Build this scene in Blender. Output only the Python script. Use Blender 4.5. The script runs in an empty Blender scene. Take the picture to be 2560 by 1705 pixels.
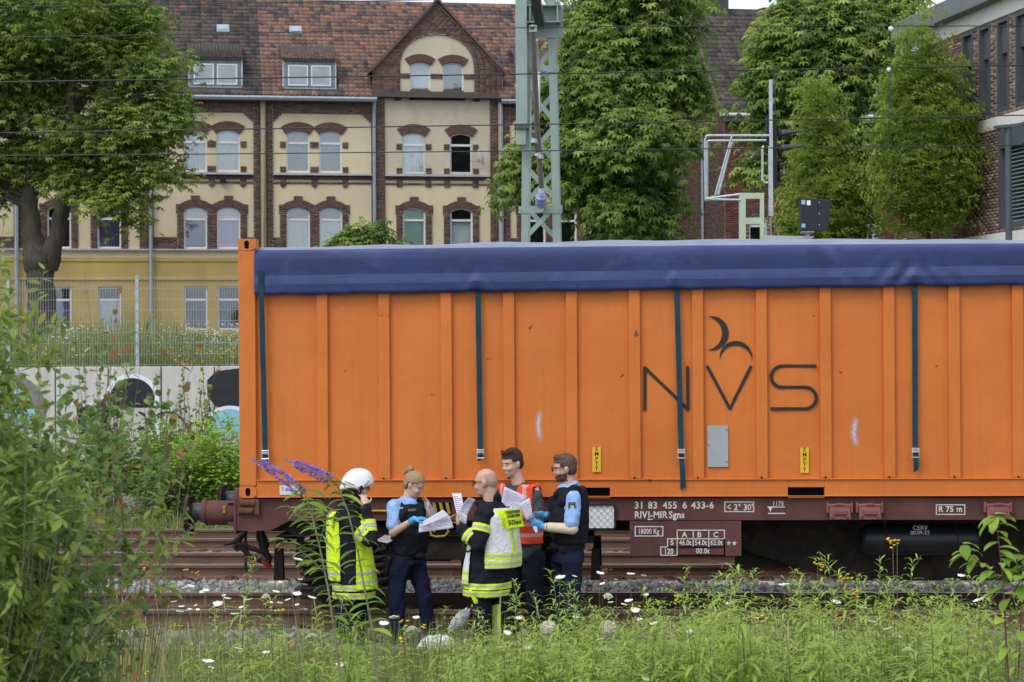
import bpy, bmesh, math, random
import numpy as np
from mathutils import Vector, Matrix
random.seed(7); RNG = np.random.default_rng(7)
R = math.radians
SC = bpy.context.scene
COL = SC.collection

# ---------------------------------------------------------------- camera
FPX, W0, H0 = 5075.0, 2560.0, 1705.0
YAW, ROLL, HOR = R(3.1), 0.006, 878.0
PIT = (HOR - H0/2)/FPX
CAM = Vector((0, 0, 2.81))
_w0 = Vector((-math.sin(YAW), math.cos(YAW), 0)); _r0 = Vector((math.cos(YAW), math.sin(YAW), 0)); _u0 = Vector((0, 0, 1))
_w = _w0*math.cos(PIT) + _u0*math.sin(PIT); _u1 = _u0*math.cos(PIT) - _w0*math.sin(PIT)
_r = _r0*math.cos(ROLL) - _u1*math.sin(ROLL); _u = _u1*math.cos(ROLL) + _r0*math.sin(ROLL)
cam_data = bpy.data.cameras.new('camera'); cam = bpy.data.objects.new('camera', cam_data); COL.objects.link(cam)
cam_data.sensor_width = 36; cam_data.lens = FPX/W0*36; cam_data.clip_end = 3000; cam_data.clip_start = 0.1
M4 = Matrix.Identity(4)
for i in range(3):
    M4[i][0] = _r[i]; M4[i][1] = _u[i]; M4[i][2] = -_w[i]; M4[i][3] = CAM[i]
cam.matrix_world = M4
cam_data.dof.use_dof = True; cam_data.dof.focus_distance = 20.0; cam_data.dof.aperture_fstop = 7.0
SC.camera = cam

# ---------------------------------------------------------------- world, sun, exposure
SUN_EL, SUN_AZ = R(52), R(215)      # azimuth clockwise from +Y, where the light comes from
world = bpy.data.worlds.new('World'); SC.world = world; world.use_nodes = True
nt = world.node_tree; nt.nodes.clear()
wo = nt.nodes.new('ShaderNodeOutputWorld'); bg = nt.nodes.new('ShaderNodeBackground')
sky = nt.nodes.new('ShaderNodeTexSky'); sky.sky_type = 'NISHITA'; sky.sun_disc = False
sky.sun_elevation = SUN_EL; sky.sun_rotation = SUN_AZ; sky.air_density = 1.0; sky.dust_density = 3.0; sky.ozone_density = 1.0
hs = nt.nodes.new('ShaderNodeHueSaturation'); hs.inputs['Saturation'].default_value = 0.42
# even cloud deck: the sky colour is mixed towards a uniform pale grey
mx = nt.nodes.new('ShaderNodeMix'); mx.data_type = 'RGBA'; mx.inputs[0].default_value = 0.62
mx.inputs[7].default_value = (7.2, 7.9, 8.9, 1)
nt.links.new(sky.outputs[0], hs.inputs['Color']); nt.links.new(hs.outputs[0], mx.inputs[6])
nt.links.new(mx.outputs[2], bg.inputs[0]); bg.inputs[1].default_value = 0.135
nt.links.new(bg.outputs[0], wo.inputs[0])
sd = bpy.data.lights.new('sun', 'SUN'); sd.energy = 1.0; sd.angle = R(25); sd.color = (1.0, 0.95, 0.88)
sun = bpy.data.objects.new('sun', sd); COL.objects.link(sun)
_sv = Vector((math.sin(SUN_AZ)*math.cos(SUN_EL), math.cos(SUN_AZ)*math.cos(SUN_EL), math.sin(SUN_EL)))
sun.rotation_euler = _sv.to_track_quat('Z', 'Y').to_euler(); sun.location = (0, 0, 60)
SC.view_settings.view_transform = 'Standard'; SC.view_settings.look = 'None'
SC.view_settings.exposure = 0.46; SC.view_settings.gamma = 1.0; SC.view_settings.use_curve_mapping = False
SC.render.engine = 'CYCLES'
try:
    SC.cycles.use_denoising = True; SC.cycles.max_bounces = 6; SC.cycles.transparent_max_bounces = 12
except Exception: pass

# ---------------------------------------------------------------- geometry of the view
def ray(px, py):
    return (_w + _r*((px - W0/2)/FPX) - _u*((py - H0/2)/FPX))
def at(px, py, Y):
    d = ray(px, py); return CAM + d*(Y/d.y)
def at_plane(px, py, o, n):
    d = ray(px, py); t = (o - CAM).dot(n)/d.dot(n); return CAM + d*t
def project(p):
    v = Vector(p) - CAM; d = v.dot(_w); return (W0/2 + FPX*v.dot(_r)/d, H0/2 - FPX*v.dot(_u)/d)

# ---------------------------------------------------------------- object helpers
def link(o, parent=None):
    COL.objects.link(o)
    if parent is not None: o.parent = parent
    return o
def tag(o, label=None, cat=None, group=None, kind=None):
    if label: o['label'] = label
    if cat: o['category'] = cat
    if group: o['group'] = group
    if kind: o['kind'] = kind
    return o
def thing(name, label, cat, loc=(0, 0, 0), rz=0.0, group=None):
    o = bpy.data.objects.new(name, None); o.empty_display_size = 0.1; link(o)
    o.location = loc; o.rotation_euler = (0, 0, rz)
    return tag(o, label, cat, group)
def copy_tree(o, parent=None):
    c = o.copy(); COL.objects.link(c)
    if parent is not None: c.parent = parent
    for ch in list(o.children): copy_tree(ch, c)
    return c

class MB:
    def __init__(s): s.v = []; s.f = []; s.m = []
    def add(s, vs, fs, m=0):
        b = len(s.v); s.v += [tuple(x) for x in vs]; s.f += [tuple(i + b for i in f) for f in fs]; s.m += [m]*len(fs); return s
    def box(s, x0, x1, y0, y1, z0, z1, m=0):
        return s.add([(x0,y0,z0),(x1,y0,z0),(x1,y1,z0),(x0,y1,z0),(x0,y0,z1),(x1,y0,z1),(x1,y1,z1),(x0,y1,z1)],
                     [(0,3,2,1),(4,5,6,7),(0,1,5,4),(1,2,6,5),(2,3,7,6),(3,0,4,7)], m)
    def hexa(s, p, m=0):   # eight corners, box order
        return s.add(p, [(0,3,2,1),(4,5,6,7),(0,1,5,4),(1,2,6,5),(2,3,7,6),(3,0,4,7)], m)
    def obox(s, c, ax, ay, az, m=0):  # oriented box by half axes
        c = Vector(c); ax = Vector(ax); ay = Vector(ay); az = Vector(az)
        return s.hexa([c-ax-ay-az, c+ax-ay-az, c+ax+ay-az, c-ax+ay-az, c-ax-ay+az, c+ax-ay+az, c+ax+ay+az, c-ax+ay+az], m)
    def bar(s, p, q, w, h=None, up=(0,0,1), m=0):
        p = Vector(p); q = Vector(q); h = h or w; d = (q-p); L = d.length; d.normalize(); u = Vector(up)
        if abs(d.dot(u)) > 0.98: u = Vector((1,0,0))
        sd = d.cross(u).normalized(); u = sd.cross(d)
        return s.obox((p+q)/2, sd*w/2, d*L/2, u*h/2, m)
    def prism(s, poly, a, b, axis='y', m=0):   # poly in the two other axes (x,z) / (y,z) / (x,y), extruded a..b
        n = len(poly)
        def P(c, t):
            return (c[0], t, c[1]) if axis == 'y' else ((t, c[0], c[1]) if axis == 'x' else (c[0], c[1], t))
        vs = [P(c, a) for c in poly] + [P(c, b) for c in poly]
        fs = [tuple(range(n)), tuple(range(2*n-1, n-1, -1))] + [(i, i+n, (i+1) % n + n, (i+1) % n) for i in range(n)]
        return s.add(vs, fs, m)
    def tube(s, pts, rad, n=8, cap=True, m=0):
        pts = [Vector(p) for p in pts]; k = len(pts)
        rad = [rad]*k if isinstance(rad, (int, float)) else list(rad)
        vs = []; ref = Vector((0, 0, 1)); prev = None
        for i, p in enumerate(pts):
            d = (pts[min(i+1, k-1)] - pts[max(i-1, 0)])
            d = d.normalized() if d.length > 1e-9 else Vector((0, 0, 1))
            if prev is None:
                a = d.cross(ref) if abs(d.dot(ref)) < 0.95 else d.cross(Vector((1, 0, 0)))
            else: a = prev - d*prev.dot(d)
            a.normalize(); prev = a; b = d.cross(a)
            for j in range(n):
                t = 2*math.pi*j/n; vs.append(p + (a*math.cos(t) + b*math.sin(t))*rad[i])
        fs = [(i*n+j, i*n+(j+1) % n, (i+1)*n+(j+1) % n, (i+1)*n+j) for i in range(k-1) for j in range(n)]
        if cap: fs += [tuple(range(n-1, -1, -1)), tuple((k-1)*n+j for j in range(n))]
        return s.add(vs, fs, m)
    def lathe(s, c, axis, prof, n=20, m=0):  # prof: list of (t along axis, r)
        axis = Vector(axis).normalized(); c = Vector(c)
        return s.tube([c + axis*t for t, r in prof], [max(r, 1e-4) for t, r in prof], n, True, m) if len(set(t for t, r in prof)) == len(prof) else s._lathe2(c, axis, prof, n, m)
    def _lathe2(s, c, axis, prof, n, m):
        a = axis.cross(Vector((0,0,1))) if abs(axis.z) < 0.9 else axis.cross(Vector((1,0,0)))
        a.normalize(); b = axis.cross(a); vs = []
        for t, r in prof:
            for j in range(n):
                q = 2*math.pi*j/n; vs.append(c + axis*t + (a*math.cos(q) + b*math.sin(q))*max(r, 1e-4))
        k = len(prof)
        fs = [(i*n+j, i*n+(j+1) % n, (i+1)*n+(j+1) % n, (i+1)*n+j) for i in range(k-1) for j in range(n)]
        fs += [tuple(range(n-1, -1, -1)), tuple((k-1)*n+j for j in range(n))]
        return s.add(vs, fs, m)
    def ellipsoid(s, c, rx, ry, rz, rot=None, nu=14, nv=9, m=0):
        c = Vector(c); vs = []
        for i in range(nv+1):
            ph = math.pi*i/nv
            for j in range(nu):
                th = 2*math.pi*j/nu
                p = Vector((rx*math.sin(ph)*math.cos(th), ry*math.sin(ph)*math.sin(th), rz*math.cos(ph)))
                vs.append(c + (rot @ p if rot else p))
        fs = [(i*nu+j, (i+1)*nu+j, (i+1)*nu+(j+1) % nu, i*nu+(j+1) % nu) for i in range(nv) for j in range(nu)]
        return s.add(vs, fs, m)
    def build(s, name, mats, parent=None, smooth=False, loc=None, bevel=0.0, clean=True):
        me = bpy.data.meshes.new(name)
        me.from_pydata(s.v, [], s.f)
        mats = mats if isinstance(mats, (list, tuple)) else [mats]
        for mm in mats: me.materials.append(mm)
        if len(mats) > 1: me.polygons.foreach_set('material_index', s.m)
        if clean or smooth:
            bm = bmesh.new(); bm.from_mesh(me)
            if smooth: bmesh.ops.remove_doubles(bm, verts=bm.verts, dist=1e-5)
            bmesh.ops.recalc_face_normals(bm, faces=bm.faces); bm.to_mesh(me); bm.free()
        if smooth: me.polygons.foreach_set('use_smooth', [True]*len(me.polygons))
        me.update()
        o = bpy.data.objects.new(name, me); link(o, parent)
        if loc is not None: o.location = loc
        if bevel:
            b = o.modifiers.new('bevel', 'BEVEL'); b.width = bevel; b.segments = 2; b.limit_method = 'ANGLE'; b.angle_limit = R(40)
        if smooth: auto_smooth(o)
        return o
def auto_smooth(o, ang=40):
    me = o.data; bm = bmesh.new(); bm.from_mesh(me)
    for e in bm.edges:
        if len(e.link_faces) == 2 and e.calc_face_angle(0) > R(ang): e.smooth = False
    bm.to_mesh(me); bm.free()

def np_mesh(name, V, F, mat, parent=None, attr=None, smooth=False, link_it=True):
    """V (n,3), F (m,k) one polygon size; attr per vertex float 'v'"""
    me = bpy.data.meshes.new(name); V = np.asarray(V, np.float32); F = np.asarray(F, np.int32)
    me.vertices.add(len(V)); me.vertices.foreach_set('co', V.ravel())
    k = F.shape[1]; me.loops.add(F.size); me.loops.foreach_set('vertex_index', F.ravel())
    me.polygons.add(len(F)); me.polygons.foreach_set('loop_start', np.arange(0, F.size, k, dtype=np.int32))
    me.polygons.foreach_set('loop_total', np.full(len(F), k, np.int32))
    if smooth: me.polygons.foreach_set('use_smooth', np.ones(len(F), bool))
    if attr is not None:
        a = me.attributes.new('v', 'FLOAT', 'POINT'); a.data.foreach_set('value', np.asarray(attr, np.float32))
    me.update(calc_edges=True); me.materials.append(mat)
    if not link_it: return me
    o = bpy.data.objects.new(name, me); link(o, parent); return o
def scatter(tv, tf, pos, frames, scale):
    """instances of a template baked to arrays: frames (M,3,3) rows = local axes in world"""
    tv = np.asarray(tv, np.float32); tf = np.asarray(tf, np.int32); M = len(pos); k = len(tv)
    sc = np.asarray(scale, np.float32).reshape(M, 1, 1)
    V = np.einsum('kj,mji->mki', tv, frames)*sc + np.asarray(pos, np.float32)[:, None, :]
    F = tf[None] + (np.arange(M)*k)[:, None, None]
    return V.reshape(-1, 3), F.reshape(-1, tf.shape[1])
def unit(a): return a/np.maximum(np.linalg.norm(a, axis=-1, keepdims=True), 1e-9)
def frames_from(d, up):
    """y axis along d, z near up"""
    y = unit(d); x = unit(np.cross(y, up)); z = np.cross(x, y)
    return np.stack([x, y, z], axis=1)

# ---------------------------------------------------------------- materials
def lin(c):
    return tuple(((v/255)/12.92 if v/255 <= 0.04045 else ((v/255+0.055)/1.055)**2.4) for v in c)
class NT:
    def __init__(s, name):
        s.mat = bpy.data.materials.new(name); s.mat.use_nodes = True; s.t = s.mat.node_tree; s.t.nodes.clear()
        s.out = s.n('ShaderNodeOutputMaterial')
    def n(s, typ, **kw):
        nd = s.t.nodes.new(typ)
        for k, v in kw.items():
            if hasattr(nd, k): setattr(nd, k, v)
        return nd
    def l(s, a, b): s.t.links.new(a, b)
    def noise(s, scale, detail=4, rough=0.55, vec=None, dist=0.0):
        nd = s.n('ShaderNodeTexNoise'); nd.inputs['Scale'].default_value = scale; nd.inputs['Detail'].default_value = detail
        nd.inputs['Roughness'].default_value = rough; nd.inputs['Distortion'].default_value = dist
        if vec is not None: s.l(vec, nd.inputs['Vector'])
        return nd.outputs[0]
    def coord(s, which='Object', scale=(1,1,1)):
        tc = s.n('ShaderNodeTexCoord'); mp = s.n('ShaderNodeMapping'); mp.inputs['Scale'].default_value = scale
        s.l(tc.outputs[which], mp.inputs['Vector']); return mp.outputs[0]
    def ramp(s, fac, stops, interp='LINEAR'):
        r = s.n('ShaderNodeValToRGB'); r.color_ramp.interpolation = interp
        el = r.color_ramp.elements
        while len(el) < len(stops): el.new(0.5)
        for e, (p, c) in zip(el, stops):
            e.position = p; e.color = (c[0], c[1], c[2], 1) if len(c) == 3 else c
        s.l(fac, r.inputs[0]); return r.outputs[0]
    def mix(s, fac, a, b, mode='MIX'):
        m = s.n('ShaderNodeMix'); m.data_type = 'RGBA'; m.blend_type = mode
        for i, v in ((0, fac), (6, a), (7, b)):
            if hasattr(v, 'is_linked') or hasattr(v, 'links'): s.l(v, m.inputs[i])
            elif i == 0: m.inputs[0].default_value = v
            else: m.inputs[i].default_value = (v[0], v[1], v[2], 1)
        return m.outputs[2]
    def math(s, op, a, b=None):
        m = s.n('ShaderNodeMath'); m.operation = op
        for i, v in enumerate((a, b)):
            if v is None: continue
            if hasattr(v, 'links'): s.l(v, m.inputs[i])
            else: m.inputs[i].default_value = v
        return m.outputs[0]
    def bump(s, h, strength=0.3, dist=0.01):
        b = s.n('ShaderNodeBump'); b.inputs['Strength'].default_value = strength; b.inputs['Distance'].default_value = dist
        s.l(h, b.inputs['Height']); return b.outputs[0]
    def bsdf(s, col, rough=0.6, metal=0.0, nrm=None, spec=0.5, extra=None):
        b = s.n('ShaderNodeBsdfPrincipled')
        for k, v in (('Base Color', col), ('Roughness', rough), ('Metallic', metal), ('Specular IOR Level', spec)):
            if hasattr(v, 'links'): s.l(v, b.inputs[k])
            elif k == 'Base Color': b.inputs[k].default_value = (v[0], v[1], v[2], 1)
            else: b.inputs[k].default_value = v
        if nrm is not None: s.l(nrm, b.inputs['Normal'])
        for k, v in (extra or {}).items(): b.inputs[k].default_value = v
        s.l(b.outputs[0], s.out.inputs[0]); return b
MATS = {}
def M(name, col, rough=0.6, metal=0.0, var=0.25, scale=6.0, bump=0.15, spec=0.4, dirt=None, dirt_amt=0.0, stretch=(1,1,1), bdist=0.005, extra=None):
    """painted / plain surface with uneven tone, optional dirt patches, fine relief"""
    if name in MATS: return MATS[name]
    t = NT(name); v = t.coord('Object', stretch)
    n1 = t.noise(scale, 6, 0.6, v); n2 = t.noise(scale*7, 4, 0.6, v)
    lo = tuple(c*(1-var) for c in col); hi = tuple(min(1, c*(1+var)) for c in col)
    c = t.ramp(n1, [(0.3, lo), (0.7, hi)])
    if dirt:
        mk = t.ramp(t.noise(scale*0.8, 8, 0.7, v, 0.6), [(0.52, (0,0,0)), (0.72, (1,1,1))])
        c = t.mix(t.math('MULTIPLY', mk, dirt_amt), c, dirt)
    nr = t.bump(n2, bump, bdist) if bump else None
    rr = t.ramp(n1, [(0.2, (rough*0.85,)*3), (0.8, (min(1, rough*1.15),)*3)])
    t.bsdf(c, rr, metal, nr, spec, extra); MATS[name] = t.mat; return t.mat
def M_leaf(name, stops, rough=0.55, trans=0.35, attr=True):
    if name in MATS: return MATS[name]
    t = NT(name)
    if attr: a = t.n('ShaderNodeAttribute'); a.attribute_name = 'v'; f = a.outputs['Fac']
    else: f = t.n('ShaderNodeObjectInfo').outputs['Random']
    c = t.ramp(f, stops)
    b = t.bsdf(c, rough, 0, None, 0.35)
    tr = t.n('ShaderNodeBsdfTranslucent'); t.l(t.mix(0.0, c, c), tr.inputs[0])
    mxs = t.n('ShaderNodeMixShader'); mxs.inputs[0].default_value = trans
    t.l(b.outputs[0], mxs.inputs[1]); t.l(tr.outputs[0], mxs.inputs[2]); t.l(mxs.outputs[0], t.out.inputs[0])
    MATS[name] = t.mat; return t.mat
def M_brick(name, c1, c2, mortar, bw=0.25, bh=0.0775, ms=0.011, rough=0.85, axis='xz', spread=1.0):
    if name in MATS: return MATS[name]
    t = NT(name); tc = t.n('ShaderNodeTexCoord'); sp = t.n('ShaderNodeSeparateXYZ'); cb = t.n('ShaderNodeCombineXYZ')
    t.l(tc.outputs['Object'], sp.inputs[0])
    if axis == 'xz': t.l(sp.outputs[0], cb.inputs[0])
    elif axis == 'sum': t.l(t.math('ADD', sp.outputs[0], sp.outputs[1]), cb.inputs[0])
    else: t.l(sp.outputs[1], cb.inputs[0])
    t.l(sp.outputs[2], cb.inputs[1])
    bt = t.n('ShaderNodeTexBrick'); bt.inputs['Scale'].default_value = 1.0
    bt.inputs['Brick Width'].default_value = bw; bt.inputs['Row Height'].default_value = bh; bt.inputs['Mortar Size'].default_value = ms
    bt.inputs['Mortar Smooth'].default_value = 0.1; bt.inputs['Bias'].default_value = 0.0
    bt.inputs['Color1'].default_value = (*c1, 1); bt.inputs['Color2'].default_value = (*c2, 1); bt.inputs['Mortar'].default_value = (*mortar, 1)
    t.l(cb.outputs[0], bt.inputs['Vector'])
    n = t.noise(3.0, 6, 0.65, tc.outputs['Object']); d = t.ramp(n, [(0.3, (0.72,)*3), (0.7, (1.15,)*3)])
    c = t.mix(1.0, bt.outputs[0], d, 'MULTIPLY')
    inv = t.math('SUBTRACT', 1.0, bt.outputs['Fac'])
    t.bsdf(c, rough, 0, t.bump(inv, 0.6, 0.01), 0.25); MATS[name] = t.mat; return t.mat

# ---------------------------------------------------------------- deferred modifiers / text
DEFER = []   # (object, material function or None)
TEXTS = []
def text(body, size, mat, parent, loc, rot=(R(90), 0, 0), name='lettering', align='LEFT', sx=1.0, bold=0.0, space=1.0, depth=0.0008, line=1.0):
    c = bpy.data.curves.new(name, 'FONT'); c.body = body; c.size = size; c.align_x = align; c.extrude = depth; c.offset = bold
    c.space_character = space; c.space_line = line; c.resolution_u = 3
    o = bpy.data.objects.new(name + '_curve', c); COL.objects.link(o)
    TEXTS.append((o, name, mat, parent, loc, rot, sx))
def flush():
    bpy.context.view_layer.update()
    dg = bpy.context.evaluated_depsgraph_get()
    for o, fn in DEFER:
        me = bpy.data.meshes.new_from_object(o.evaluated_get(dg)); o.modifiers.clear(); o.data = me
        me.polygons.foreach_set('use_smooth', [True]*len(me.polygons))
        if fn: fn(o)
    for o, name, mat, parent, loc, rot, sx in TEXTS:
        me = bpy.data.meshes.new_from_object(o.evaluated_get(dg)); me.materials.clear(); me.materials.append(mat)
        m = bpy.data.objects.new(name, me); link(m, parent); m.location = loc
        if isinstance(rot, Matrix): m.matrix_basis = Matrix.Translation(loc) @ rot.to_4x4() @ Matrix.Diagonal((sx, 1, 1, 1))
        else: m.rotation_euler = rot; m.scale = (sx, 1, 1)
    for o, *_ in TEXTS: bpy.data.objects.remove(o)
    DEFER.clear(); TEXTS.clear()
# ================================================================ materials used in many places
m_rust = M('rail_rust', (0.145, 0.088, 0.064), 0.8, 0, 0.3, 5, 0.3, 0.2, (0.05,0.035,0.03), 0.6, (0.4, 3, 3))
m_railtop = M('rail_running_surface', (0.30, 0.28, 0.26), 0.42, 0.7, 0.15, 4, 0.05, 0.5)
m_conc = M('sleeper_concrete', (0.50, 0.45, 0.40), 0.9, 0, 0.2, 9, 0.4, 0.2, (0.2,0.17,0.14), 0.7)
m_conc_old = M('sleeper_concrete_grey', (0.34, 0.32, 0.30), 0.9, 0, 0.2, 9, 0.4, 0.2, (0.14,0.12,0.10), 0.7)
m_galv = M('galvanised_steel', (0.42, 0.46, 0.49), 0.45, 0.55, 0.18, 14, 0.1, 0.5)
m_black = M('black_metal', (0.012, 0.012, 0.013), 0.6, 0, 0.3, 8, 0.1, 0.3)
m_white = M('white_paint', (0.75, 0.76, 0.78), 0.5, 0, 0.05, 8, 0.05)

# ================================================================ ground
def smooth(a, b, x):
    t = min(1, max(0, (x-a)/(b-a))); return t*t*(3-2*t)
def zground(x, y):
    z = 0.0
    if y < 16.2: z = 1.05*smooth(16.4, 4.5, y)
    if y > 31.5: z = -0.12*smooth(31.5, 33, y)
    return z - 0.045
def make_ground():
    t = NT('ballast_soil'); v = t.coord('Object')
    n = t.noise(1.3, 8, 0.65, v); c = t.ramp(n, [(0.3, (0.075,0.065,0.05)), (0.55, (0.15,0.13,0.11)), (0.75, (0.085,0.075,0.045))])
    vo = t.n('ShaderNodeTexVoronoi'); vo.inputs['Scale'].default_value = 22; t.l(v, vo.inputs['Vector'])
    c2 = t.mix(0.5, c, t.ramp(vo.outputs['Color'], [(0.1, (0.07,0.065,0.06)), (0.9, (0.26,0.25,0.24))]))
    t.bsdf(c2, 0.95, 0, t.bump(vo.outputs['Distance'], 0.8, 0.03), 0.2)
    xs = np.unique(np.concatenate([np.linspace(-600, -14, 14), np.linspace(-14, 14, 57), np.linspace(14, 600, 14)]))
    ys = np.unique(np.concatenate([np.linspace(-40, 4, 8), np.linspace(4, 34, 61), np.linspace(34, 38.3, 6)]))
    V = [(x, y, zground(x, y) + (0.012*math.sin(x*5.1+y*3.3)+0.012*math.sin(x*2.3-y*4.7) if 4 < y < 37 else 0)) for y in ys for x in xs]
    nx = len(xs); F = [(j*nx+i, j*nx+i+1, (j+1)*nx+i+1, (j+1)*nx+i) for j in range(len(ys)-1) for i in range(nx-1)]
    o = np_mesh('ground', V, F, t.mat, smooth=True); tag(o, kind='structure', label='gravelly ballast ground between and beside the railway tracks')
    # upper level behind the retaining wall, reaching the horizon
    t = NT('meadow_soil'); v = t.coord('Object')
    t.bsdf(t.ramp(t.noise(0.8, 8, 0.7, v), [(0.3, (0.06,0.07,0.025)), (0.7, (0.13,0.13,0.05))]), 0.95, 0, t.bump(t.noise(14, 4, 0.6, v), 0.6, 0.05), 0.15)
    V = [(-1500, 38.32, 2.42), (1500, 38.32, 2.42), (1500, 2500, 2.42), (-1500, 2500, 2.42)]
    o = np_mesh('meadow_terrace', V, [(0,1,2,3)], t.mat); tag(o, kind='structure', label='raised grassy terrace behind the concrete retaining wall')
make_ground()

HANG = R(12.4); HE = Vector((math.cos(HANG), math.sin(HANG), 0)); HN = Vector((-math.sin(HANG), math.cos(HANG), 0))
HO = at(657, 624, 86.0); HO.z = 0
def fac(px, py):
    p = at_plane(px, py, HO, HN); return ((p-HO).dot(HE), p.z)
def hpt(u, n, z=0): return HO + HE*u + HN*n + Vector((0, 0, z))
# street in front of the houses
m_asph = M('asphalt', (0.055, 0.055, 0.058), 0.9, 0, 0.25, 3, 0.4, 0.25)
m_pave = M('paving_grey', (0.22, 0.21, 0.20), 0.9, 0, 0.2, 5, 0.3, 0.2)
def strip(name, n0, n1, z0, z1, mat, label):
    b = MB(); c = [hpt(-150, n0), hpt(150, n0), hpt(150, n1), hpt(-150, n1)]
    b.hexa([(*p.xy, z0) for p in c] + [(*p.xy, z1) for p in c]); o = b.build(name, mat); tag(o, label, kind='structure')
strip('street', -14.0, -4.2, 2.30, 2.424, m_asph, 'asphalt street running in front of the terraced houses')
strip('pavement', -4.2, -0.25, 2.30, 2.55, m_pave, 'paved footway along the terraced house fronts')

# ================================================================ ballast stones: nobody could count them
def stones():
    base = np.array([(-1,-1,-1),(1,-1,-1),(1,1,-1),(-1,1,-1),(-1,-1,1),(1,-1,1),(1,1,1),(-1,1,1)], float)
    tf = np.array([(0,3,2,1),(4,5,6,7),(0,1,5,4),(1,2,6,5),(2,3,7,6),(3,0,4,7)])
    t = NT('ballast_stone'); a = t.n('ShaderNodeAttribute'); a.attribute_name = 'v'
    c = t.ramp(a.outputs['Fac'], [(0.0, (0.11,0.105,0.105)), (0.5, (0.215,0.21,0.21)), (0.85, (0.33,0.32,0.31)), (1.0, (0.24,0.17,0.12))])
    t.bsdf(c, 0.9, 0, t.bump(t.noise(40, 3, 0.6, t.coord('Object')), 0.4, 0.01), 0.25)
    P = []
    def region(x0, x1, y0, y1, dens):
        n = int((x1-x0)*(y1-y0)*dens); P.append(np.stack([RNG.uniform(x0, x1, n), RNG.uniform(y0, y1, n)], 1))
    region(-8, 8, 22.25, 24.95, 230); region(-8, 3, 26.6, 28.4, 150); region(-8, 8, 20.8, 22.0, 80)
    region(-8, 8, 17.9, 20.55, 150); region(-8, 2, 30.1, 31.4, 90); region(-8, 3, 25.1, 26.45, 70); region(-8, 3, 28.6, 29.9, 60)
    region(-6, 6, 16.2, 17.8, 30)
    P = np.concatenate(P); n = len(P)
    V = base[None]*(1 + RNG.uniform(-0.45, 0.45, (n, 8, 3)))*RNG.uniform(0.6, 1.25, (n, 1, 3))*0.5
    q = RNG.normal(size=(n, 3, 3)); x = unit(q[:, 0]); y = unit(np.cross(x, q[:, 1])); fr = np.stack([x, y, np.cross(x, y)], 1)
    s = RNG.uniform(0.034, 0.074, n)
    V = np.einsum('nkj,nji->nki', V, fr)*s[:, None, None]
    z = np.array([zground(a, b_) for a, b_ in P]) + RNG.uniform(-0.005, 0.03, n)
    V += np.stack([P[:, 0], P[:, 1], z], 1)[:, None, :]
    F = tf[None] + (np.arange(n)*8)[:, None, None]
    o = np_mesh('ballast_gravel', V.reshape(-1, 3), F.reshape(-1, 4), t.mat, attr=np.repeat(RNG.uniform(0, 1, n)**1.1, 8))
    tag(o, 'grey crushed stone ballast around the railway sleepers', kind='stuff')
stones()

# ================================================================ railway tracks
RT = 0.17
def rail_profile():
    h = RT; p = [(-0.075, 0.0), (0.075, 0.0), (0.075, 0.012), (0.03, 0.024), (0.009, 0.036), (0.009, 0.118), (0.034, 0.130), (0.036, h-0.012), (0.028, h)]
    return p + [(-a, z) for a, z in reversed(p[2:])]
def make_rail_mesh():
    prof = rail_profile(); b = MB(); b.prism(prof, -160, 160, 'x', 0)
    n = len(prof)
    for i, f in enumerate(b.f):
        zs = [b.v[k][2] for k in f]
        if len(f) == 4 and min(zs) > RT-0.006: b.m[i] = 1
    me = b.build('rail', [m_rust, m_railtop])
    return me
def fastening_mesh():
    b = MB()
    b.box(-0.08, 0.08, -0.17, 0.17, 0.001, 0.014)
    for s in (-1, 1):
        b.lathe((0, s*0.115, 0.014), (0,0,1), [(0, .028), (0.012, .028), (0.013, .02), (0.05, .02), (0.052, .012), (0.075, .012)], 8)
        b.tube([(-0.075, s*0.10, 0.03), (-0.05, s*0.085, 0.055), (-0.02, s*0.09, 0.035), (0.02, s*0.09, 0.035), (0.05, s*0.085, 0.055), (0.075, s*0.10, 0.03)], 0.008, 5)
    o = b.build('rail_fastening', m_rust); return o
def sleeper_mesh():
    b = MB(); L = 1.3
    prof = [(-0.14, -0.16), (0.14, -0.16), (0.12, -0.02), (0.105, 0.0), (-0.105, 0.0), (-0.12, -0.02)]
    b.prism(prof, -L, L, 'y'); o = b.build('sleeper', m_conc, bevel=0.012); return o
_rail = make_rail_mesh(); _fast = fastening_mesh(); _slp = sleeper_mesh()
def track(yn, yf, label, x0, mat):
    yc = (yn+yf)/2; t = thing('railway_track', label, 'railway track', (0, yc, 0), group='parallel railway tracks')
    for y in (yn, yf):
        o = bpy.data.objects.new('rail', _rail.data); link(o, t); o.location = (0, y-yc, 0.014)
    for i in range(36):
        s = bpy.data.objects.new('sleeper', _slp.data); link(s, t); s.location = (-10.5+x0+i*0.6, random.uniform(-.03, .03), random.uniform(-0.004, 0.0)); s.rotation_euler.z = random.uniform(-.01, .01)
        for m in _slp.modifiers:
            k = s.modifiers.new('bevel', 'BEVEL'); k.width = .012; k.segments = 1
        if mat is not m_conc:
            s.material_slots[0].link = 'OBJECT'; s.material_slots[0].material = mat
        for y in (yn, yf):
            f = bpy.data.objects.new('rail_fastening', _fast.data); link(f, s); f.location = (0, y-yc, 0)
    return t
RT = 0.17
track(16.35, 17.85, 'overgrown railway track half buried in tall grass and goldenrod', 0.1, m_conc)
track(20.6, 22.1, 'railway track carrying the orange container wagon', 0.0, m_conc)
track(25.0, 26.5, 'brown rusty railway track just behind the container wagon', 0.25, m_conc)
track(28.5, 30.0, 'rusty railway track beside the overgrown retaining wall', 0.4, m_conc_old)
for o in (_rail, _fast, _slp): bpy.data.objects.remove(o)
RAILZ = RT + 0.014
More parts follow.
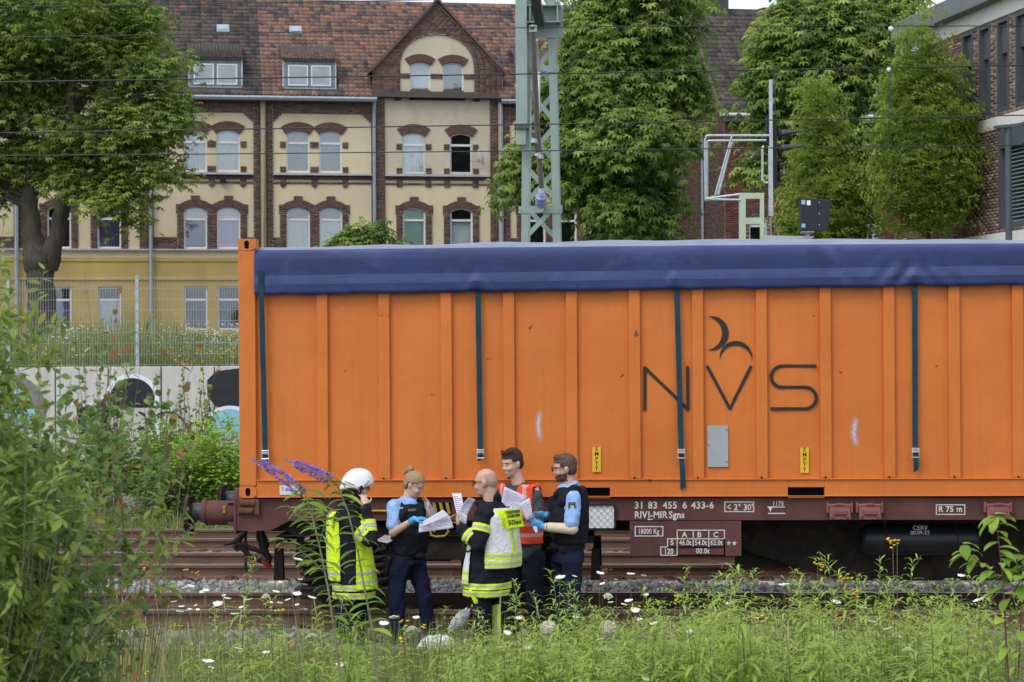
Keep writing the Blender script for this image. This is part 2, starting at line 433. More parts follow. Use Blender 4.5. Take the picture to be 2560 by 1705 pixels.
# ================================================================ freight wagon with its container
YC = 21.35; YF = 20.12          # wagon centre line, container face
def XZ(px, py, Y=YF):
    p = at(px, py, Y); return p.x, p.z
def WX(px, Y=YF, py=1250): return at(px, py, Y).x
def WZ(py, Y=YF, px=1280): return at(px, py, Y).z

def M_orange(name='container_orange'):
    t = NT(name); v = t.coord('Object')
    n1 = t.noise(0.9, 6, 0.6, v); base = t.ramp(n1, [(0.3, (0.53, 0.138, 0.018)), (0.7, (0.62, 0.175, 0.025))])
    # rain streaks: fine vertical dirt
    vs = t.coord('Object', (9, 9, 0.35)); st = t.ramp(t.noise(2.5, 7, 0.65, vs), [(0.50, (0,0,0)), (0.80, (1,1,1))])
    c = t.mix(t.math('MULTIPLY', st, 0.45), base, (0.36, 0.12, 0.035))
    # chips and rust specks
    sp = t.ramp(t.noise(7.0, 3, 0.5, v), [(0.735, (0,0,0)), (0.755, (1,1,1))]); c = t.mix(t.math('MULTIPLY', sp, 0.8), c, (0.09, 0.03, 0.012))
    lg = t.ramp(t.noise(1.1, 5, 0.7, t.coord('Object', (3, 3, 1))), [(0.5, (0,0,0)), (0.78, (1,1,1))]); c = t.mix(t.math('MULTIPLY', lg, 0.16), c, (0.40, 0.17, 0.07))
    # pale rubbed patches
    rb = t.ramp(t.noise(2.2, 8, 0.75, v, 1.0), [(0.6, (0,0,0)), (0.85, (1,1,1))]); c = t.mix(t.math('MULTIPLY', rb, 0.35), c, (0.75, 0.33, 0.12))
    t.bsdf(c, t.ramp(n1, [(0.2, (0.42,)*3), (0.8, (0.6,)*3)]), 0, t.bump(t.noise(1.6, 4, 0.55, v), 0.55, 0.03), 0.4); return t.mat
m_orange = M_orange()
m_brown = M('wagon_brown', (0.105, 0.042, 0.038), 0.75, 0, 0.3, 3, 0.25, 0.3, (0.05,0.035,0.03), 0.7, (1,1,0.5))
m_brown_dk = M('wagon_brown_dark', (0.055, 0.028, 0.024), 0.8, 0, 0.3, 4, 0.25, 0.25, (0.03,0.022,0.02), 0.7)
m_bogie = M('bogie_grime', (0.027, 0.023, 0.021), 0.85, 0, 0.45, 6, 0.35, 0.2, (0.085,0.06,0.042), 0.6)
m_tank = M('tank_black', (0.011, 0.012, 0.014), 0.42, 0, 0.3, 3, 0.1, 0.4, (0.04,0.035,0.03), 0.4)
m_letter = M('stencil_white', (0.58, 0.56, 0.54), 0.8, 0, 0.2, 12, 0.05, 0.3, (0.22,0.13,0.11), 0.65)
m_decal = M('decal_black', (0.020, 0.017, 0.015), 0.5, 0, 0.2, 6, 0.0)
m_tarp1 = M('tarp_blue', (0.020, 0.034, 0.118), 0.6, 0, 0.22, 1.6, 0.2, 0.35, (0.09,0.10,0.25), 0.45, (1,1,2), 0.01)
m_tarp2 = M('tarp_blue_band', (0.042, 0.062, 0.170), 0.55, 0, 0.15, 2.5, 0.2, 0.35, (0.12,0.13,0.30), 0.4, (1,1,2), 0.01)
m_tarp3 = M('tarp_dusty_top', (0.22, 0.24, 0.32), 0.8, 0, 0.2, 2, 0.2, 0.2)
m_strap = M('strap_teal', (0.014, 0.048, 0.070), 0.8, 0, 0.2, 20, 0.3, 0.2)
m_yellow = M('sticker_yellow', (0.72, 0.42, 0.02), 0.5, 0, 0.1, 8, 0.0)
m_yell_dk = M('handle_yellow', (0.42, 0.26, 0.03), 0.65, 0, 0.3, 8, 0.1)
m_chrome = M('buckle_steel', (0.6, 0.6, 0.6), 0.3, 0.9, 0.1, 20, 0.0)
m_dark = M('dark_void', (0.006, 0.006, 0.006), 0.95, 0, 0.1, 5, 0.0, 0.1)

ZB = RAILZ + 1.175               # container underside
ZT = ZB + 2.591
CX0 = XZ(597, 1100)[0]; CX1 = CX0 + 9.125
cont = thing('freight_container', 'long orange ribbed bulk container with blue tarpaulin top on brown wagon', 'container', (CX0, YC, ZB))
HWY = YC - YF                    # half width
def cpart(b, name, mats, parent=None, **k):
    # coordinates given in world, stored relative to the container
    b.v = [(x-CX0, y-YC, z-ZB) for x, y, z in b.v]
    o = b.build(name, mats, cont if parent is None else parent, **k); return o
POST = XZ(641, 1100)[0] - CX0
zl = WZ(1198.5)                  # top of bottom side rail
for sx in (0, 1):
    for sy in (-1, 1):
        x0 = CX0 if sx == 0 else CX1-POST; y0 = YF if sy < 0 else YC+HWY-POST
        b = MB(); b.box(x0+.004, x0+POST-.004, y0+.004, y0+POST-.004, ZB+.12, ZT-.12); cpart(b, 'corner_post', m_orange, bevel=0.008)
        for zc in (ZB, ZT-.118):
            # casting: hollow block with slotted face built as a frame round the slot
            b = MB(); x1 = x0+POST; zt = zc+.118; xm = (x0+x1)/2; fy = y0 if sy < 0 else y0+POST; iy = fy+0.02*(1 if sy < 0 else -1)
            b.box(x0, x1, min(iy, y0+POST-.0 if sy < 0 else y0), max(iy, y0+POST if sy < 0 else y0), zc, zt)
            n = 12; hw, hh = 0.026, 0.042
            ring = []
            for k in range(n):
                a = 2*math.pi*k/n; sz = 0.018 if math.sin(a) >= 0 else -0.018
                ring.append((xm+hw*math.cos(a), (zc+zt)/2 + sz + (hh-.018)*math.sin(a)))
            outer = []
            for k in range(n):
                a = 2*math.pi*k/n; cx, sz = math.cos(a), math.sin(a); q = max(abs(cx), abs(sz))
                outer.append((xm+cx/q*POST/2, (zc+zt)/2+sz/q*0.059))
            vs = [(p[0], fy, p[1]) for p in outer] + [(p[0], fy, p[1]) for p in ring] + [(p[0], iy, p[1]) for p in ring] + [(p[0], iy, p[1]) for p in outer]
            fs = []
            for k in range(n):
                j = (k+1) % n; fs += [(k, j, n+j, n+k), (n+k, n+j, 2*n+j, 2*n+k), (3*n+k, 3*n+j, j, k)]
            b.add(vs, fs); co = cpart(b, 'corner_casting', m_orange)
            b = MB(); b.box(xm-hw, xm+hw, min(iy, iy-.003*(1 if sy < 0 else -1)), max(iy, iy-.003*(1 if sy < 0 else -1)), (zc+zt)/2-hh, (zc+zt)/2+hh)
            b.v = [(x-CX0, y-YC, z-ZB) for x, y, z in b.v]; b.build('casting_slot', m_dark, co)
# bottom rails with fork pockets
def bottom_rail(y0, y1, sy):
    segs = []; pk = [(WX(1433), WX(1525)), (WX(1970), WX(2062))]
    pz0, pz1 = WZ(1247), WZ(1220); b = MB(); x = CX0+POST
    for a, c in pk:
        b.box(x, a, y0, y1, ZB+.003, zl); b.box(a, c, y0, y1, pz1, zl); b.box(a, c, y0, y1, ZB+.003, pz0); x = c
    b.box(x, CX1-POST, y0, y1, ZB+.003, zl)
    f = y0 if sy < 0 else y1
    b.box(CX0+POST, CX1-POST, f-.018 if sy < 0 else f, f if sy < 0 else f+.018, zl-.010, zl+.002)     # lip
    b.box(CX0+POST, CX1-POST, f-.012 if sy < 0 else f, f if sy < 0 else f+.012, ZB+.003, ZB+.012)
    o = cpart(b, 'bottom_side_rail', m_orange, bevel=0.003)
    for a, c in pk:
        b = MB(); b.box(a-.02, c+.02, y0+.10*(1 if sy < 0 else 0), y1+(0 if sy < 0 else -.10), pz0-.01, pz1+.01)
        b.v = [(x-CX0, y-YC, z-ZB) for x, y, z in b.v]; b.build('fork_pocket', m_dark, o)
bottom_rail(YF+.012, YF+.16, -1); bottom_rail(YC+HWY-.16, YC+HWY-.012, 1)
PANEL = YF+.055
zrib = WZ(700)
ribs_px = [790.8, 945.3, 1101, 1257.6, 1414.6, 1572.1, 1730.2, 1889.7, 2049.7, 2208.7, 2371.6, 2531]
ribx = [at(p, 950, YF).x for p in ribs_px]
while ribx[-1] < CX1-1.0: ribx.append(ribx[-1]+0.637)
RW = 0.118
for s, yy in ((-1, PANEL), (1, 2*YC-PANEL)):
    edges = [CX0+POST] + [r for x in ribx for r in (x, x+RW)] + [CX1-POST]
    for i in range(0, len(edges), 2):
        a, c = edges[i]-.01, edges[i+1]+.01; b = MB(); nx, nz = 6, 8; cx = random.uniform(-1, 1)*0.004
        vs = []
        for k in range(nz+1):
            for j in range(nx+1):
                u, w = j/nx, k/nz; bul = s*(0.010+cx)*math.sin(math.pi*u)*math.sin(math.pi*w)
                vs.append((a+(c-a)*u, yy+bul*(-1 if s > 0 else 1)*1.0, zl-.01+(zrib-zl)*w))
        b.add(vs, [(k*(nx+1)+j, k*(nx+1)+j+1, (k+1)*(nx+1)+j+1, (k+1)*(nx+1)+j) for k in range(nz) for j in range(nx)])
        # thickness behind
        b.box(a, c, yy+.012 if s < 0 else yy-.02, yy+.02 if s < 0 else yy-.012, zl-.01, zrib)
        cpart(b, 'side_panel', m_orange)
    for i, x in enumerate(ribx):
        b = MB(); f = YF+.010 if s < 0 else 2*YC-YF-.010
        pr = [(x, yy+.02*(-s)), (x+.004, f), (x+RW-.004, f), (x+RW, yy+.02*(-s))]
        b.prism(pr, zl+.002, zrib, 'z'); cpart(b, 'side_rib', m_orange, bevel=0.006)
        b = MB(); b.lathe((x+.05, YF-.004 if s < 0 else 2*YC-YF+.004, zl+.014), (0, -1, 0), [(-.004, .010), (.004, .010)], 8)
        cpart(b, 'drain_hole', m_dark)
# top rails, ends, floor
for sy in (-1, 1):
    y = YF+.02 if sy < 0 else YC+HWY-.10
    b = MB(); b.box(CX0+POST, CX1-POST, y, y+.08, zrib-.0, WZ(640)); cpart(b, 'top_side_rail', m_orange)
for x in (CX0+.01, CX1-.07):
    b = MB(); b.box(x, x+.06, YF+POST, YC+HWY-POST, ZB+.02, ZT-.12); cpart(b, 'end_wall', m_orange)
b = MB(); b.box(CX0+.1, CX1-.1, YF+.17, YC+HWY-.17, ZB+.01, ZB+.12); cpart(b, 'container_floor', m_brown_dk)

# tarpaulin: a draped sheet, arched roof, flat skirts on both sides
def tarp():
    x0 = XZ(637, 700)[0]; x1 = CX1-POST*.9; nx = 260
    zb_l, zb_r = at(650, 737.4, YF-.02).z, at(2530, 712.6, YF-.02).z; xl, xr = WX(650), WX(2530)
    zc_l, zc_r = at(650, 689, YF-.02).z, at(2530, 664, YF-.02).z
    zt_l, zt_r = at(650, 631, YF-.02).z, at(2530, 615, YF-.02).z
    seams = [WX(p) for p in (1195, 1692, 2290)]
    rows = []  # (t, material)
    prof = [0, .28, .55, .58, .8, 1.0]
    V = []; F = []; mt = []
    half = [('s', 0.0), ('s', 0.09), ('s', .23), ('s', .235), ('s', .34), ('s', .45), ('s', .455), ('s', .6), ('s', .8), ('s', .94), ('s', 1.0), ('r', .02), ('r', .06), ('r', .2), ('r', .6), ('r', 1.0)]
    full = half + [(k + 'b', t) for k, t in reversed(half[:-1])]
    rs = np.random.default_rng(3)
    wav = rs.uniform(0, 6.28, 8)
    for i in range(nx+1):
        x = x0 + (x1-x0)*i/nx; g = (x-xl)/(xr-xl)
        zb = zb_l+(zb_r-zb_l)*g; zcr = zc_l+(zc_r-zc_l)*g; zt = zt_l+(zt_r-zt_l)*g
        rag = 0.004*math.sin(x*7+wav[0])+0.003*math.sin(x*17+wav[1])
        for k, t in full:
            near = not k.endswith('b'); side = YF-.022 if near else 2*YC-YF+.022; sg = 1 if near else -1
            if k[0] == 's':
                z = zb + (zt-zb)*t if t <= .45 else zcr + (zt-zcr)*((t-.45)/.55)
                if t <= .45: z = zb + (zcr-zb)*(t/.45)
                y = side - sg*(0.010 if t < .45 else 0.004) + sg*0.02*max(0, (t-.9)/.1)
                wr = 0.003*math.sin(x*23+t*5+wav[2])*math.sin(x*3.1+wav[3]) + 0.004*(1-abs(math.sin(x*6.3+t*2.2+wav[4])))**6 + .003*(1-abs(math.sin(x*15.1-t*3+wav[6])))**4*t
                for q, sx_ in enumerate(seams):
                    d = x-sx_; amp = (0.018 if q < 2 else 0.034)*math.exp(-(d/(0.12 if q < 2 else .32))**2)*math.exp(-((t-.25)/.28)**2)
                    wr += amp*(math.cos(d*30+ (t-.3)*(9 if d > 0 else -9))*0.8+.1)
                    z += 0.012*math.exp(-(d/.08)**2)*(1-t) if t < .3 else 0
                y -= sg*(wr)*(0.4 if t == 0 else 1)
                if t < .02: z += rag
            else:
                y = side + sg*(HWY*t+0.02); z = zt + 0.03 + (0.055+.05*math.sin(max(0, min(1, (x-x0)/(x1-x0)))*math.pi))*math.sin(min(1, t*2)*math.pi/2) - .03*math.exp(-t*14) + 0.010*math.sin(x*5.3+wav[5])*t + .012*abs(math.sin((x-x0)*math.pi/1.25))*t*-1
            V.append((x-CX0, y-YC, z-ZB))
    m = len(full)
    for i in range(nx):
        for j in range(m-1):
            F.append((i*m+j, (i+1)*m+j, (i+1)*m+j+1, i*m+j+1)); k, t = full[j]
            mt.append(2 if k[0] == 'r' and t > .03 else (1 if .234 < t < .45 and k[0] == 's' and full[j+1][0] == k else 0))
    b = MB(); b.add(V, F); b.m = mt
    # left end flap closing the sheet
    o = b.build('tarpaulin_cover', [m_tarp1, m_tarp2, m_tarp3], cont, smooth=True)
    so = o.modifiers.new('thick', 'SOLIDIFY'); so.thickness = 0.004
    b = MB(); zt = zt_l+.02; b.box(x0-CX0+.002, x0-CX0+.012, -HWY-.01, HWY+.01, zb_l+.03-ZB, zt-ZB); b.build('tarpaulin_end_flap', m_tarp1, cont)
tarp()
# straps with buckles
def strap(p0, p1, pbuck, ptail, yoff=-.012):
    a = at(*p0, YF+yoff); b_ = at(*p1, YF-.012)
    b = MB(); n = 14; w = .027
    pts = [a.lerp(b_, i/n) for i in range(n+1)]
    vs = []
    for i, p in enumerate(pts):
        yy = p.y + 0.004*math.sin(i*1.7)
        vs += [(p.x-w, yy, p.z), (p.x+w, yy+.002, p.z), (p.x+w, yy+.005, p.z), (p.x-w, yy+.003, p.z)]
    fs = [(4*i+k, 4*i+(k+1) % 4, 4*i+4+(k+1) % 4, 4*i+4+k) for i in range(n) for k in range(4)]
    b.add(vs, fs); s = cpart(b, 'strap', m_strap)
    c = at(*pbuck, YF-.015); b = MB()
    for sx in (-1, 1): b.tube([(c.x+sx*.030, c.y, c.z+.03), (c.x+sx*.032, c.y-.012, c.z-.01), (c.x+sx*.038, c.y-.008, c.z-.06)], .0045, 6)
    b.tube([(c.x-.038, c.y-.008, c.z-.06), (c.x+.038, c.y-.008, c.z-.06)], .0045, 6)
    b.tube([(c.x-.034, c.y-.012, c.z+.02), (c.x+.034, c.y-.012, c.z+.02)], .007, 8); b.box(c.x-.028, c.x+.028, c.y-.02, c.y-.005, c.z-.012, c.z+.01)
    b.v = [(x-CX0, y-YC, z-ZB) for x, y, z in b.v]; b.build('buckle', m_chrome, s)
    e = at(*ptail, YF-.012); b = MB(); w = .026
    mid = c.lerp(e, .5)
    b.add([(c.x-w, c.y, c.z-.01), (c.x+w, c.y, c.z-.01), (mid.x+w+.003, c.y-.01, mid.z), (mid.x-w+.003, c.y-.01, mid.z), (e.x+w, e.y, e.z+.015), (e.x-w, e.y, e.z-.015)],
          [(0, 1, 2, 3), (3, 2, 4, 5)]); b.v = [(x-CX0, y-YC, z-ZB) for x, y, z in b.v]
    t = b.build('strap_tail', m_strap, s); t.modifiers.new('th', 'SOLIDIFY').thickness = .003
strap((652, 677), (663, 1130), (663, 1132), (664, 1165), -.05); strap((1195, 726), (1201, 1124), (1201, 1130), (1201, 1150))
strap((1692, 720), (1703, 1122), (1703, 1130), (1708, 1222)); strap((2287, 706), (2288, 1118), (2289, 1128), (2290, 1178))
# painted lettering and marks on the recessed panels: flat shapes on the sheet
def flat(polys, name, mat, parent, Y, pxs=True, depth=.002):
    b = MB()
    for poly in polys:
        pts = [at(p[0], p[1], Y) for p in poly]; n = len(pts)
        b.add([(p.x, Y, p.z) for p in pts], [tuple(range(n))])
    b.v = [(x-CX0, y-YC, z-ZB) for x, y, z in b.v]
    return b.build(name, mat, parent)
def stroke(path, w):
    """rounded ribbon polygons in pixel space"""
    out = []; r = w/2
    for (x0, y0), (x1, y1) in zip(path, path[1:]):
        L = math.hypot(x1-x0, y1-y0); nx, ny = -(y1-y0)/L*r, (x1-x0)/L*r; out.append([(x0+nx, y0+ny), (x1+nx, y1+ny), (x1-nx, y1-ny), (x0-nx, y0-ny)])
    for x, y in path: out.append([(x+r*math.cos(k*math.pi/6), y+r*math.sin(k*math.pi/6)) for k in range(12)])
    return out
def merged(polys, name, mat, parent, Y):
    # overlapping ribbons are stacked a few tenths of a millimetre apart so that no two faces share a plane
    b = MB()
    for i, poly in enumerate(polys):
        y = Y - .0003*(i % 40); pts = [at(p[0], p[1], y) for p in poly]; b.add([tuple(p) for p in pts], [tuple(range(len(pts)))])
    b.v = [(x-CX0, y-YC, z-ZB) for x, y, z in b.v]; return b.build(name, mat, parent)
LY = PANEL-.016
merged(stroke([(1612, 1023), (1612, 919), (1720, 1023), (1719, 918)], 8), 'painted_letter', m_decal, cont, LY)['label'] = 'black painted letter N'
merged(stroke([(1769, 917), (1825, 1022), (1877, 917)], 8), 'painted_letter', m_decal, cont, LY)['label'] = 'black painted letter V'
S = [(2038, 915)] + [(1955+27*math.cos(a), 941.5-26.5*math.sin(a)) for a in np.linspace(math.pi/2, 3*math.pi/2, 10)] + [(2014+27*math.cos(a), 995-27*math.sin(a)) for a in np.linspace(math.pi/2, -math.pi/2, 10)] + [(1929, 1022)]
merged(stroke(S, 8), 'painted_letter', m_decal, cont, LY)['label'] = 'black painted letter S'
def crescent(c, ro, a0, a1, c2, r2):
    o = [(c[0]+ro*math.cos(a), c[1]-ro*math.sin(a)) for a in np.linspace(a0, a1, 16)]
    e0, e1 = o[0], o[-1]; b0 = math.atan2(-(e0[1]-c2[1]), e0[0]-c2[0]); b1 = math.atan2(-(e1[1]-c2[1]), e1[0]-c2[0])
    if b1 < b0: b1 += 2*math.pi
    i = [(c2[0]+r2*math.cos(a), c2[1]-r2*math.sin(a)) for a in np.linspace(b1, b0, 16)]
    return [[o[k], o[k+1], i[14-k], i[15-k]] for k in range(15)]
flat(crescent((1779, 833), 43, R(-105), R(105), (1763.5, 833), math.hypot(1779+43*math.cos(R(105))-1763.5, 43*math.sin(R(105)))), 'painted_crescent', m_decal, cont, LY)['label'] = 'upper black crescent mark above the letters'
flat(crescent((1840, 893), 41, R(-10), R(190), (1840, 904.6), math.hypot(1840+41*math.cos(R(-10))-1840, 893-41*math.sin(R(-10))-904.6)), 'painted_crescent', m_decal, cont, LY)['label'] = 'lower black crescent mark above the letters'
# steel plate, stickers, spray marks
b = MB(); p, q = at(1769, 1167, LY), at(1820, 1064, LY); b.box(p.x, q.x, LY-.006, LY+.004, p.z, q.z); o = cpart(b, 'metal_plate', M('plate_grey', (0.33,0.37,0.38), .6, .2, .08, 5, .05))
for fx, fy in ((1772, 1113), (1817, 1075), (1817, 1155)):
    c = at(fx, fy, LY-.006); b = MB(); b.lathe(c, (0,-1,0), [(0, .006), (.004, .006)], 8); b.v = [(x-CX0, y-YC, z-ZB) for x, y, z in b.v]; b.build('rivet', m_dark, o)
for (x0, x1, y0, y1) in ((1481, 1502, 1117, 1180), (2001, 2022, 1119, 1182)):
    p, q = at(x0, y1, LY), at(x1, y0, LY); b = MB(); b.box(p.x, q.x, LY-.002, LY+.003, p.z, q.z); o = cpart(b, 'sticker', m_yellow); o['label'] = 'yellow upright EMPTY sticker'
    for i, ch in enumerate('EMPTY'):
        c = at((x0+x1)/2, y0+12.3*(i+1)-2.2, LY-.0025); text(ch, .058, m_decal, o, (c.x-CX0, c.y-YC, c.z-ZB), align='CENTER', bold=.0006)
def M_spray():
    t = NT('spray_paint'); g = t.n('ShaderNodeTexCoord'); v = t.n('ShaderNodeVectorMath'); v.operation = 'LENGTH'
    mp = t.n('ShaderNodeMapping'); mp.inputs['Location'].default_value = (-1, -1, 0); mp.inputs['Scale'].default_value = (2, 2, 0)
    t.l(g.outputs['Generated'], mp.inputs[0])
    sp = t.n('ShaderNodeSeparateXYZ'); t.l(g.outputs['Generated'], sp.inputs[0])
    x = t.math('MULTIPLY', t.math('SUBTRACT', sp.outputs[0], 0.5), 2.0); z = t.math('MULTIPLY', t.math('SUBTRACT', sp.outputs[2], 0.5), 2.0)
    bend = t.math('MULTIPLY', t.math('POWER', t.math('ABSOLUTE', z), 1.0), 0.25)
    x = t.math('SUBTRACT', x, t.math('SUBTRACT', bend, 0.1))
    x = t.math('MULTIPLY', x, 1.9)
    r = t.math('ADD', t.math('MULTIPLY', x, x), t.math('POWER', t.math('ABSOLUTE', z), 5.0))
    a = t.ramp(r, [(0.0, (0.85,)*3), (0.06, (0.6,)*3), (0.3, (0.18,)*3), (0.9, (0,0,0))])
    n = t.ramp(t.noise(60, 3, 0.6, g.outputs['Object']), [(0.3, (.55,)*3), (.6, (1,)*3)]); a = t.math('MULTIPLY', a, n)
    b = t.bsdf((0.62, 0.56, 0.66), .7); tr = t.n('ShaderNodeBsdfTransparent'); m = t.n('ShaderNodeMixShader')
    t.l(a, m.inputs[0]); t.l(tr.outputs[0], m.inputs[1]); t.l(b.outputs[0], m.inputs[2]); t.l(m.outputs[0], t.out.inputs[0]); return t.mat
m_spray = M_spray()
for (x0, x1, y0, y1) in ((1325, 1370, 1018, 1110), (2112, 2162, 1035, 1125)):
    p, q = at(x0, y1, LY), at(x1, y0, LY); b = MB(); b.add([(p.x, LY, p.z), (q.x, LY, p.z), (q.x, LY, q.z), (p.x, LY, q.z)], [(0,1,2,3)]); o = cpart(b, 'spray_mark', m_spray, clean=False); o['label'] = 'pale sprayed paint dab'
# maker's sign on the bottom rail
p, q = at(699, 1237, YF), at(750, 1214, YF); b = MB(); b.box(p.x, q.x, YF+.004, YF+.012, p.z, q.z); o = cpart(b, 'maker_sign', M('sign_white', (.62,.62,.62), .5, 0, .05)); o['label'] = 'white sign with blue lettering SIGN'
m_blue = M('print_blue', (0.03, 0.09, 0.36), .5, 0, .05)
c = at(714, 1227, YF+.003); text('SIGN', .036, m_blue, o, (c.x-CX0, c.y-YC, c.z-ZB), bold=.0012)
b = MB(); c = at(706.5, 1222, YF)
for k in (0, 1):
    pts = [(c.x+.016*math.cos(a+math.pi*k)*.8, YF+.003, c.z+.017*math.sin(a+math.pi*k)) for a in np.linspace(.2, 2.9, 8)] + [(c.x+.007*math.cos(a+math.pi*k), YF+.003, c.z+.004+.007*math.sin(a+math.pi*k)-(.006 if k else .002)) for a in np.linspace(2.9, .2, 8)]
    b.add(pts, [tuple(range(16))])
b.v = [(x-CX0, y-YC, z-ZB) for x, y, z in b.v]; b.build('emblem', m_blue, o)

# ---------------------------------------------------------------- the wagon
wag = thing('flat_wagon', 'dirty brown container flat wagon with white stencilled numbers on its sill', 'wagon', (CX0, YC, RAILZ))
def wpart(b, name, mats, parent=None, **k):
    b.v = [(x-CX0, y-YC, z-RAILZ) for x, y, z in b.v]; return b.build(name, mats, wag if parent is None else parent, **k)
YS = YF+.05                       # sill face
zs0 = WZ(1301, YS); zend = WZ(1326, YS)
XE = WX(585); XR = XE+18.5
for s in (-1, 1):
    y0 = YS if s < 0 else 2*YC-YS-.012
    b = MB(); poly = [(XE, ZB-.012), (XE, zend), (WX(672), zend), (WX(722), zs0), (XR-.55, zs0), (XR-.35, zend), (XR, zend), (XR, ZB-.012)]
    b.prism(poly, y0, y0+.012, 'y')
    yi = y0+.012 if s < 0 else y0-.10
    b.box(XE, XR, yi, yi+.10, ZB-.03, ZB-.0125); b.box(WX(722), XR-.6, yi, yi+.10, zs0, zs0+.014)
    wpart(b, 'side_sill', m_brown)
# centre fish-belly beam and cross members
b = MB(); zc1 = WZ(1442, YC); zlo = WZ(1320, YC)
for yy in (YC-.35, YC+.30):
    b.prism([(XE+.1, ZB-.04), (XE+.1, zlo), (at(1700, 1320, YC).x, zlo), (at(2090, 1320, YC).x, zc1), (XR-7, zc1), (XR-5, zlo), (XR-.1, zlo), (XR-.1, ZB-.04)], yy, yy+.03, 'y')
for xx in np.arange(XE+2.9, XR-2, 1.35): b.box(xx, xx+.10, YS+.02, 2*YC-YS-.02, ZB-.22, ZB-.05)
wpart(b, 'centre_beam', m_bogie)
b = MB(); p = [WX(1853), 0]; b.box(WX(1850), XR-7, YC-.20, YC-.18, WZ(1420, YC-.2), ZB-.1); wpart(b, 'brake_rigging_guard', m_bogie)
b = MB(); b.box(XE-.012, XE+.012, YS-.01, 2*YC-YS+.01, zend-.035, ZB-.005); wpart(b, 'headstock', m_brown, bevel=.004)
# buffers
def buffer(sy):
    y = YC + sy*.875; zc = at(520, 1282, YC-.875).z; x = XE-.012; R_ = .125
    b = MB(); ax = (-1, 0, 0)
    b.lathe((x, y, zc), ax, [(0, .15), (.012, .15), (.013, R_), (.33, R_), (.331, R_+.012), (.375, R_+.012), (.376, R_-.004)], 28); 
    for a in range(4):
        t = math.pi/4+a*math.pi/2; b.obox((x-.05, y+.14*math.cos(t), zc+.14*math.sin(t)), (.05, 0, 0), (0, .02*math.cos(t), .02*math.sin(t)), (0, .006*math.sin(t), -.006*math.cos(t)))
    bo = wpart(b, 'buffer', m_brown, smooth=True)
    b = MB(); b.lathe((x-.376, y, zc), ax, [(0, .105), (.09, .10), (.10, .112), (.11, .085), (.16, .085)], 24)
    b.v = [(x_-CX0, y_-YC, z_-RAILZ) for x_, y_, z_ in b.v]; b.build('buffer_plunger', M('grease_grey', (.045,.048,.055), .5, .3, .3, 12, .2), bo, smooth=True)
    b = MB(); n = 36; xp = x-.515; vs = []; rings = [(0.0, 0.0), (0.015, 0.0)]
    out = []
    for k in range(n):
        a = 2*math.pi*k/n; r = .225; cy, cz = r*math.cos(a)*1.02, r*math.sin(a); cz = min(cz, .165); out.append((cy, cz))
    def dish(cy, cz): return .022*((cy*cy+cz*cz)/(.225**2))
    for side in (0, 1):
        for f in (0.0, .5, 1.0):
            for cy, cz in out: vs.append((xp+dish(cy*f, cz*f)-.02*side*-1*(-1) - (0 if side == 0 else .018), y+cy*f, zc+cz*f))
    fs = []
    for side in (0, 1):
        o_ = side*3*n
        for r_ in range(2):
            for k in range(n): fs.append((o_+r_*n+k, o_+r_*n+(k+1) % n, o_+(r_+1)*n+(k+1) % n, o_+(r_+1)*n+k))
    for k in range(n): fs.append((2*n+k, 2*n+(k+1) % n, 5*n+(k+1) % n, 5*n+k))
    b.add(vs, fs); b.v = [(x_-CX0, y_-YC, z_-RAILZ) for x_, y_, z_ in b.v]; b.build('buffer_head', m_bogie, bo, smooth=True)
buffer(-1); buffer(1)
# yellow tag on the near buffer, lashing lug, container seat
c = at(561, 1273, YC-1.0); b = MB(); b.box(c.x-.013, c.x+.013, c.y-.012, c.y-.004, c.z-.035, c.z+.035); b.lathe((c.x, c.y-.012, c.z+.02), (0,-1,0), [(0,.012),(.008,.012)], 8); wpart(b, 'yellow_tag', m_yell_dk)
def seat(x0, x1, name='container_seat'):
    b = MB(); z1 = ZB-.004
    b.tube([(x0+.03, YS-.02, z1-.045), (x1-.03, YS-.02, z1-.045)], .042, 14); b.tube([(x0+.02, YS-.015, z1-.125), (x1-.05, YS-.015, z1-.125)], .038, 14)
    b.box(x0, x1, YS-.03, YS-.002, z1-.16, z1-.06); b.box(x1-.03, x1+.01, YS-.05, YS-.002, z1-.165, z1-.01); b.box(x0+.08, x1-.09, YS-.066, YS-.03, z1-.065, z1-.03)
    return wpart(b, name, M('seat_rust', (.13,.055,.035), .8, 0, .35, 6, .3, .2, (.05,.03,.025), .7), bevel=.005)
seat(WX(592), WX(645))
def stop(px0, px1):
    x0, x1 = WX(px0), WX(px1); b = MB(); z1 = WZ(1258)
    b.box(x0, x0+.022, YS-.055, YS-.001, z1-.10, z1); b.box(x1-.022, x1, YS-.055, YS-.001, z1-.10, z1)
    b.tube([(x0+.02, YS-.035, z1-.03), (x1-.02, YS-.035, z1-.03)], .018, 10)
    b.hexa([(x0+.03, YS-.075, z1-.165), (x1-.02, YS-.075, z1-.165), (x1-.02, YS-.004, z1-.165), (x0+.03, YS-.004, z1-.165), (x0+.03, YS-.045, z1-.03), (x1-.03, YS-.045, z1-.03), (x1-.03, YS-.004, z1-.03), (x0+.03, YS-.004, z1-.03)])
    b.box(x0+.07, x1-.06, YS-.09, YS-.05, z1-.115, z1-.075); b.box(x0+.09, x1-.09, YS-.06, YS-.03, z1-.03, z1-.006)
    for xx in (x0+.04, x1-.07): b.box(xx, xx+.03, YS-.085, YS-.05, z1-.15, z1-.125)
    wpart(b, 'container_stop', M('stop_brown', (.20,.075,.065), .7, 0, .2, 8, .2, .3), bevel=.003)
stop(2066, 2132); stop(2140, 2208); stop(2460, 2530)
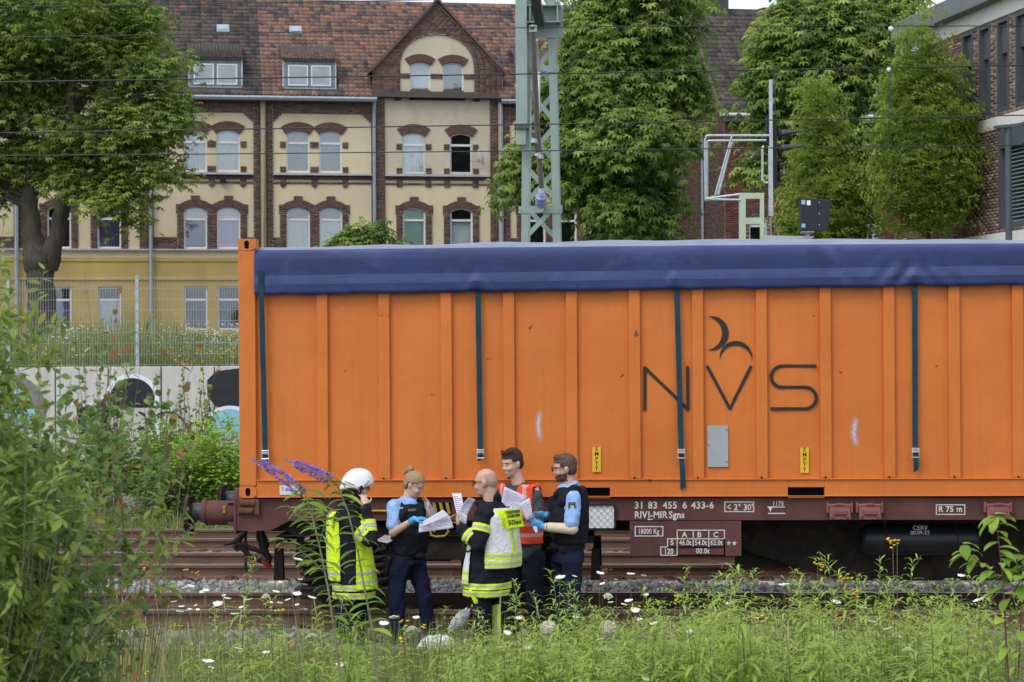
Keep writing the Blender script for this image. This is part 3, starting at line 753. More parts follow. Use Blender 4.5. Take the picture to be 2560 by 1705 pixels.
# number plate hanging below the sill with its stencilled table
p, q = at(1575, 1390, YS), at(1853, 1302, YS)
b = MB(); b.box(p.x, q.x, YS+.004, YS+.016, p.z, q.z); wpart(b, 'data_plate', m_brown, bevel=.002)
def wtext(s, px, py, hpx, name='stencil_lettering', Y=YS, sx=1.0, bold=.0022, space=1.05, mat=None):
    c = at(px, py, Y-.003); text(s, hpx/5075*20.1*1.40, mat or m_letter, wag, (c.x-CX0, c.y-YC, c.z-RAILZ), name=name, sx=sx, bold=bold, space=space)
for s_, x_ in (('31', 1586), ('83', 1620), ('455', 1657), ('6', 1706), ('433-6', 1728)): wtext(s_, x_, 1271, 17, sx=.98)
wtext('RIV', 1586, 1295, 17, sx=.9); wtext('I-MIR', 1620, 1295, 17, sx=.88); wtext('Sgns', 1672, 1295, 17, sx=.9)
wtext('2° 30\'', 1835, 1275, 15, sx=.9); wtext('1175', 1931, 1264, 11.5, sx=.85, bold=.001)
wtext('18000 Kg', 1595, 1334.5, 13, sx=.72, bold=.0016); wtext('R 75 m', 2346, 1279.5, 14.5, sx=.95)
for s_, x_ in (('A', 1705), ('B', 1743), ('C', 1783)): wtext(s_, x_, 1343, 13.5)
for s_, x_ in (('46.0t', 1698), ('54.0t', 1737), ('62.0t', 1776)): wtext(s_, x_, 1362.5, 12.5, sx=.80, bold=.0016)
wtext('S', 1676, 1362.5, 12.5); wtext('120', 1660, 1384.5, 13.5, sx=.8); wtext('00.0t', 1740, 1383.5, 13, sx=.85, bold=.0016)
def frame_px(segs, w=2.6):
    b = MB()
    for i, (x0, y0, x1, y1) in enumerate(segs):
        Y = YS-.0028-.0004*(i % 2); p, q = at(x0, y0, Y), at(x1, y1, Y); r = w/2/5075*20.1
        if abs(x1-x0) > abs(y1-y0): vs = [(p.x-r, Y, p.z-r), (q.x+r, Y, q.z-r), (q.x+r, Y, q.z+r), (p.x-r, Y, p.z+r)]
        else: vs = [(p.x-r, Y, p.z), (p.x+r, Y, p.z), (q.x+r, Y, q.z), (q.x-r, Y, q.z)]
        b.add(vs, [(0, 1, 2, 3)])
    return wpart(b, 'stencil_frame', m_letter)
def rect(x0, y0, x1, y1): return [(x0, y0, x1, y0), (x1, y0, x1, y1), (x0, y1, x1, y1), (x0, y0, x0, y1)]
frame_px(rect(1588, 1316.5, 1657, 1340)); frame_px(rect(1812, 1255, 1884, 1279)); frame_px(rect(2341, 1262, 2412, 1286))
frame_px(rect(1693, 1325.5, 1811, 1388) + rect(1669, 1347, 1811, 1367.5) + rect(1652, 1367.5, 1811, 1388) + [(1733, 1325.5, 1733, 1367.5), (1772, 1325.5, 1772, 1367.5)])
frame_px([(1920, 1267.5, 1961, 1267.5), (1921, 1283.5, 1962, 1283.5), (1620, 1298.5, 1630, 1298.5)])
b = MB(); Y = YS-.003
def tri(pts): b.add([tuple(at(x, y, Y)) for x, y in pts], [tuple(range(len(pts)))])
tri([(1921, 1268), (1931, 1268), (1926, 1280)])
b.add([tuple(at(1816+dx*10, 1267+dy*6, Y)) for dx, dy in ((0,0),(1,-1.1),(1.1,-.6),(.35,0),(1.1,.6),(1,1.1))], [(0,1,2,3),(0,3,4,5)])
for cx in (1822, 1836):
    st = [(cx+(7 if k % 2 == 0 else 2.9)*math.sin(k*math.pi/5), 1358-(7 if k % 2 == 0 else 2.9)*math.cos(k*math.pi/5)) for k in range(10)]
    for k in range(10): b.add([tuple(at(cx, 1358, Y)), tuple(at(*st[k], Y)), tuple(at(*st[(k+1) % 10], Y))], [(0, 1, 2)])
wpart(b, 'stencil_symbol', m_letter)
# air tank
yt = YS+.42; p, q = at(2148, 1349, yt), at(2452, 1349, yt); rt = (at(2300, 1311, yt).z-at(2300, 1388, yt).z)/2
b = MB(); L = q.x-p.x; b.lathe((p.x, yt, p.z), (1, 0, 0), [(0, .02), (.01, rt*.5), (.03, rt*.8), (.07, rt*.96), (.11, rt), (L-.11, rt), (L-.07, rt*.96), (L-.03, rt*.8), (L-.01, rt*.5), (L, .02)], 36)
tk = wpart(b, 'air_tank', m_tank, smooth=True)
for s_, x_, y_, h_ in (('CERV', 2282, 1324.5, 11), ('08.09-23', 2276, 1336, 9.5)):
    yy = yt-rt*.985-.004 if s_ == 'CERV' else yt-rt-.004; c = at(x_, y_, yy); text(s_, h_/5075*yy*1.4, m_letter, tk, (c.x-CX0, c.y-YC, c.z-RAILZ), rot=(R(72) if s_ == 'CERV' else R(80), 0, 0), bold=.0006)
b = MB()
for xx in (p.x+.25, q.x-.25): b.tube([(xx, yt-rt*math.cos(a)*1.015, p.z-rt*math.sin(a)*1.015) for a in np.linspace(-2.4, 2.4, 20) if True], .008, 5); b.box(xx-.02, xx+.02, yt-.02, yt+.02, p.z+rt, ZB-.05)
wpart(b, 'tank_strap', m_bogie)
# mesh document holder
p, q = at(1466, 1323, YS-.03), at(1538, 1262, YS-.03); b = MB()
for a, c in (((p.x, p.z), (q.x, p.z)), ((q.x, p.z), (q.x, q.z)), ((q.x, q.z), (p.x, q.z)), ((p.x, q.z), (p.x, p.z))): b.bar((a[0], YS-.03, a[1]), (c[0], YS-.03, c[1]), .016, .014)
dh = wpart(b, 'document_holder', m_black)
b = MB(); b.box(p.x+.01, q.x-.012, YS-.018, YS-.012, p.z+.01, q.z-.008); b.v = [(x-CX0, y-YC, z-RAILZ) for x, y, z in b.v]; b.build('document_sheet', m_white, dh)
b = MB(); w_, h_ = q.x-p.x, q.z-p.z
for k in range(-4, 6):
    for sg in (1, -1):
        pts = []
        for t in np.linspace(0, 1, 12):
            xx = k*w_/4.5 + t*h_*.95 if sg > 0 else k*w_/4.5 + (1-t)*h_*.95
            if 0 <= xx <= w_: pts.append((p.x+xx, YS-.024-.002*sg, p.z+t*h_))
        if len(pts) > 1: b.tube(pts, .0015, 4)
b.v = [(x-CX0, y-YC, z-RAILZ) for x, y, z in b.v]; b.build('wire_mesh', m_black, dh)
# hazard-striped plate and yellow brake rod
p, q = at(1052, 1284, YS), at(1128, 1256, YS)
b = MB(); b.box(p.x, q.x, YS-.006, YS-.001, p.z, q.z, 0)
for k in range(5):
    x = p.x+.01+k*.065; b.hexa([(x, YS-.009, p.z), (x+.03, YS-.009, p.z), (x+.03, YS-.0062, p.z), (x, YS-.0062, p.z), (x-.025, YS-.009, q.z), (x+.005, YS-.009, q.z), (x+.005, YS-.0062, q.z), (x-.025, YS-.0062, q.z)], 1)
wpart(b, 'hazard_plate', [m_dark, m_yell_dk])
b = MB(); b.tube([tuple(at(925, 1277, YS-.02)), tuple(at(1075, 1279, YS-.02)), tuple(at(1085, 1300, YS-.03)), tuple(at(1085, 1330, YS-.03))], .012, 8)
wpart(b, 'brake_rod', m_yell_dk)
b = MB(); b.tube([tuple(at(x, y, YS-.04)) for x, y in ((1075, 1322), (1078, 1338), (1090, 1342), (1112, 1340), (1121, 1330), (1118, 1318), (1105, 1316))], .011, 8); wpart(b, 'brake_handle', m_yell_dk)

# bogie (pivot under the sill), local origin on the rail under the pivot
def bogie(xc):
    g = bpy.data.objects.new('bogie', None); g.empty_display_size = .1; link(g, wag); g.location = (xc-CX0, 0, 0)
    def gp(b, name, m, **k): return b.build(name, m, g, **k)
    r = .46; wb = .90
    for ax in (-wb, wb):
        for s in (-1, 1):
            b = MB(); b.lathe((ax, s*.75, r), (0, s, 0), [(-.11, r+.028), (-.085, r+.026), (-.08, r), (.03, r-.004), (.035, r-.06), (.0, r-.065), (-.01, .16), (.03, .14), (.05, .10)], 40)
            gp(b, 'wheel', m_bogie, smooth=True)
        b = MB(); b.tube([(ax, -1.0, r), (ax, 1.0, r)], .08, 14); gp(b, 'axle', m_bogie, smooth=True)
    for s in (-1, 1):
        y = s*1.0
        b = MB(); prof = [(-1.62, .92), (-1.60, 1.00), (-.75, 1.02), (-.45, .86), (.45, .86), (.75, 1.02), (1.60, 1.00), (1.62, .92), (1.40, .80), (.62, .80), (.42, .56), (-.42, .56), (-.62, .80), (-1.40, .80)]
        b.prism([(a, z-RAILZ+.16) for a, z in prof], y-.035, y+.035, 'y'); b.box(-1.55, 1.55, y-.09, y+.09, .775, .79)
        for ax in (-wb, wb):
            for dx in (-.40, .40): b.box(ax+dx-.10, ax+dx+.10, y-.09, y+.10, .235, .26)
        gp(b, 'side_frame', m_bogie, bevel=.006)
        for ax in (-wb, wb):
            b = MB(); b.hexa([(ax-.15, y-.10, .30), (ax+.15, y-.10, .30), (ax+.15, y+.10, .30), (ax-.15, y+.10, .30), (ax-.18, y-.10, .68), (ax+.18, y-.10, .68), (ax+.18, y+.10, .68), (ax-.18, y+.10, .68)])
            b.lathe((ax, y, r), (0, s, 0), [(.10, .13), (.13, .13), (.14, .11), (.16, .05)], 20)
            for dx in (-1, 1): b.hexa([(ax+dx*.30-.16, y-.08, .20), (ax+dx*.30+.16, y-.08, .20), (ax+dx*.30+.16, y+.08, .20), (ax+dx*.30-.16, y+.08, .20), (ax+dx*.28-.16, y-.08, .27), (ax+dx*.28+.16, y-.08, .27), (ax+dx*.28+.16, y+.08, .27), (ax+dx*.28-.16, y+.08, .27)])
            gp(b, 'axle_box', m_bogie, bevel=.008)
            for dx in (-.36, .36):
                b = MB(); n = 60; b.tube([(ax+dx+.082*math.cos(t), y+.082*math.sin(t), .28+.42*i/n) for i, t in enumerate(np.linspace(0, 2*math.pi*5.5, n+1))], .021, 7); gp(b, 'coil_spring', m_bogie, smooth=True)
        for ax in (-1.62, -.30, .30, 1.62):
            b = MB(); b.prism([(ax-.05, .30), (ax+.05, .30), (ax+.04, .62), (ax-.04, .62)], y-.3*s-.05, y-.3*s+.05, 'y')
            gp(b, 'brake_block', m_bogie)
    b = MB(); b.box(-.16, .16, -1.0, 1.0, .52, .80); gp(b, 'bolster', m_bogie)
    for e in (-1.54, 1.54): b = MB(); b.box(e-.06, e+.06, -1.0, 1.0, .70, .77); gp(b, 'end_beam', m_bogie)
    return g
bogie(at(1085, 1400, YC-1.0).x); bogie(at(1085, 1400, YC-1.0).x+14.2)
# coupling gear hanging under the headstock
b = MB(); Yh = YC-.25
def h(px, py, dy=0): return tuple(at(px, py, Yh+dy))
b.tube([h(615, 1325), h(600, 1345), h(585, 1355), h(560, 1362)], [.03, .035, .025, .012], 8); b.tube([h(600, 1350), h(585, 1370), h(592, 1375), h(612, 1362)], .022, 8)
b.tube([h(595, 1360), h(640, 1374), h(662, 1385), h(668, 1360), h(650, 1320)], .028, 8); b.tube([h(600, 1365), h(630, 1395), h(660, 1405)], .026, 8)
wpart(b, 'coupling_hook', m_bogie, smooth=True)
for k, (xa, xb) in enumerate(((645, 660), (655, 668))):
    b = MB(); b.tube([h(xa, 1322, -.2*k), h(xa, 1345, -.2*k), h(xb-6, 1370, -.2*k), h(xb+8, 1395, -.2*k), h(xb+4, 1412, -.2*k)], .022, 8); wpart(b, 'brake_hose', m_bogie, smooth=True)
b = MB(); b.tube([h(655, 1401, -.3), h(668, 1410, -.3), h(677, 1419, -.3)], [.018, .036, .022], 10); wpart(b, 'red_cock_handle', M('cock_red', (.30,.015,.02), .5, 0, .2), smooth=True)
b = MB(); b.tube([h(614, 1330), h(614, 1420), h(617, 1428)], .016, 8); wpart(b, 'uncoupling_lever', m_bogie)
# ================================================================ retaining wall and mesh fence
YW = 38.0
m_wallc = M('wall_concrete', (0.54, 0.52, 0.49), .9, 0, .12, 1.5, .2, .2, (.22,.21,.20), .5, (1,1,.3))
rw = thing('retaining_wall', 'pale concrete panel retaining wall with black and blue graffiti', 'wall', (0, YW, 0))
zw = at(300, 917, YW).z
jx = [at(p, 950, YW).x for p in (138, 270, 403, 536)]
pw = (jx[-1]-jx[0])/3; x = jx[0]-9*pw
k = 0
while x < 16:
    b = MB(); b.box(x+.012-0, x+pw-.012, -.0, .22, -.3, zw+random.uniform(-.008, .008)); b.build('wall_panel', m_wallc, rw, bevel=.012); x += pw
b = MB(); b.box(jx[0]-9*pw, 16, .10, .21, -.3, zw-.03); b.build('wall_core', m_dark, rw)
def gpoly(pts, name, mat, off, lab):
    b = MB(); q = [at(x, y, YW-off) for x, y in pts]; b.add([(p.x, -off, p.z) for p in q], [tuple(range(len(q)))]); o = b.build(name, mat, rw); o['label'] = lab
def arc(cx, cy, rx, ry, a0, a1, n=20): return [(cx+rx*math.cos(R(a)), cy-ry*math.sin(R(a))) for a in np.linspace(a0, a1, n)]
m_gb = M('graffiti_black', (.022,.024,.032), .8, 0, .4, 4, .1); m_gw = M('graffiti_white', (.72,.76,.82), .8, 0, .05, 4, .1); m_gl = M('graffiti_blue', (.24,.50,.66), .8, 0, .12, 4, .1); m_gg = M('graffiti_grey', (.20,.20,.20), .9, 0, .3, 9, .1)
def ring(cx, cy, rx, ry, a0, a1, w, off, mat, lab, n=24):
    b = MB(); o_ = arc(cx, cy, rx, ry, a0, a1, n); i_ = arc(cx, cy, rx-w, ry-w, a0, a1, n)
    vs = [at(*p, YW-off) for p in o_+i_]; b.add([(p.x, -off, p.z) for p in vs], [(k, k+1, n+k+1, n+k) for k in range(n-1)]); o = b.build('graffiti_outline', mat, rw); o['label'] = lab
gpoly(arc(332, 1000, 58, 56, -20, 200), 'graffiti_patch', m_gb, .004, 'black dome shaped graffiti patch'); ring(330, 998, 68, 64, -25, 160, 11, .007, m_gw, 'white graffiti outline round the black dome')
gpoly([(190, 1012), (215, 1018), (235, 1016), (262, 1000), (275, 1040), (275, 1110), (200, 1110)], 'graffiti_patch', m_gb, .005, 'black graffiti wedge')
b = MB(); st = stroke([(150, 1003), (180, 1010), (213, 1013), (240, 1008), (268, 985)], 7)
for i, poly in enumerate(st):
    q = [at(x, y, YW-.008-.0004*i) for x, y in poly]; b.add([(p.x, p.y-YW, p.z) for p in q], [tuple(range(len(q)))])
b.build('graffiti_outline', m_gw, rw)
gpoly([(518, 950), (540, 928), (600, 920), (760, 925), (760, 1015), (700, 1020), (600, 1016), (540, 1018), (518, 990)], 'graffiti_patch', m_gb, .005, 'broad black graffiti block')
gpoly(arc(575, 1090, 68, 68, 0, 180), 'graffiti_patch', m_gl, .004, 'light blue graffiti dome'); ring(575, 1090, 76, 76, 0, 180, 9, .0065, m_gw, 'pale outline round the blue graffiti dome')
gpoly(arc(25, 1030, 62, 58, -60, 150), 'graffiti_patch', m_gl, .0055, 'light blue graffiti curve'); ring(20, 1030, 96, 96, -20, 140, 32, .004, m_gg, 'dark sprayed band round blue graffiti')
ring(418, 1090, 56, 62, -10, 120, 5, .006, m_gb, 'thin black graffiti arc'); gpoly(arc(410, 1100, 44, 50, 0, 180), 'graffiti_patch', m_gw, .0045, 'white graffiti dome')

fe = thing('mesh_fence', 'galvanised double wire mesh fence standing on the retaining wall', 'fence', (0, YW+.12, zw))
fz0 = .03; fz1 = at(300, 694, YW+.12).z - zw
px_ = [at(20, 800, YW+.12).x, at(343, 800, YW+.12).x]; fp = px_[1]-px_[0]
x = px_[0]-3*fp
while x < 14:
    b = MB(); b.box(x-.03, x+.03, -.02, .03, -.02, fz1+.03); b.box(x-.034, x+.034, -.024, .034, fz1+.03, fz1+.04); b.build('fence_post', m_galv, fe)
    b = MB()
    for q in np.arange(x+.04, x+fp-.02, .05): b.box(q-.0018, q+.0018, -.030, -.025, fz0, fz1+.015)
    for z in np.linspace(fz0, fz1, 9):
        for yy in (-.037, -.023): b.box(x-.01, x+fp+.01, yy-.0024, yy+.0024, z-.0024, z+.0024)
    b.build('fence_panel', m_galv, fe, clean=False)
    x += fp

# ================================================================ overhead line mast (lattice) with its cantilever
YM = 32.3
m_mast = M('mast_green', (0.26, 0.335, 0.305), .55, .1, .10, 4, .1, .4)
m_pipe = M('cantilever_tube', (.20,.19,.165), .5, .4, .15, 10, .1)
m_insu = M('insulator_blue', (.22,.28,.46), .35, 0, .1, 10, 0)
def mz(py, Y=YM): return at(1345, py, Y).z
ma = thing('catenary_mast', 'tall grey-green steel lattice mast carrying overhead line arm', 'mast', (at(1350, 620, YM).x, YM, zground(0, YM)))
MX, MZ = ma.location.x, ma.location.z
def mp(b, name, m, parent=None, **k):
    b.v = [(x-MX, y-YM, z-MZ) for x, y, z in b.v]; return b.build(name, m, ma if parent is None else parent, **k)
def chord(px0, px1, py, Y=YM): return at(px0, py, Y).x, at(px1, py, Y).x
zt_, zb_ = at(1350, -420, YM).z, MZ-.2
# two front flat chords, two behind; widening towards the foot
def mx(side, z):
    # chord outer/inner edges measured at two heights
    y1, y2 = at(1350, 340, YM).z, at(1350, 600, YM).z
    if side < 0: a = (at(1305, 340, YM).x, at(1324, 340, YM).x); c = (at(1303, 600, YM).x, at(1321, 600, YM).x)
    else: a = (at(1376, 340, YM).x, at(1395, 340, YM).x); c = (at(1382, 600, YM).x, at(1401, 600, YM).x)
    t = (z-y1)/(y2-y1); return a[0]+(c[0]-a[0])*t, a[1]+(c[1]-a[1])*t
for side in (-1, 1):
    for d in (0, .62):
        b = MB(); (a0, a1), (c0, c1) = mx(side, zb_), mx(side, zt_)
        b.hexa([(a0, YM+d, zb_), (a1, YM+d, zb_), (a1, YM+d+.012, zb_), (a0, YM+d+.012, zb_), (c0, YM+d, zt_), (c1, YM+d, zt_), (c1, YM+d+.012, zt_), (c0, YM+d+.012, zt_)])
        w = (a1-a0)*.12; e0, e1 = (a0, c0) if side < 0 else (a1-w, c1-w)
        b.hexa([(e0, YM+d+.0125, zb_), (e0+w, YM+d+.0125, zb_), (e0+w, YM+d+.11*(1 if d == 0 else 1), zb_), (e0, YM+d+.11, zb_), (e1, YM+d+.0125, zt_), (e1+w, YM+d+.0125, zt_), (e1+w, YM+d+.11, zt_), (e1, YM+d+.11, zt_)])
        mp(b, 'mast_chord', m_mast)
def brace(pl, pr, d):
    (l0, l1), (r0, r1) = mx(-1, mz(pl)), mx(1, mz(pr)); b = MB(); b.bar((l0+.03, YM+.02+d, mz(pl)), (r1-.03, YM+.02+d, mz(pr)), .075, .008, up=(0, 1, 0)); mp(b, 'diagonal_brace', m_mast)
yy = 595; sgn = 1
for i in range(11):
    a = 600-i*98
    if sgn > 0: brace(a, a-92, 0)
    else: brace(a-92, a, 0)
    if sgn > 0: brace(a-92, a, .60)
    else: brace(a, a-92, .60)
    sgn = -sgn
def plate(x0, x1, y0, y1, dy=-.014, th=.012, name='cross_plate'):
    Y = YM+dy; p, q = at(x0, y1, Y), at(x1, y0, Y); b = MB(); b.box(p.x, q.x, Y, Y+th, p.z, q.z)
    for bx in (p.x+.04, q.x-.04): b.lathe((bx, Y, (p.z+q.z)/2), (0, -1, 0), [(0, .02), (.014, .02)], 6)
    return mp(b, name, m_mast)
plate(1296, 1406, 514, 533); plate(1318, 1397, 163, 181); plate(1316, 1407, 13, 96, -.02)
# upper bracket with cantilever beam coming towards the tracks
b = MB(); p, q = at(1318, 60, YM-.1), at(1402, 14, YM-.1)
b.box(p.x, q.x, YM-.25, YM-.03, q.z-.02, q.z); b.box(p.x, q.x, YM-.25, YM-.03, p.z, p.z+.02)
for bx in (p.x+.05, q.x-.05): b.box(bx-.01, bx+.01, YM-.24, YM-.03, p.z, q.z)
mp(b, 'arm_bracket', m_mast)
b = MB(); b.bar(tuple(at(1350, 58, YM-.15)), tuple(at(1330, -60, YM-3.2)), .14, .16); mp(b, 'cantilever_beam', M('beam_dark', (.035,.04,.035), .6, .2, .2))
# tension weight guard tube in front of the near chord
b = MB(); Y = YM-.3
p, q = at(1290, 312, Y), at(1315, -300, Y); b.box(p.x, q.x, Y, Y+.22, p.z, q.z); mp(b, 'weight_guide', m_mast, bevel=.01)
p, q = at(1286, 322, Y), at(1322, 309, Y); b = MB(); b.box(p.x, q.x, Y-.02, Y+.24, p.z, q.z); mp(b, 'guide_collar', M('collar_grey', (.08,.095,.09), .6, .2, .1))
p, q = at(1290, 362, Y), at(1314, 322, Y); b = MB(); b.box(p.x, q.x, Y+.02, Y+.2, p.z, q.z); mp(b, 'guide_foot', m_mast, bevel=.01)
# cantilever tube, insulators
def mpt(x, y, d): return tuple(at(x, y, YM+d))
b = MB(); b.tube([mpt(1331, 64, -1.7), mpt(1342, 300, -.9), mpt(1354, 478, -.30)], [.045, .045, .042], 12); mp(b, 'stay_tube', m_pipe, smooth=True)
b = MB(); b.lathe(mpt(1351, 512, -.10), Vector(mpt(1354, 476, -.30))-Vector(mpt(1351, 512, -.10)), [(0, .035), (.015, .035), (.016, .085), (.05, .085), (.06, .05), (.075, .09), (.11, .09), (.12, .05), (.135, .09), (.17, .09), (.19, .045)], 16); mp(b, 'insulator', m_insu, smooth=True)
b = MB(); b.lathe(mpt(1354, 479, -.31), (0, 0, 1), [(-.03, .055), (.05, .058), (.06, .045)], 14); b.lathe(mpt(1351, 522, -.04), (0, -1, 0), [(0, .02), (.02, .06), (.03, .06)], 10); b.lathe(mpt(1333, 72, -1.65), (0, 0, 1), [(-.05, .06), (.05, .06)], 12); mp(b, 'tube_clamp', m_galv)
b = MB(); b.tube([mpt(1341, 100, -1.2), mpt(1346, 150, -.9), mpt(1348, 175, -.8)], .02, 8); b.tube([mpt(1348, 180, -.8), mpt(1345, 335, -.75)], .022, 8); mp(b, 'steady_rod', M('rod_bright', (.6,.62,.63), .35, .6, .05))
b = MB(); b.lathe(mpt(1354, 172, -.75), (.4, 0, -.7), [(0, .03), (.02, .06), (.06, .06), (.08, .03)], 12); mp(b, 'insulator', m_insu, smooth=True)
b = MB(); b.tube([mpt(1333, 332, -1.0), mpt(1340, 360, -.9), mpt(1344, 385, -.8), mpt(1348, 395, -.6)], .035, 10); b.lathe(mpt(1333, 330, -1.0), (0, 0, 1), [(-.02, .04), (.03, .04)], 10); mp(b, 'registration_arm', m_pipe, smooth=True)
for (x_, y_, d_) in ((1336, 352, -.95), (1345, 386, -.8), (1352, 392, -.8)):
    b = MB(); b.lathe(mpt(x_, y_, d_), (0.2, 0, 1), [(-.03, .05), (.03, .05)], 10); mp(b, 'tube_clamp', m_galv)
# wires
m_wire = M('wire_dark', (.035,.04,.042), .5, .4, .2, 10, 0)
def wire(name, label, pts, Y, r):
    q = [at(x, y, Y) for x, y in pts]; d0 = (q[1]-q[0])/(q[1].x-q[0].x); d1 = (q[-1]-q[-2])/(q[-1].x-q[-2].x)
    q = [q[0]+d0*(-26)] + q + [q[-1]+d1*26]; b = MB(); b.tube([tuple(p) for p in q], r, 6); o = b.build(name, m_wire); tag(o, label, 'wire', 'overhead line wires')
wire('overhead_wire', 'topmost thin overhead wire above the house roofs', [(0, 17), (640, 7), (1280, -4)], 32.2, .0085)
wire('overhead_wire', 'sagging overhead wire passing the top bracket of the lattice mast', [(0, 93), (461, 86), (1080, 73), (1500, 66), (1920, 65), (2560, 65)], 25.75, .0065)
wire('overhead_wire', 'thick overhead wire crossing the lattice mast just under its upper plate', [(0, 205), (640, 195), (1520, 182), (2560, 163)], 29.25, .0100)
wire('overhead_wire', 'overhead wire passing the collar of the weight guide tube', [(0, 332), (640, 322), (1520, 308), (2560, 288)], 25.75, .0085)
wire('overhead_wire', 'lowest overhead contact wire passing the tube clamps of the mast', [(0, 389), (640, 384), (1520, 375), (2560, 362)], 29.25, .0085)
for (x_, y0, y1, Y) in ((2227, 68, 291, 25.75), (2222, 170, 366, 29.25)):
    b = MB(); b.tube([tuple(at(x_, y0, Y)), tuple(at(x_, y1, Y))], .004, 5); o = b.build('wire_dropper', m_wire); tag(o, 'thin vertical dropper hanging from the '+('sagging' if y0 < 100 else 'thick')+' overhead wire', 'dropper', 'overhead line droppers')
    b = MB(); c = at(x_, y0+4, Y); b.lathe((c.x, c.y, c.z-.03), (0,0,1), [(0, .012), (.02, .03), (.05, .03), (.06, .012)], 8); b.build('clamp', m_white, o)

# ================================================================ signal with its service cage
YG = 33.6
sg = thing('railway_signal', 'black railway signal with long lamp hoods on a galvanised service frame', 'signal', (at(1880, 610, YG).x, YG, zground(0, YG)))
GX, GZ = sg.location.x, sg.location.z
m_pale = M('signal_post_green', (.40,.50,.36), .6, .05, .08, 4, .1)
def sp(b, name, m, parent=None, **k):
    b.v = [(x-GX, y-YG, z-GZ) for x, y, z in b.v]; return b.build(name, m, sg if parent is None else parent, **k)
def G(x, y, d=0): return tuple(at(x, y, YG+d))
def slab(x0, x1, y0, y1, d0, d1, name, m, parent=None, **k):
    p, q = at(x0, y1, YG+d0), at(x1, y0, YG+d0); b = MB(); b.box(p.x, q.x, YG+d0, YG+d1, p.z, q.z); return sp(b, name, m, parent, **k)
for x0, x1 in ((1848.5, 1864), (1901, 1910)):
    p, q = at(x0, 620, YG), at(x1, 482, YG); b = MB(); b.box(p.x, q.x, YG, YG+.12, GZ, q.z); sp(b, 'signal_post', m_pale)
slab(1863, 1902, 482, 497, .001, .12, 'post_crossbar', m_pale); slab(1863, 1902, 544, 560, .001, .12, 'post_crossbar', m_pale)
def tubes(paths, r, name, m, n=6):
    for pth in paths: b = MB(); b.tube([G(*p) for p in pth], r, n); sp(b, name, m)
tubes([[(1764, 500), (1762, 352), (1766, 340), (1770, 339), (1932, 339)], [(1768, 500, .8), (1768, 353, .8), (1775, 352, .8), (1920, 351, .8)], [(1764, 500), (1768, 500, .8)], [(1830, 340), (1789, 485)], [(1764, 497), (1848, 486)], [(1764, 498), (1850, 500)], [(1789, 486), (1796, 486, .8), (1830, 353, .8)], [(1910, 365, -.05), (1906, 370, -.05), (1906, 452, -.05), (1912, 457, -.05), (1920, 457, -.05)]], .022, 'cage_tube', m_galv)
p, q = at(1922, 540, YG-.02), at(1932, 365, YG-.02); b = MB(); b.box(p.x, q.x, YG-.02, YG+.06, p.z, q.z); sp(b, 'signal_rail', m_galv)
slab(1923.5, 1931, 199, 365, -.018, .03, 'signal_rail', m_galv); slab(1926, 1929, 540, 612, 0, .06, 'signal_rail', M('rail_grey', (.2,.22,.23), .5, .3))
slab(1936.5, 1938.2, 165, 290, 0, .02, 'lightning_rod', m_wire)
slab(1932.5, 1942, 287, 466, 0, .45, 'signal_screen', m_black); slab(1918, 1923, 287, 355, .05, .35, 'screen_back', m_black)
def hood(x0, y0, y1, x1, ytip, d):
    # long visor: half shell tapering to a point towards the line of sight of the driver
    b = MB(); n = 8; rings = []
    for t in np.linspace(0, 1, 7):
        xx = x0+(x1-x0)*t; hh = (y1-y0)*(1-t)**1.15
        c = Vector(G(xx, y0+(ytip-y0)*t+hh*.5, d)); r = max(.006, hh/5075*YG*.5); rings.append((c, r))
    vs = [tuple(c+Vector((0, r*1.15*math.cos(a), r*math.sin(a)))) for c, r in rings for a in np.linspace(-.5, math.pi+.5, n)]
    b.add(vs, [(i*n+j, i*n+j+1, (i+1)*n+j+1, (i+1)*n+j) for i in range(6) for j in range(n-1)]); o = sp(b, 'lamp_hood', M('hood_black', (.05,.053,.065), .45, 0, .2, 8, .05), smooth=True); o.modifiers.new('t', 'SOLIDIFY').thickness = .012
    b = MB(); c = G(x0-3, (y0+y1)/2, d); b.lathe(c, (1, 0, 0), [(0, .10), (.05, .10), (.06, .07)], 14); b.v = [(x-GX, y-YG, z-GZ) for x, y, z in b.v]; b.build('lamp_unit', m_black, o)
hood(1948, 324, 349, 2025, 325, .1); hood(1948, 361, 388, 2025, 362, .1); hood(1945, 406, 424, 1980, 408, .25); hood(1945, 433, 448, 1980, 434, .25)
# indicator box on its arm
b = MB(); p0, p1 = at(2003, 576, YG-.3), at(2045, 496, YG-.3); q0 = at(2075, 577, YG-.25)
ztp, zbt = p1.z, p0.z
b.hexa([(p0.x, YG-.3, zbt), (p1.x, YG-.3, zbt), (p1.x, YG+.15, zbt), (p0.x, YG+.15, zbt), (p0.x, YG-.3, ztp), (p1.x, YG-.3, ztp), (p1.x, YG+.15, ztp), (p0.x, YG+.15, ztp)])
zb2 = at(2070, 572, YG-.3).z
b.hexa([(p1.x, YG-.298, zbt), (q0.x-.035, YG-.298, zb2), (q0.x-.035, YG+.14, zb2), (p1.x, YG+.14, zbt), (p1.x, YG-.298, ztp-.003), (q0.x+.02, YG-.298, ztp-.03), (q0.x+.02, YG+.14, ztp-.03), (p1.x, YG+.14, ztp-.003)])
bx = sp(b, 'indicator_box', M('box_black', (.016,.018,.026), .55, 0, .15, 6, .03), bevel=.008)
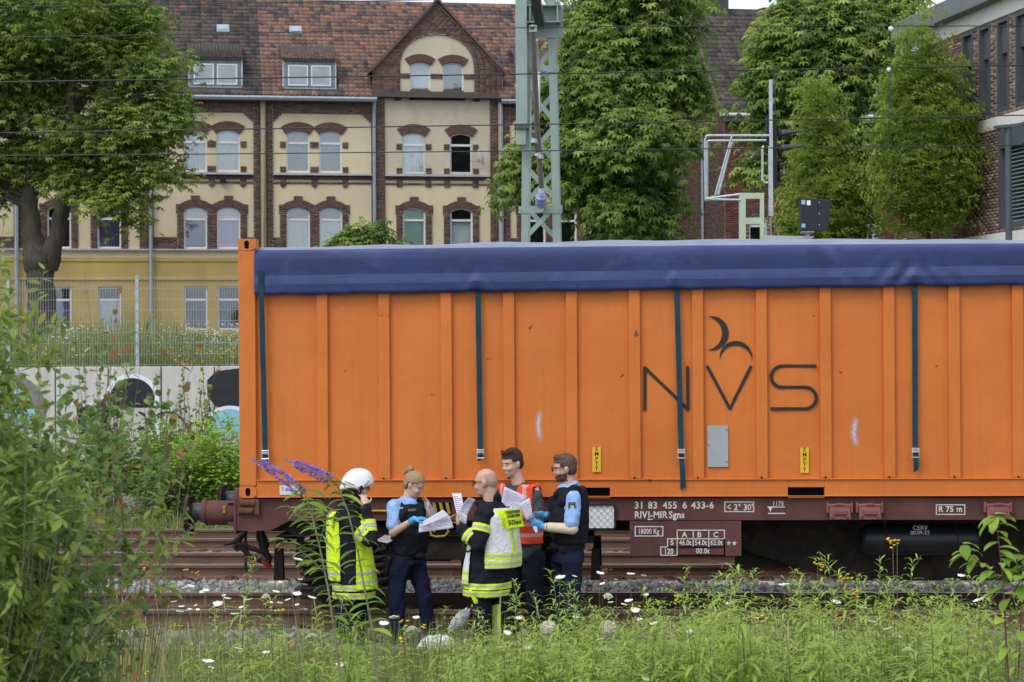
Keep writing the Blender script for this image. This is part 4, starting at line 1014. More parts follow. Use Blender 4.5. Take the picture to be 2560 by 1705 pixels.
for (x0, x1, y0, y1, m_, nm) in ((2004, 2013, 500, 511, m_gl, 'blue_label'), (2004, 2013, 559, 569, m_gl, 'blue_label'), (2017, 2026, 501, 513, m_white, 'white_mark')):
    p, q = at(x0, y1, YG-.306), at(x1, y0, YG-.306); b = MB(); b.box(p.x, q.x, YG-.306, YG-.3015, p.z, q.z); b.v = [(x-GX, y-YG, z-GZ) for x, y, z in b.v]; b.build(nm, m_, bx)
for y_ in (506, 534, 562):
    c = at(2048, y_, YG-.3); b = MB(); b.lathe(c, (0,-1,0), [(0, .008), (.006, .008)], 6); b.v = [(x-GX, y-YG, z-GZ) for x, y, z in b.v]; b.build('screw', m_white, bx)
b = MB(); p = [at(x, y, YG-.1) for x, y in ((1911, 588), (1950, 589), (2036, 590), (2030, 597), (1990, 604), (1911, 612))]
b.prism([(v.x, v.z) for v in p], YG-.1, YG+.1, 'y'); sp(b, 'box_arm', m_galv)
slab(2005, 2036, 577, 581, -.25, .1, 'box_bracket', m_galv); slab(2016, 2024, 581, 590, -.1, .05, 'box_bracket', m_galv)
# ================================================================ terraced houses behind the street
m_stucco = M('stucco_cream', (0.60, 0.51, 0.345), .9, 0, .10, .6, .2, .2, (.34,.32,.25), .35, (1,1,.5))
m_stucco2 = M('stucco_weathered', (0.50, 0.45, 0.34), .9, 0, .10, .7, .2, .2, (.30,.29,.26), .6, (1,1,.6))
m_ochre = M('stucco_ochre', (0.44, 0.325, 0.115), .9, 0, .12, .8, .2, .2, (.28,.22,.08), .5, (1,1,.5))
m_hbrick = M_brick('house_brick', (.085,.040,.036), (.145,.075,.062), (.26,.23,.205), .25, .078, .012)
m_varch = M('arch_brick', (.120,.070,.058), .85, 0, .35, 9, .3, .2)
m_mortar = M('mortar_pale', (.34,.30,.26), .95, 0, .1, 8, .2)
m_frame = M('window_frame_white', (.66,.67,.69), .45, 0, .05, 5, .0)
m_sill = M('sill_zinc', (.40,.41,.43), .6, .1, .12, 3, .1)
m_zinc = M('zinc_gutter', (.32,.37,.42), .5, .35, .15, 5, .1)
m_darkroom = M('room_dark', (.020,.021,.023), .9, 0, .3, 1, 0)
m_curt_refl = {'w': M('curtain_white', (.84,.86,.88), .9, 0, .03, 3, .05, .1, None, 0, (14, 1, .6), .02), 'g': M('glass_reflection_grey', (.42,.46,.50), .9, 0, .03, 2, .2, .1, None, 0, (6, 1, .6)), 'p': M('curtain_purple', (.25,.22,.46), .9, 0, .12, 2, .3, .1, None, 0, (7, 1, .6), .02),  # key g is no fabric: its grey paints the reflection in the glass
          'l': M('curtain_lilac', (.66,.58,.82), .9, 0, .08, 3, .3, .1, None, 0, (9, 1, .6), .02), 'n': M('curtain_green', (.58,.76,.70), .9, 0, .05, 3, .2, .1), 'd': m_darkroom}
def M_glass():
    t = NT('window_glass'); g = t.n('ShaderNodeBsdfGlossy'); g.inputs['Roughness'].default_value = .03; g.inputs['Color'].default_value = (.9,.95,1,1)
    tr = t.n('ShaderNodeBsdfTransparent'); tr.inputs[0].default_value = (.96,.98,.98,1); f = t.n('ShaderNodeFresnel'); f.inputs[0].default_value = 1.5
    m = t.n('ShaderNodeMixShader'); t.l(t.math('ADD', f.outputs[0], .12), m.inputs[0]); t.l(tr.outputs[0], m.inputs[1]); t.l(g.outputs[0], m.inputs[2]); t.l(m.outputs[0], t.out.inputs[0]); return t.mat
m_glass = M_glass()
TILE_STOPS = {'red': [(0.0, (.070,.062,.066)), (.15, (.105,.080,.076)), (.27, (.170,.104,.086)), (.6, (.215,.126,.098)), (.94, (.255,.150,.112)), (.975, (.32,.145,.095)), (1.0, (.36,.15,.09))],
              'dark': [(0.0, (.045,.042,.042)), (.5, (.082,.070,.066)), (.9, (.115,.092,.082)), (.985, (.13,.09,.075)), (1.0, (.25,.10,.06))]}
def M_tile(kind, obj):
    t = NT('roof_tile_' + kind + ('_each' if obj else '_field'))
    if obj: f = t.n('ShaderNodeObjectInfo').outputs['Random']
    else: a = t.n('ShaderNodeAttribute'); a.attribute_name = 'v'; f = a.outputs['Fac']
    c = t.ramp(f, TILE_STOPS[kind]); n = t.noise(4.0, 6, .7, t.coord('Object')); c = t.mix(1.0, c, t.ramp(n, [(.3, (.6,)*3), (.7, (1.15,)*3)]), 'MULTIPLY')
    t.bsdf(c, .85, 0, None, .25); return t.mat
TM = {(k, o): M_tile(k, o) for k in ('red', 'dark') for o in (0, 1)}
TW, TL = .235, .31
def tile_template():
    xs = np.linspace(0, 1, 6); prof = [0.0, .028, .036, .014, .0, .004]
    V = [(x*TW*1.04, 0.0, p+.030) for x, p in zip(xs, prof)] + [(x*TW*1.04, TL*1.16, p+.002) for x, p in zip(xs, prof)] + [(x*TW*1.04, 0.0, p+.004) for x, p in zip(xs, prof)]
    F = [(i, i+1, 7+i, 6+i) for i in range(5)] + [(12+i, 13+i, i+1, i) for i in range(5)]
    return np.array(V), np.array(F)
TV, TF = tile_template()
def tile_me(kind):
    return np_mesh('roof_tile', TV, TF, TM[(kind, 1)], link_it=False)
TILE_ME = {k: tile_me(k) for k in ('red', 'dark')}


def M_brickpiece(nm, stops):
    out = []
    for obj in (0, 1):
        t = NT(nm + ('_each' if obj else '_field'))
        if obj: f = t.n('ShaderNodeObjectInfo').outputs['Random']
        else: a = t.n('ShaderNodeAttribute'); a.attribute_name = 'v'; f = a.outputs['Fac']
        c = t.mix(1.0, t.ramp(f, stops), t.ramp(t.noise(2.0, 5, .7, t.coord('Object')), [(.3, (.8,)*3), (.7, (1.1,)*3)]), 'MULTIPLY'); t.bsdf(c, .85, 0, None, .2); out.append(t.mat)
    return out
BR_HOUSE = M_brickpiece('trim_brick', [(0, (.080,.048,.042)), (.5, (.125,.074,.062)), (1, (.185,.114,.092))])
BR_DARK = M_brickpiece('front_brick', [(0, (.10,.032,.026)), (.5, (.15,.050,.038)), (1, (.20,.078,.055))])
BR_SIDE = M_brickpiece('gable_wall_brick', [(0, (.075,.046,.038)), (.5, (.115,.070,.055)), (1, (.165,.105,.082))])
BR_MOD = M_brickpiece('clinker_brick', [(0, (.105,.066,.066)), (.5, (.185,.120,.105)), (.9, (.26,.175,.145)), (1, (.40,.32,.26))])
CUBE = np.array([(x, y, z) for z in (0, 1) for y in (0, 1) for x in (0, 1)], float); CUBEF = np.array([(0,2,3,1), (4,5,7,6), (0,1,5,4), (1,3,7,5), (3,2,6,7), (2,0,4,6)])
def lay_bricks(parent, rects, mats, singles, to_local, bw=.255, bh=.0785, holes=()):
    """rects (u0, u1, z0, z1, n): courses of running bond; to_local(u0, u1, n, z0, z1) -> lower and upper corner of one brick"""
    B = []
    for (u0, u1, z0, z1, n) in rects:
        r = 0; z = z0
        while z < z1-.02:
            zt = min(z+bh-.011, z1); u = u0 - (bw/2 if r % 2 else 0)
            while u < u1-.03:
                a, c = max(u, u0)+.005, min(u+bw, u1)-.005; cu, cz = (a+c)/2, (z+zt)/2
                if c-a > .04 and not any(h[0]-.01 < cu < h[1]+.01 and h[2]-.02 < cz < h[3]+.02 for h in holes): B.append((a, c, n-random.uniform(.005, .011), z, zt))
                u += bw
            z += bh; r += 1
    B.sort(key=lambda q: -(q[1]-q[0])*(q[4]-q[3])); me = None
    if singles: me = np_mesh('brick', CUBE, CUBEF, mats[1], link_it=False)
    for q in B[:singles]:
        lo, hi = to_local(*q); o = bpy.data.objects.new('brick', me); link(o, parent); o.location = lo; o.scale = [h-l for l, h in zip(lo, hi)]
    if len(B) > singles:
        L = np.array([to_local(*q) for q in B[singles:]]); V = L[:, None, 0] + CUBE[None]*(L[:, 1]-L[:, 0])[:, None]; m = len(L)
        tag(np_mesh('brick_field', V.reshape(-1, 3), (CUBEF[None]+(np.arange(m)*8)[:, None, None]).reshape(-1, 4), mats[0], parent, attr=np.repeat(RNG.uniform(0, 1, m), 8)), kind='stuff')
m_joint = M('mortar_joint', (.235,.205,.18), .95, 0, .12, 6, .2)
class House:
    def __init__(s, name, label, u0, du_flip, group='terraced houses'):
        """local x = facade coordinate measured on the reference house; placed by shift and optional mirror"""
        s.e = thing(name, label, 'house', tuple(hpt(u0, 0, 2.4)), HANG, group); s.flip = du_flip; s.z0 = 2.4; s.rects = []
    def put(s, b, name, mats, parent=None, **k):
        b.v = [((-x if s.flip else x), y, z-s.z0) for x, y, z in b.v]
        if s.flip: b.f = [tuple(reversed(f)) for f in b.f]
        return b.build(name, mats, s.e if parent is None else parent, **k)

def wall_cells(b, u0, u1, z0, z1, holes, n0=0.0, depth=.18, m=0):
    us = sorted(set([u0, u1] + [h for a in holes for h in a[:2] if u0 < h < u1])); zs = sorted(set([z0, z1] + [h for a in holes for h in a[2:4] if z0 < h < z1]))
    for i in range(len(us)-1):
        for j in range(len(zs)-1):
            cu, cz = (us[i]+us[i+1])/2, (zs[j]+zs[j+1])/2
            if any(a[0] < cu < a[1] and a[2] < cz < a[3] for a in holes): continue
            b.add([(us[i], n0, zs[j]), (us[i+1], n0, zs[j]), (us[i+1], n0, zs[j+1]), (us[i], n0, zs[j+1])], [(0,1,2,3)], m)
    for a in holes:
        q = [(a[0], a[2]), (a[1], a[2]), (a[1], a[3]), (a[0], a[3])]
        for k in range(4):
            p, r = q[k], q[(k+1) % 4]; b.add([(p[0], n0, p[1]), (r[0], n0, r[1]), (r[0], n0+depth, r[1]), (p[0], n0+depth, p[1])], [(3,2,1,0)], m)

def window(H, u0, u1, z0, z1, rise=0.0, cur='w', curlow=None, transom=.30, nrec=.13, lowdark=False):
    """white casement: arched outer frame, fanlight above, sash below, curtain behind the glass"""
    b = MB(); f = .065; n0, n1 = nrec-.045, nrec+.05; um = (u0+u1)/2; w = u1-u0; N = 8
    def top(u, off=0): 
        t = (u-um)/(w/2); return z1 - rise*t*t - off
    b.box(u0, u0+f, n0, n1, z0, top(u0+f)); b.box(u1-f, u1, n0, n1, z0, top(u1-f)); b.box(u0+f, u1-f, n0, n1, z0, z0+f*1.1)
    for k in range(N):
        a, c = u0+w*k/N, u0+w*(k+1)/N
        b.hexa([(a, n0, top(a, f)), (c, n0, top(c, f)), (c, n1, top(c, f)), (a, n1, top(a, f)), (a, n0, top(a)), (c, n0, top(c)), (c, n1, top(c)), (a, n1, top(a))])
    zt = z1-(z1-z0)*transom
    if transom: b.box(u0+f, u1-f, n0-.02, n1, zt-.05, zt+.04)
    fr = H.put(b, 'window', m_frame)
    def pane(za, zb, ua, ub, arched):
        b = MB(); n = nrec
        if arched:
            k = 8; pts = [(ua, n, za), (ub, n, za)] + [(ub-(ub-ua)*i/k, n, top(ub-(ub-ua)*i/k, f)) for i in range(k+1)]
            b.add(pts, [tuple(range(len(pts)))])
        else: b.add([(ua, n, za), (ub, n, za), (ub, n, zb), (ua, n, zb)], [(0,1,2,3)])
        H.put(b, 'pane', m_glass, fr)
    if transom: pane(z0+f, zt-.05, u0+f, u1-f, False); pane(zt+.04, z1, u0+f, u1-f, True)
    else: pane(z0+f, z1, u0+f, u1-f, True)
    def curtain_or_reflection(za, zb, ca):  # sheets of key g carry the painted reflection of the panes
        b = MB(); k = 22; V = []
        for i in range(k+1):
            u = u0+.02+(w-.04)*i/k; d = nrec+.075+.009*math.sin(i*1.9+u*3)+.005*math.sin(i*3.1)
            V += [(u, d, za), (u, d, zb)]
        b.add(V, [(2*i, 2*i+2, 2*i+3, 2*i+1) for i in range(k)]); H.put(b, 'curtain_or_reflection', m_curt_refl[ca], fr, smooth=True)
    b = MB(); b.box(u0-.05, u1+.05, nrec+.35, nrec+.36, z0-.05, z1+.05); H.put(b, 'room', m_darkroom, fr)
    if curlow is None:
        if cur != 'd': curtain_or_reflection(z0+.03, z1-.03, cur)
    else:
        if cur != 'd': curtain_or_reflection(zt-.03, z1-.02, cur)
        if curlow != 'd': curtain_or_reflection(z0+(.03 if not lowdark else .16), zt-.03, curlow)
    return fr
def arch(H, u0, u1, z1, rise, h, proud=.045, key=False, ext=.10, n=13):
    ext = .07
    """segmental arch of separate voussoirs over an opening"""
    w = u1-u0; um = (u0+u1)/2; r = (w*w/4+rise*rise)/(2*rise); zc = z1-r; a = math.asin(min(1, (w/2+ext*.55)/r)); b = MB()
    for k in range(n):
        t0 = -a+2*a*k/n+.004; t1 = -a+2*a*(k+1)/n-.004; hh = h*(1.0+(.55 if key and k in (n//2-1, n//2, n//2+1) else 0))
        P = [(um+r*math.sin(t0), zc+r*math.cos(t0)), (um+r*math.sin(t1), zc+r*math.cos(t1)), (um+(r+hh)*math.sin(t1), zc+(r+hh)*math.cos(t1)), (um+(r+hh)*math.sin(t0), zc+(r+hh)*math.cos(t0))]
        pr = -proud-(.012 if k % 2 else 0); b.hexa([(P[0][0], pr, P[0][1]), (P[1][0], pr, P[1][1]), (P[1][0], .10, P[1][1]), (P[0][0], .10, P[0][1]), (P[3][0], pr, P[3][1]), (P[2][0], pr, P[2][1]), (P[2][0], .10, P[2][1]), (P[3][0], .10, P[3][1])])
    k = 14; V = []
    for i in range(k+1):
        t = -a*.995+2*a*.995*i/k
        for rr in (r+.01, r+h-.01): V += [(um+rr*math.sin(t), -proud+.018, zc+rr*math.cos(t))]
    b.add(V, [(2*i, 2*i+2, 2*i+3, 2*i+1) for i in range(k)], 1)
    H.put(b, 'window_arch', [m_varch, m_mortar])
def bx(H, u0, u1, z0, z1, n0, n1, name, mat, **k):
    if mat is m_hbrick: H.rects.append((u0, u1, z0, z1, n0)); mat = m_joint
    b = MB(); b.box(u0, u1, n0, n1, z0, z1); return H.put(b, name, mat, **k)

# measured on the photograph, turned into facade coordinates (u, z)
def U(px, py=400): return fac(px, py)[0]
def Z(py, px=860): return fac(px, py)[1]
uL, uPipe, uR = U(658), U(936), U(1251)
zEave, zSill2, zSill1 = Z(250, 800), Z(433.5, 800), Z(623, 800)
zG = 2.4
EAVE_N = -.40; RIDGE_N = 5.6
_r1 = at_plane(1050, 3, HO+HN*RIDGE_N, HN); zRidge = _r1.z
def slope_z(n): return zEave+.12 + (zRidge-zEave-.12)*(n-EAVE_N)/(RIDGE_N-EAVE_N)
SL = math.hypot(RIDGE_N-EAVE_N, zRidge-zEave-.12); SA = math.atan2(zRidge-zEave-.12, RIDGE_N-EAVE_N)

def roof(H, ua, ub, kind, singles, cut=None):
    """cut(u, n) True where no tile lies"""
    b = MB(); b.add([(ua, EAVE_N+.05, slope_z(EAVE_N+.05)-.03), (ub, EAVE_N+.05, slope_z(EAVE_N+.05)-.03), (ub, RIDGE_N, slope_z(RIDGE_N)-.03), (ua, RIDGE_N, slope_z(RIDGE_N)-.03)], [(0,1,2,3)])
    b.add([(ua, RIDGE_N, slope_z(RIDGE_N)-.03), (ub, RIDGE_N, slope_z(RIDGE_N)-.03), (ub, RIDGE_N*2, zEave), (ua, RIDGE_N*2, zEave)], [(0,1,2,3)])
    rf = H.put(b, 'roof', M('roof_underlay', (.05,.04,.035), .9))
    nr = int(SL/TL); nc = int((ub-ua)/TW); cells = []
    for r in range(nr):
        for c in range(nc):
            d = r*TL; u = ua+c*TW; n = EAVE_N+d*math.cos(SA)
            if cut and cut(u+TW/2, n+.15): continue
            cells.append((u, n, slope_z(n), r, c))
    ca, sa = math.cos(SA), math.sin(SA)
    # neighbouring tiles take after each other: patches of older and newer tiles
    one, rest = cells[:singles], cells[singles:]
    for u, n, z, r, c in one:
        o = bpy.data.objects.new('roof_tile', TILE_ME[kind]); link(o, rf)
        o.location = (u if not H.flip else -u-TW, n, z-H.z0); o.rotation_euler = (SA, random.uniform(-.012, .012), random.uniform(-.012, .012))
    if rest:
        P = np.array([(u if not H.flip else -u-TW, n, z-H.z0) for u, n, z, r, c in rest]); m = len(P)
        fr = np.tile(np.array([[1, 0, 0], [0, ca, sa], [0, -sa, ca]]), (m, 1, 1)) + RNG.normal(0, .010, (m, 3, 3))
        V, F = scatter(TV, TF, P, fr, np.ones(m)); v = np.clip(RNG.uniform(0, 1, m), 0, 1)
        if kind == 'red': v[[i for i, q in enumerate(rest) if math.sin(q[0]*1.3+q[3]*.9)+math.sin(q[0]*.7-q[3]*.5) > 1.35]] *= .3
        tag(np_mesh('roof_tile_field', V, F, TM[(kind, 0)], rf, attr=np.repeat(v, len(TV))), kind='stuff')
    return rf

def dormer(H, u0, u1, zlo, zhi, ztop, kind, roofcut):
    """shed dormer: slated front with two casements, zinc cheeks"""
    nf = EAVE_N + (zlo-slope_z(EAVE_N))/math.tan(SA)
    b = MB(); n_back = EAVE_N + (ztop-slope_z(EAVE_N))/math.tan(SA)
    b.prism([(nf, zlo-.1), (nf, zhi), (n_back, ztop), (n_back, zlo-.1)], u0, u1, 'x'); d = H.put(b, 'dormer', m_zinc)
    b = MB(); f = nf-.12
    b.hexa([(u0-.10, f, zhi-.04), (u1+.10, f, zhi-.04), (u1+.10, n_back, ztop+.02), (u0-.10, n_back, ztop+.02), (u0-.10, f, zhi+.03), (u1+.10, f, zhi+.03), (u1+.10, n_back, ztop+.09), (u0-.10, n_back, ztop+.09)])
    H.put(b, 'dormer_roof', M('dormer_under', (.05,.045,.04), .8), d)
    a = math.atan2(ztop-zhi, n_back-f); L = math.hypot(ztop-zhi, n_back-f); P = []; rows = max(1, int(L/.2)); cols = int((u1-u0+.2)/.15)
    for r in range(rows+1):
        for c in range(cols): P.append((u0-.1+c*.15, f+r*.2*math.cos(a), zhi+.035+r*.2*math.sin(a)))
    P = np.array([(x if not H.flip else -x-.15, y, z-H.z0) for x, y, z in P]); m = len(P); fr = np.tile(np.array([[.62, 0, 0], [0, .66*math.cos(a), .66*math.sin(a)], [0, -math.sin(a), math.cos(a)]]), (m, 1, 1))
    V, F = scatter(TV, TF, P, fr, np.ones(m)); tag(np_mesh('dormer_tile_field', V, F, TM[('dark', 0)] if kind == 'dark' else TM[('red', 0)], d, attr=np.repeat(RNG.uniform(0, .55, m), len(TV))), kind='stuff')
    H2 = H; um = (u0+u1)/2; mg = .14
    b = MB(); b.box(u0-.06, u1+.06, nf-.03, nf+.01, zlo-.16, zlo-.02); b.box(u0-.09, u0-.02, nf-.02, nf+.25, zlo-.1, zhi); b.box(u1+.02, u1+.09, nf-.02, nf+.25, zlo-.1, zhi); H.put(b, 'lead_flashing', M('lead', (.40,.44,.48), .6, .2, .2, 6, .2), d)
    b = MB(); b.box(u0+.03, u1-.03, nf-.02, nf-.002, zlo, zhi-.05); H.put(b, 'dormer_front', M('dormer_paint', (.16,.19,.21), .7, 0, .3, 6), d)
    for a0, a1 in ((u0+mg, um-.06), (um+.06, u1-mg)):
        b = MB(); z0, z1 = zlo+.06, zhi-.22; f = .06; nn = nf-.05
        b.box(a0, a0+f, nn, nf-.021, z0, z1); b.box(a1-f, a1, nn, nf-.021, z0, z1); b.box(a0+f, a1-f, nn, nf-.021, z0, z0+f); b.box(a0+f, a1-f, nn, nf-.021, z1-f, z1)
        fr = H.put(b, 'window', m_frame, d)
        b = MB(); b.box(a0+f, a1-f, nf-.035, nf-.030, z0+f, z1-f); H.put(b, 'pane', M('dormer_pane', (.30,.34,.38), .15, 0, .15, 2, 0, .6), fr)

def terrace(name, label, u_shift, flip, kind, singles, cols, gable=True, pair=True, group='terraced houses', end=None):
    """one house: pair bay from uL to uPipe, gabled bay from uPipe to uR, in facade coordinates of the reference house"""
    H = House(name, label, u_shift, flip, group); W = []
    gA = [(716, 773.5), (798, 854.5)]           # pair bay windows, pixels
    gB2 = [(1006.5, 1062.5), (1125, 1180.5)]
    pr = {(i, f): (U(a, 380), U(c, 380)) for f in (1, 2) for i, (a, c) in enumerate(gA)}
    z2b, z2t = Z(431, 800), Z(326.5, 800); z1b, z1t = Z(622, 800), Z(517.5, 800)
    gbw = {i: (U(a, 380), U(c, 380)) for i, (a, c) in enumerate(gB2)}
    z0b, z0t = Z(822, 500)-.05, Z(722, 500)+.1
    uEnd = uR if gable else uPipe if end is None else end
    holes = []; rise2, rise1 = .14, .16
    def add(u, zb, zt): holes.append((u[0], u[1], zb, zt))
    for i in (0, 1):
        add(pr[(i, 1)], z2b, z2t); add(pr[(i, 1)], z1b, z1t)
        if gable: add(gbw[i], z2b, z2t-.03); add(gbw[i], z1b, z1t)
    zmid = Z(627, 800)-.30
    # ground floor: ochre render with smaller windows
    gh = [(pr[(i, 1)][0], pr[(i, 1)][1], z0b, z0t) for i in (0, 1)] + ([(gbw[i][0], gbw[i][1], z0b, z0t) for i in (0, 1)] if gable else [])
    b = MB(); wall_cells(b, uL, uEnd, zG, zmid, gh); b.box(uL, uEnd, -.035, .0-.001, zmid-.16, zmid-.08); b.box(uL, uEnd, -.05, -.001, zmid-.95, zmid-.89); b.box(uL, uEnd, -.06, -.001, zG, zG+.55); H.put(b, 'ground_floor_wall', m_ochre)
    for k in range(1, 8):
        zz = zmid-.95-.28*k*1.0
    b = MB(); wall_cells(b, uL, uPipe, zmid, zEave, [h for h in holes if h[0] < uPipe]); H.put(b, 'wall', m_stucco)
    # sills and string courses
    bx(H, uL+.42, uPipe-.12, zSill2-.09, zSill2+.0, -.16, -.002, 'sill_course', m_sill); bx(H, uL+.2, uEnd-.1, zSill1-.07, zSill1, -.14, -.002, 'sill_course', m_sill)
    bx(H, uL+.42, uPipe-.12, zSill2-.26, zSill2-.091, -.07, -.001, 'dentil_course', M('dentil_dark', (.05,.035,.03), .9, 0, .4, 20, .4))
    # brick pilasters and frieze
    bp = m_hbrick
    bx(H, uL+.13, uL+.42, zSill1, zEave, -.06, -.003, 'brick_pilaster', bp); bx(H, uPipe-.14, uPipe+.10, zSill1, zEave, -.055, -.003, 'brick_pilaster', bp)
    bx(H, uL+.42, uPipe-.14, Z(284, 800), zEave, -.05, -.003, 'brick_frieze', bp)
    for k in range(4):
        d = .09*(4-k); zz = Z(284, 800)-.085*(k+1)
        bx(H, uL+.421, uL+.42+d, zz, zz+.0845, -.05, -.003, 'brick_corbel', bp); bx(H, uPipe-.14-d, uPipe-.141, zz, zz+.0845, -.05, -.003, 'brick_corbel', bp)
    bx(H, uL-.10, uL+.10, zG, zEave-.02, -.16, -.001, 'party_pillar', M('pillar_cream', (.44,.37,.24), .9, 0, .1))
    def course(ua, ub, us):
        z = Z(457, 800); bx(H, ua, ub, z-.045, z+.045, -.035, -.003, 'brick_course', bp)
        for u in us: bx(H, u-.13, u+.13, z-.13, zSill2-.262, -.045, -.003, 'brick_drop', bp); bx(H, u-.06, u+.06, z-.20, z-.131, -.045, -.003, 'brick_drop', bp)
    wA = [pr[(0, 1)], pr[(1, 1)]]; mid = (wA[0][1]+wA[1][0])/2
    course(uL+.42, uPipe-.14, (wA[0][0]-.14, mid, wA[1][1]+.14))
    def stubs(us, py):
        z = Z(py, 800)
        for a, c in us: bx(H, a, c, z-.125, z+.125, -.04, -.003, 'brick_stub', bp)
    stubs([(wA[0][0]-.27, wA[0][0]-.03), (wA[0][1]+.03, wA[1][0]-.03), (wA[1][1]+.03, wA[1][1]+.27)], 362); stubs([(wA[0][0]-.27, wA[0][0]-.03), (wA[0][1]+.03, wA[1][0]-.03), (wA[1][1]+.03, wA[1][1]+.27)], 424)
    def surround(us, zt):
        lo = zSill1+.001
        ed = [us[0][0]-.33] + [x for w_ in us for x in w_] + [us[-1][1]+.33]
        for k in range(0, len(ed), 2):
            a, c = ed[k], ed[k+1]
            bx(H, a+(.04 if k == 0 else .0), c-(.04 if k == len(ed)-2 else .0), lo, zt-.30, -.045, -.003, 'brick_jamb', bp); bx(H, a, c, zt-.299, zt+.10, -.045, -.003, 'brick_jamb', bp)
    surround(wA, z1t)
    bx(H, uL+.421, wA[0][0]-.33+.03, zSill1+.001, zSill1+.5, -.03, -.003, 'brick_plinth', bp); bx(H, wA[1][1]+.33-.03, uPipe-.141, zSill1+.001, zSill1+.5, -.03, -.003, 'brick_plinth', bp)
    for i in (0, 1):
        a, c = wA[i]; arch(H, a, c, z2t, rise2, .36, ext=.5); arch(H, a, c, z1t, rise1, .30, key=True, ext=.2)
        window(H, a, c, z2b, z2t, rise2, cols['p2'][i][0], cols['p2'][i][1]); window(H, a, c, z1b, z1t, rise1, cols['p1'][i][0], cols['p1'][i][1], lowdark=cols['p1'][i][2] if len(cols['p1'][i]) > 2 else False)
        window(H, a, c, z0b, z0t, .001, 'd', cols['p0'][i])
    if gable:
        st = m_stucco2; wB = [gbw[0], gbw[1]]
        zg = Z(182, 1090); zap = Z(5, 1090); um = (uPipe+uR)/2; gl, gr = U(931, 175)-.02, U(1257, 184); zgl = Z(178, 1090)
        zw1 = Z(247, 1090)       # where the narrower gable field begins
        tw = [(U(1025, 200), U(1076, 200), Z(241, 1090), Z(155, 1090)), (U(1107, 200), U(1159, 200), Z(241, 1090), Z(155, 1090))]
        b = MB(); wall_cells(b, uPipe, uR, zmid, Z(440, 1090), [h for h in holes if h[0] > uPipe]); H.put(b, 'wall', m_stucco)
        b = MB(); wall_cells(b, uPipe, uR, Z(440, 1090), zg, [h for h in holes if h[0] > uPipe and h[3] > Z(440, 1090)] + tw); H.put(b, 'wall', st)
        # gable triangle: stucco field behind, brick shell in front with an arched cut-out
        b = MB(); cut_top = [(t[0], t[1], zg, t[3]) for t in tw]
        ap = (um, zap)
        # stucco behind (arched field): plate with two holes over the spring line
        fl, frr = U(999.6, 180), U(1185, 180); zs = zg; za = Z(88, 1090)
        rr = (frr-fl)/2; uc = (fl+frr)/2
        us = sorted(set([uc-rr*math.cos(math.pi*k/22) for k in range(23)] + [t[i] for t in tw for i in (0, 1)]))
        def za_(u): return zs+(za-zs)*math.sqrt(max(0, 1-((u-uc)/rr)**2))**.75+.07
        for p, q in zip(us, us[1:]):
            lo = zg
            for t in tw:
                if t[0] < (p+q)/2 < t[1]: lo = t[3]
            b.add([(p, 0, lo), (q, 0, lo), (q, 0, za_(q)), (p, 0, za_(p))], [(0, 1, 2, 3)])
        for t in tw: b.add([(t[0], 0, t[3]), (t[1], 0, t[3]), (t[1], .18, t[3]), (t[0], .18, t[3])], [(0, 1, 2, 3)]); b.add([(t[0], 0, zg), (t[0], .18, zg), (t[0], .18, t[3]), (t[0], 0, t[3])], [(0, 1, 2, 3)]); b.add([(t[1], 0, zg), (t[1], .18, zg), (t[1], .18, t[3]), (t[1], 0, t[3])], [(0, 1, 2, 3)])
        H.put(b, 'gable_field', st)
        # brick shell: polygon strips between the arch and the gable edge
        b = MB(); N = 22; pts_in = []; rr = (frr-fl)/2; uc = (fl+frr)/2
        for k in range(N+1):
            t = math.pi*k/N; cx = math.cos(t); pts_in.append((uc-rr*cx, zs+(za-zs)*math.sin(t)**.75))
        def edge_at(u):   # gable edge height at u
            return zgl+(zap-zgl)*(1-abs(u-um)/((gr-gl)/2))
        V = []
        for k, (u, z) in enumerate(pts_in): V += [(u, -.06, z + (.05 if k % 2 else 0)), (u, -.06, max(z+.02, edge_at(u)))]
        b.add(V, [(2*k, 2*k+2, 2*k+3, 2*k+1) for k in range(N)])
        b.add([(gl, -.06, zgl), (fl, -.06, zgl-.001), (fl, -.06, edge_at(fl)), ], [(0, 1, 2)]); b.add([(frr, -.06, zgl), (gr, -.06, zgl), (frr, -.06, edge_at(frr))], [(0, 1, 2)])
        # inner return of the arch
        for k in range(N):
            (ua_, za_), (ub_, zb2_) = pts_in[k], pts_in[k+1]; b.add([(ua_, -.06, za_+(.05 if k % 2 else 0)), (ub_, -.06, zb2_+(.05 if (k+1) % 2 else 0)), (ub_, .0, zb2_), (ua_, .0, za_)], [(3, 2, 1, 0)])
        b.box(uPipe+.101 if False else gl+.02, fl, -.06, .0, zw1, zgl); b.box(frr, gr-.02, -.06, .0, zw1, zgl)
        H.put(b, 'gable_brickwork', m_joint); zz = zw1
        while zz < zap-.15:
            zm = zz+.035; hw = (gr-gl)/2-.02 if zm < zgl else (gr-gl)/2*(1-(zm-zgl)/(zap-zgl))-.06
            ew = 0 if zm > za+.06 else rr if zm < zs else rr*math.sqrt(max(0, 1-((zm-zs)/(za+.06-zs))**2.66)); r_ = int(round((zz-zw1)/.0785))
            for a_, c_ in ([(um-hw, uc-ew), (uc+ew, um+hw)] if ew else [(um-hw, um+hw)]):
                if c_-a_ > .06: H.rects.append((a_-(.127 if r_ % 2 else 0)*0, c_, zz, zz+.0675, -.06))
            zz += .0785
        b = MB(); b.box(gl+.1, gr-.1, .0, .02, zgl, zgl+.4); 
        # roof behind the gable: two slopes running back into the main roof
        nb = RIDGE_N
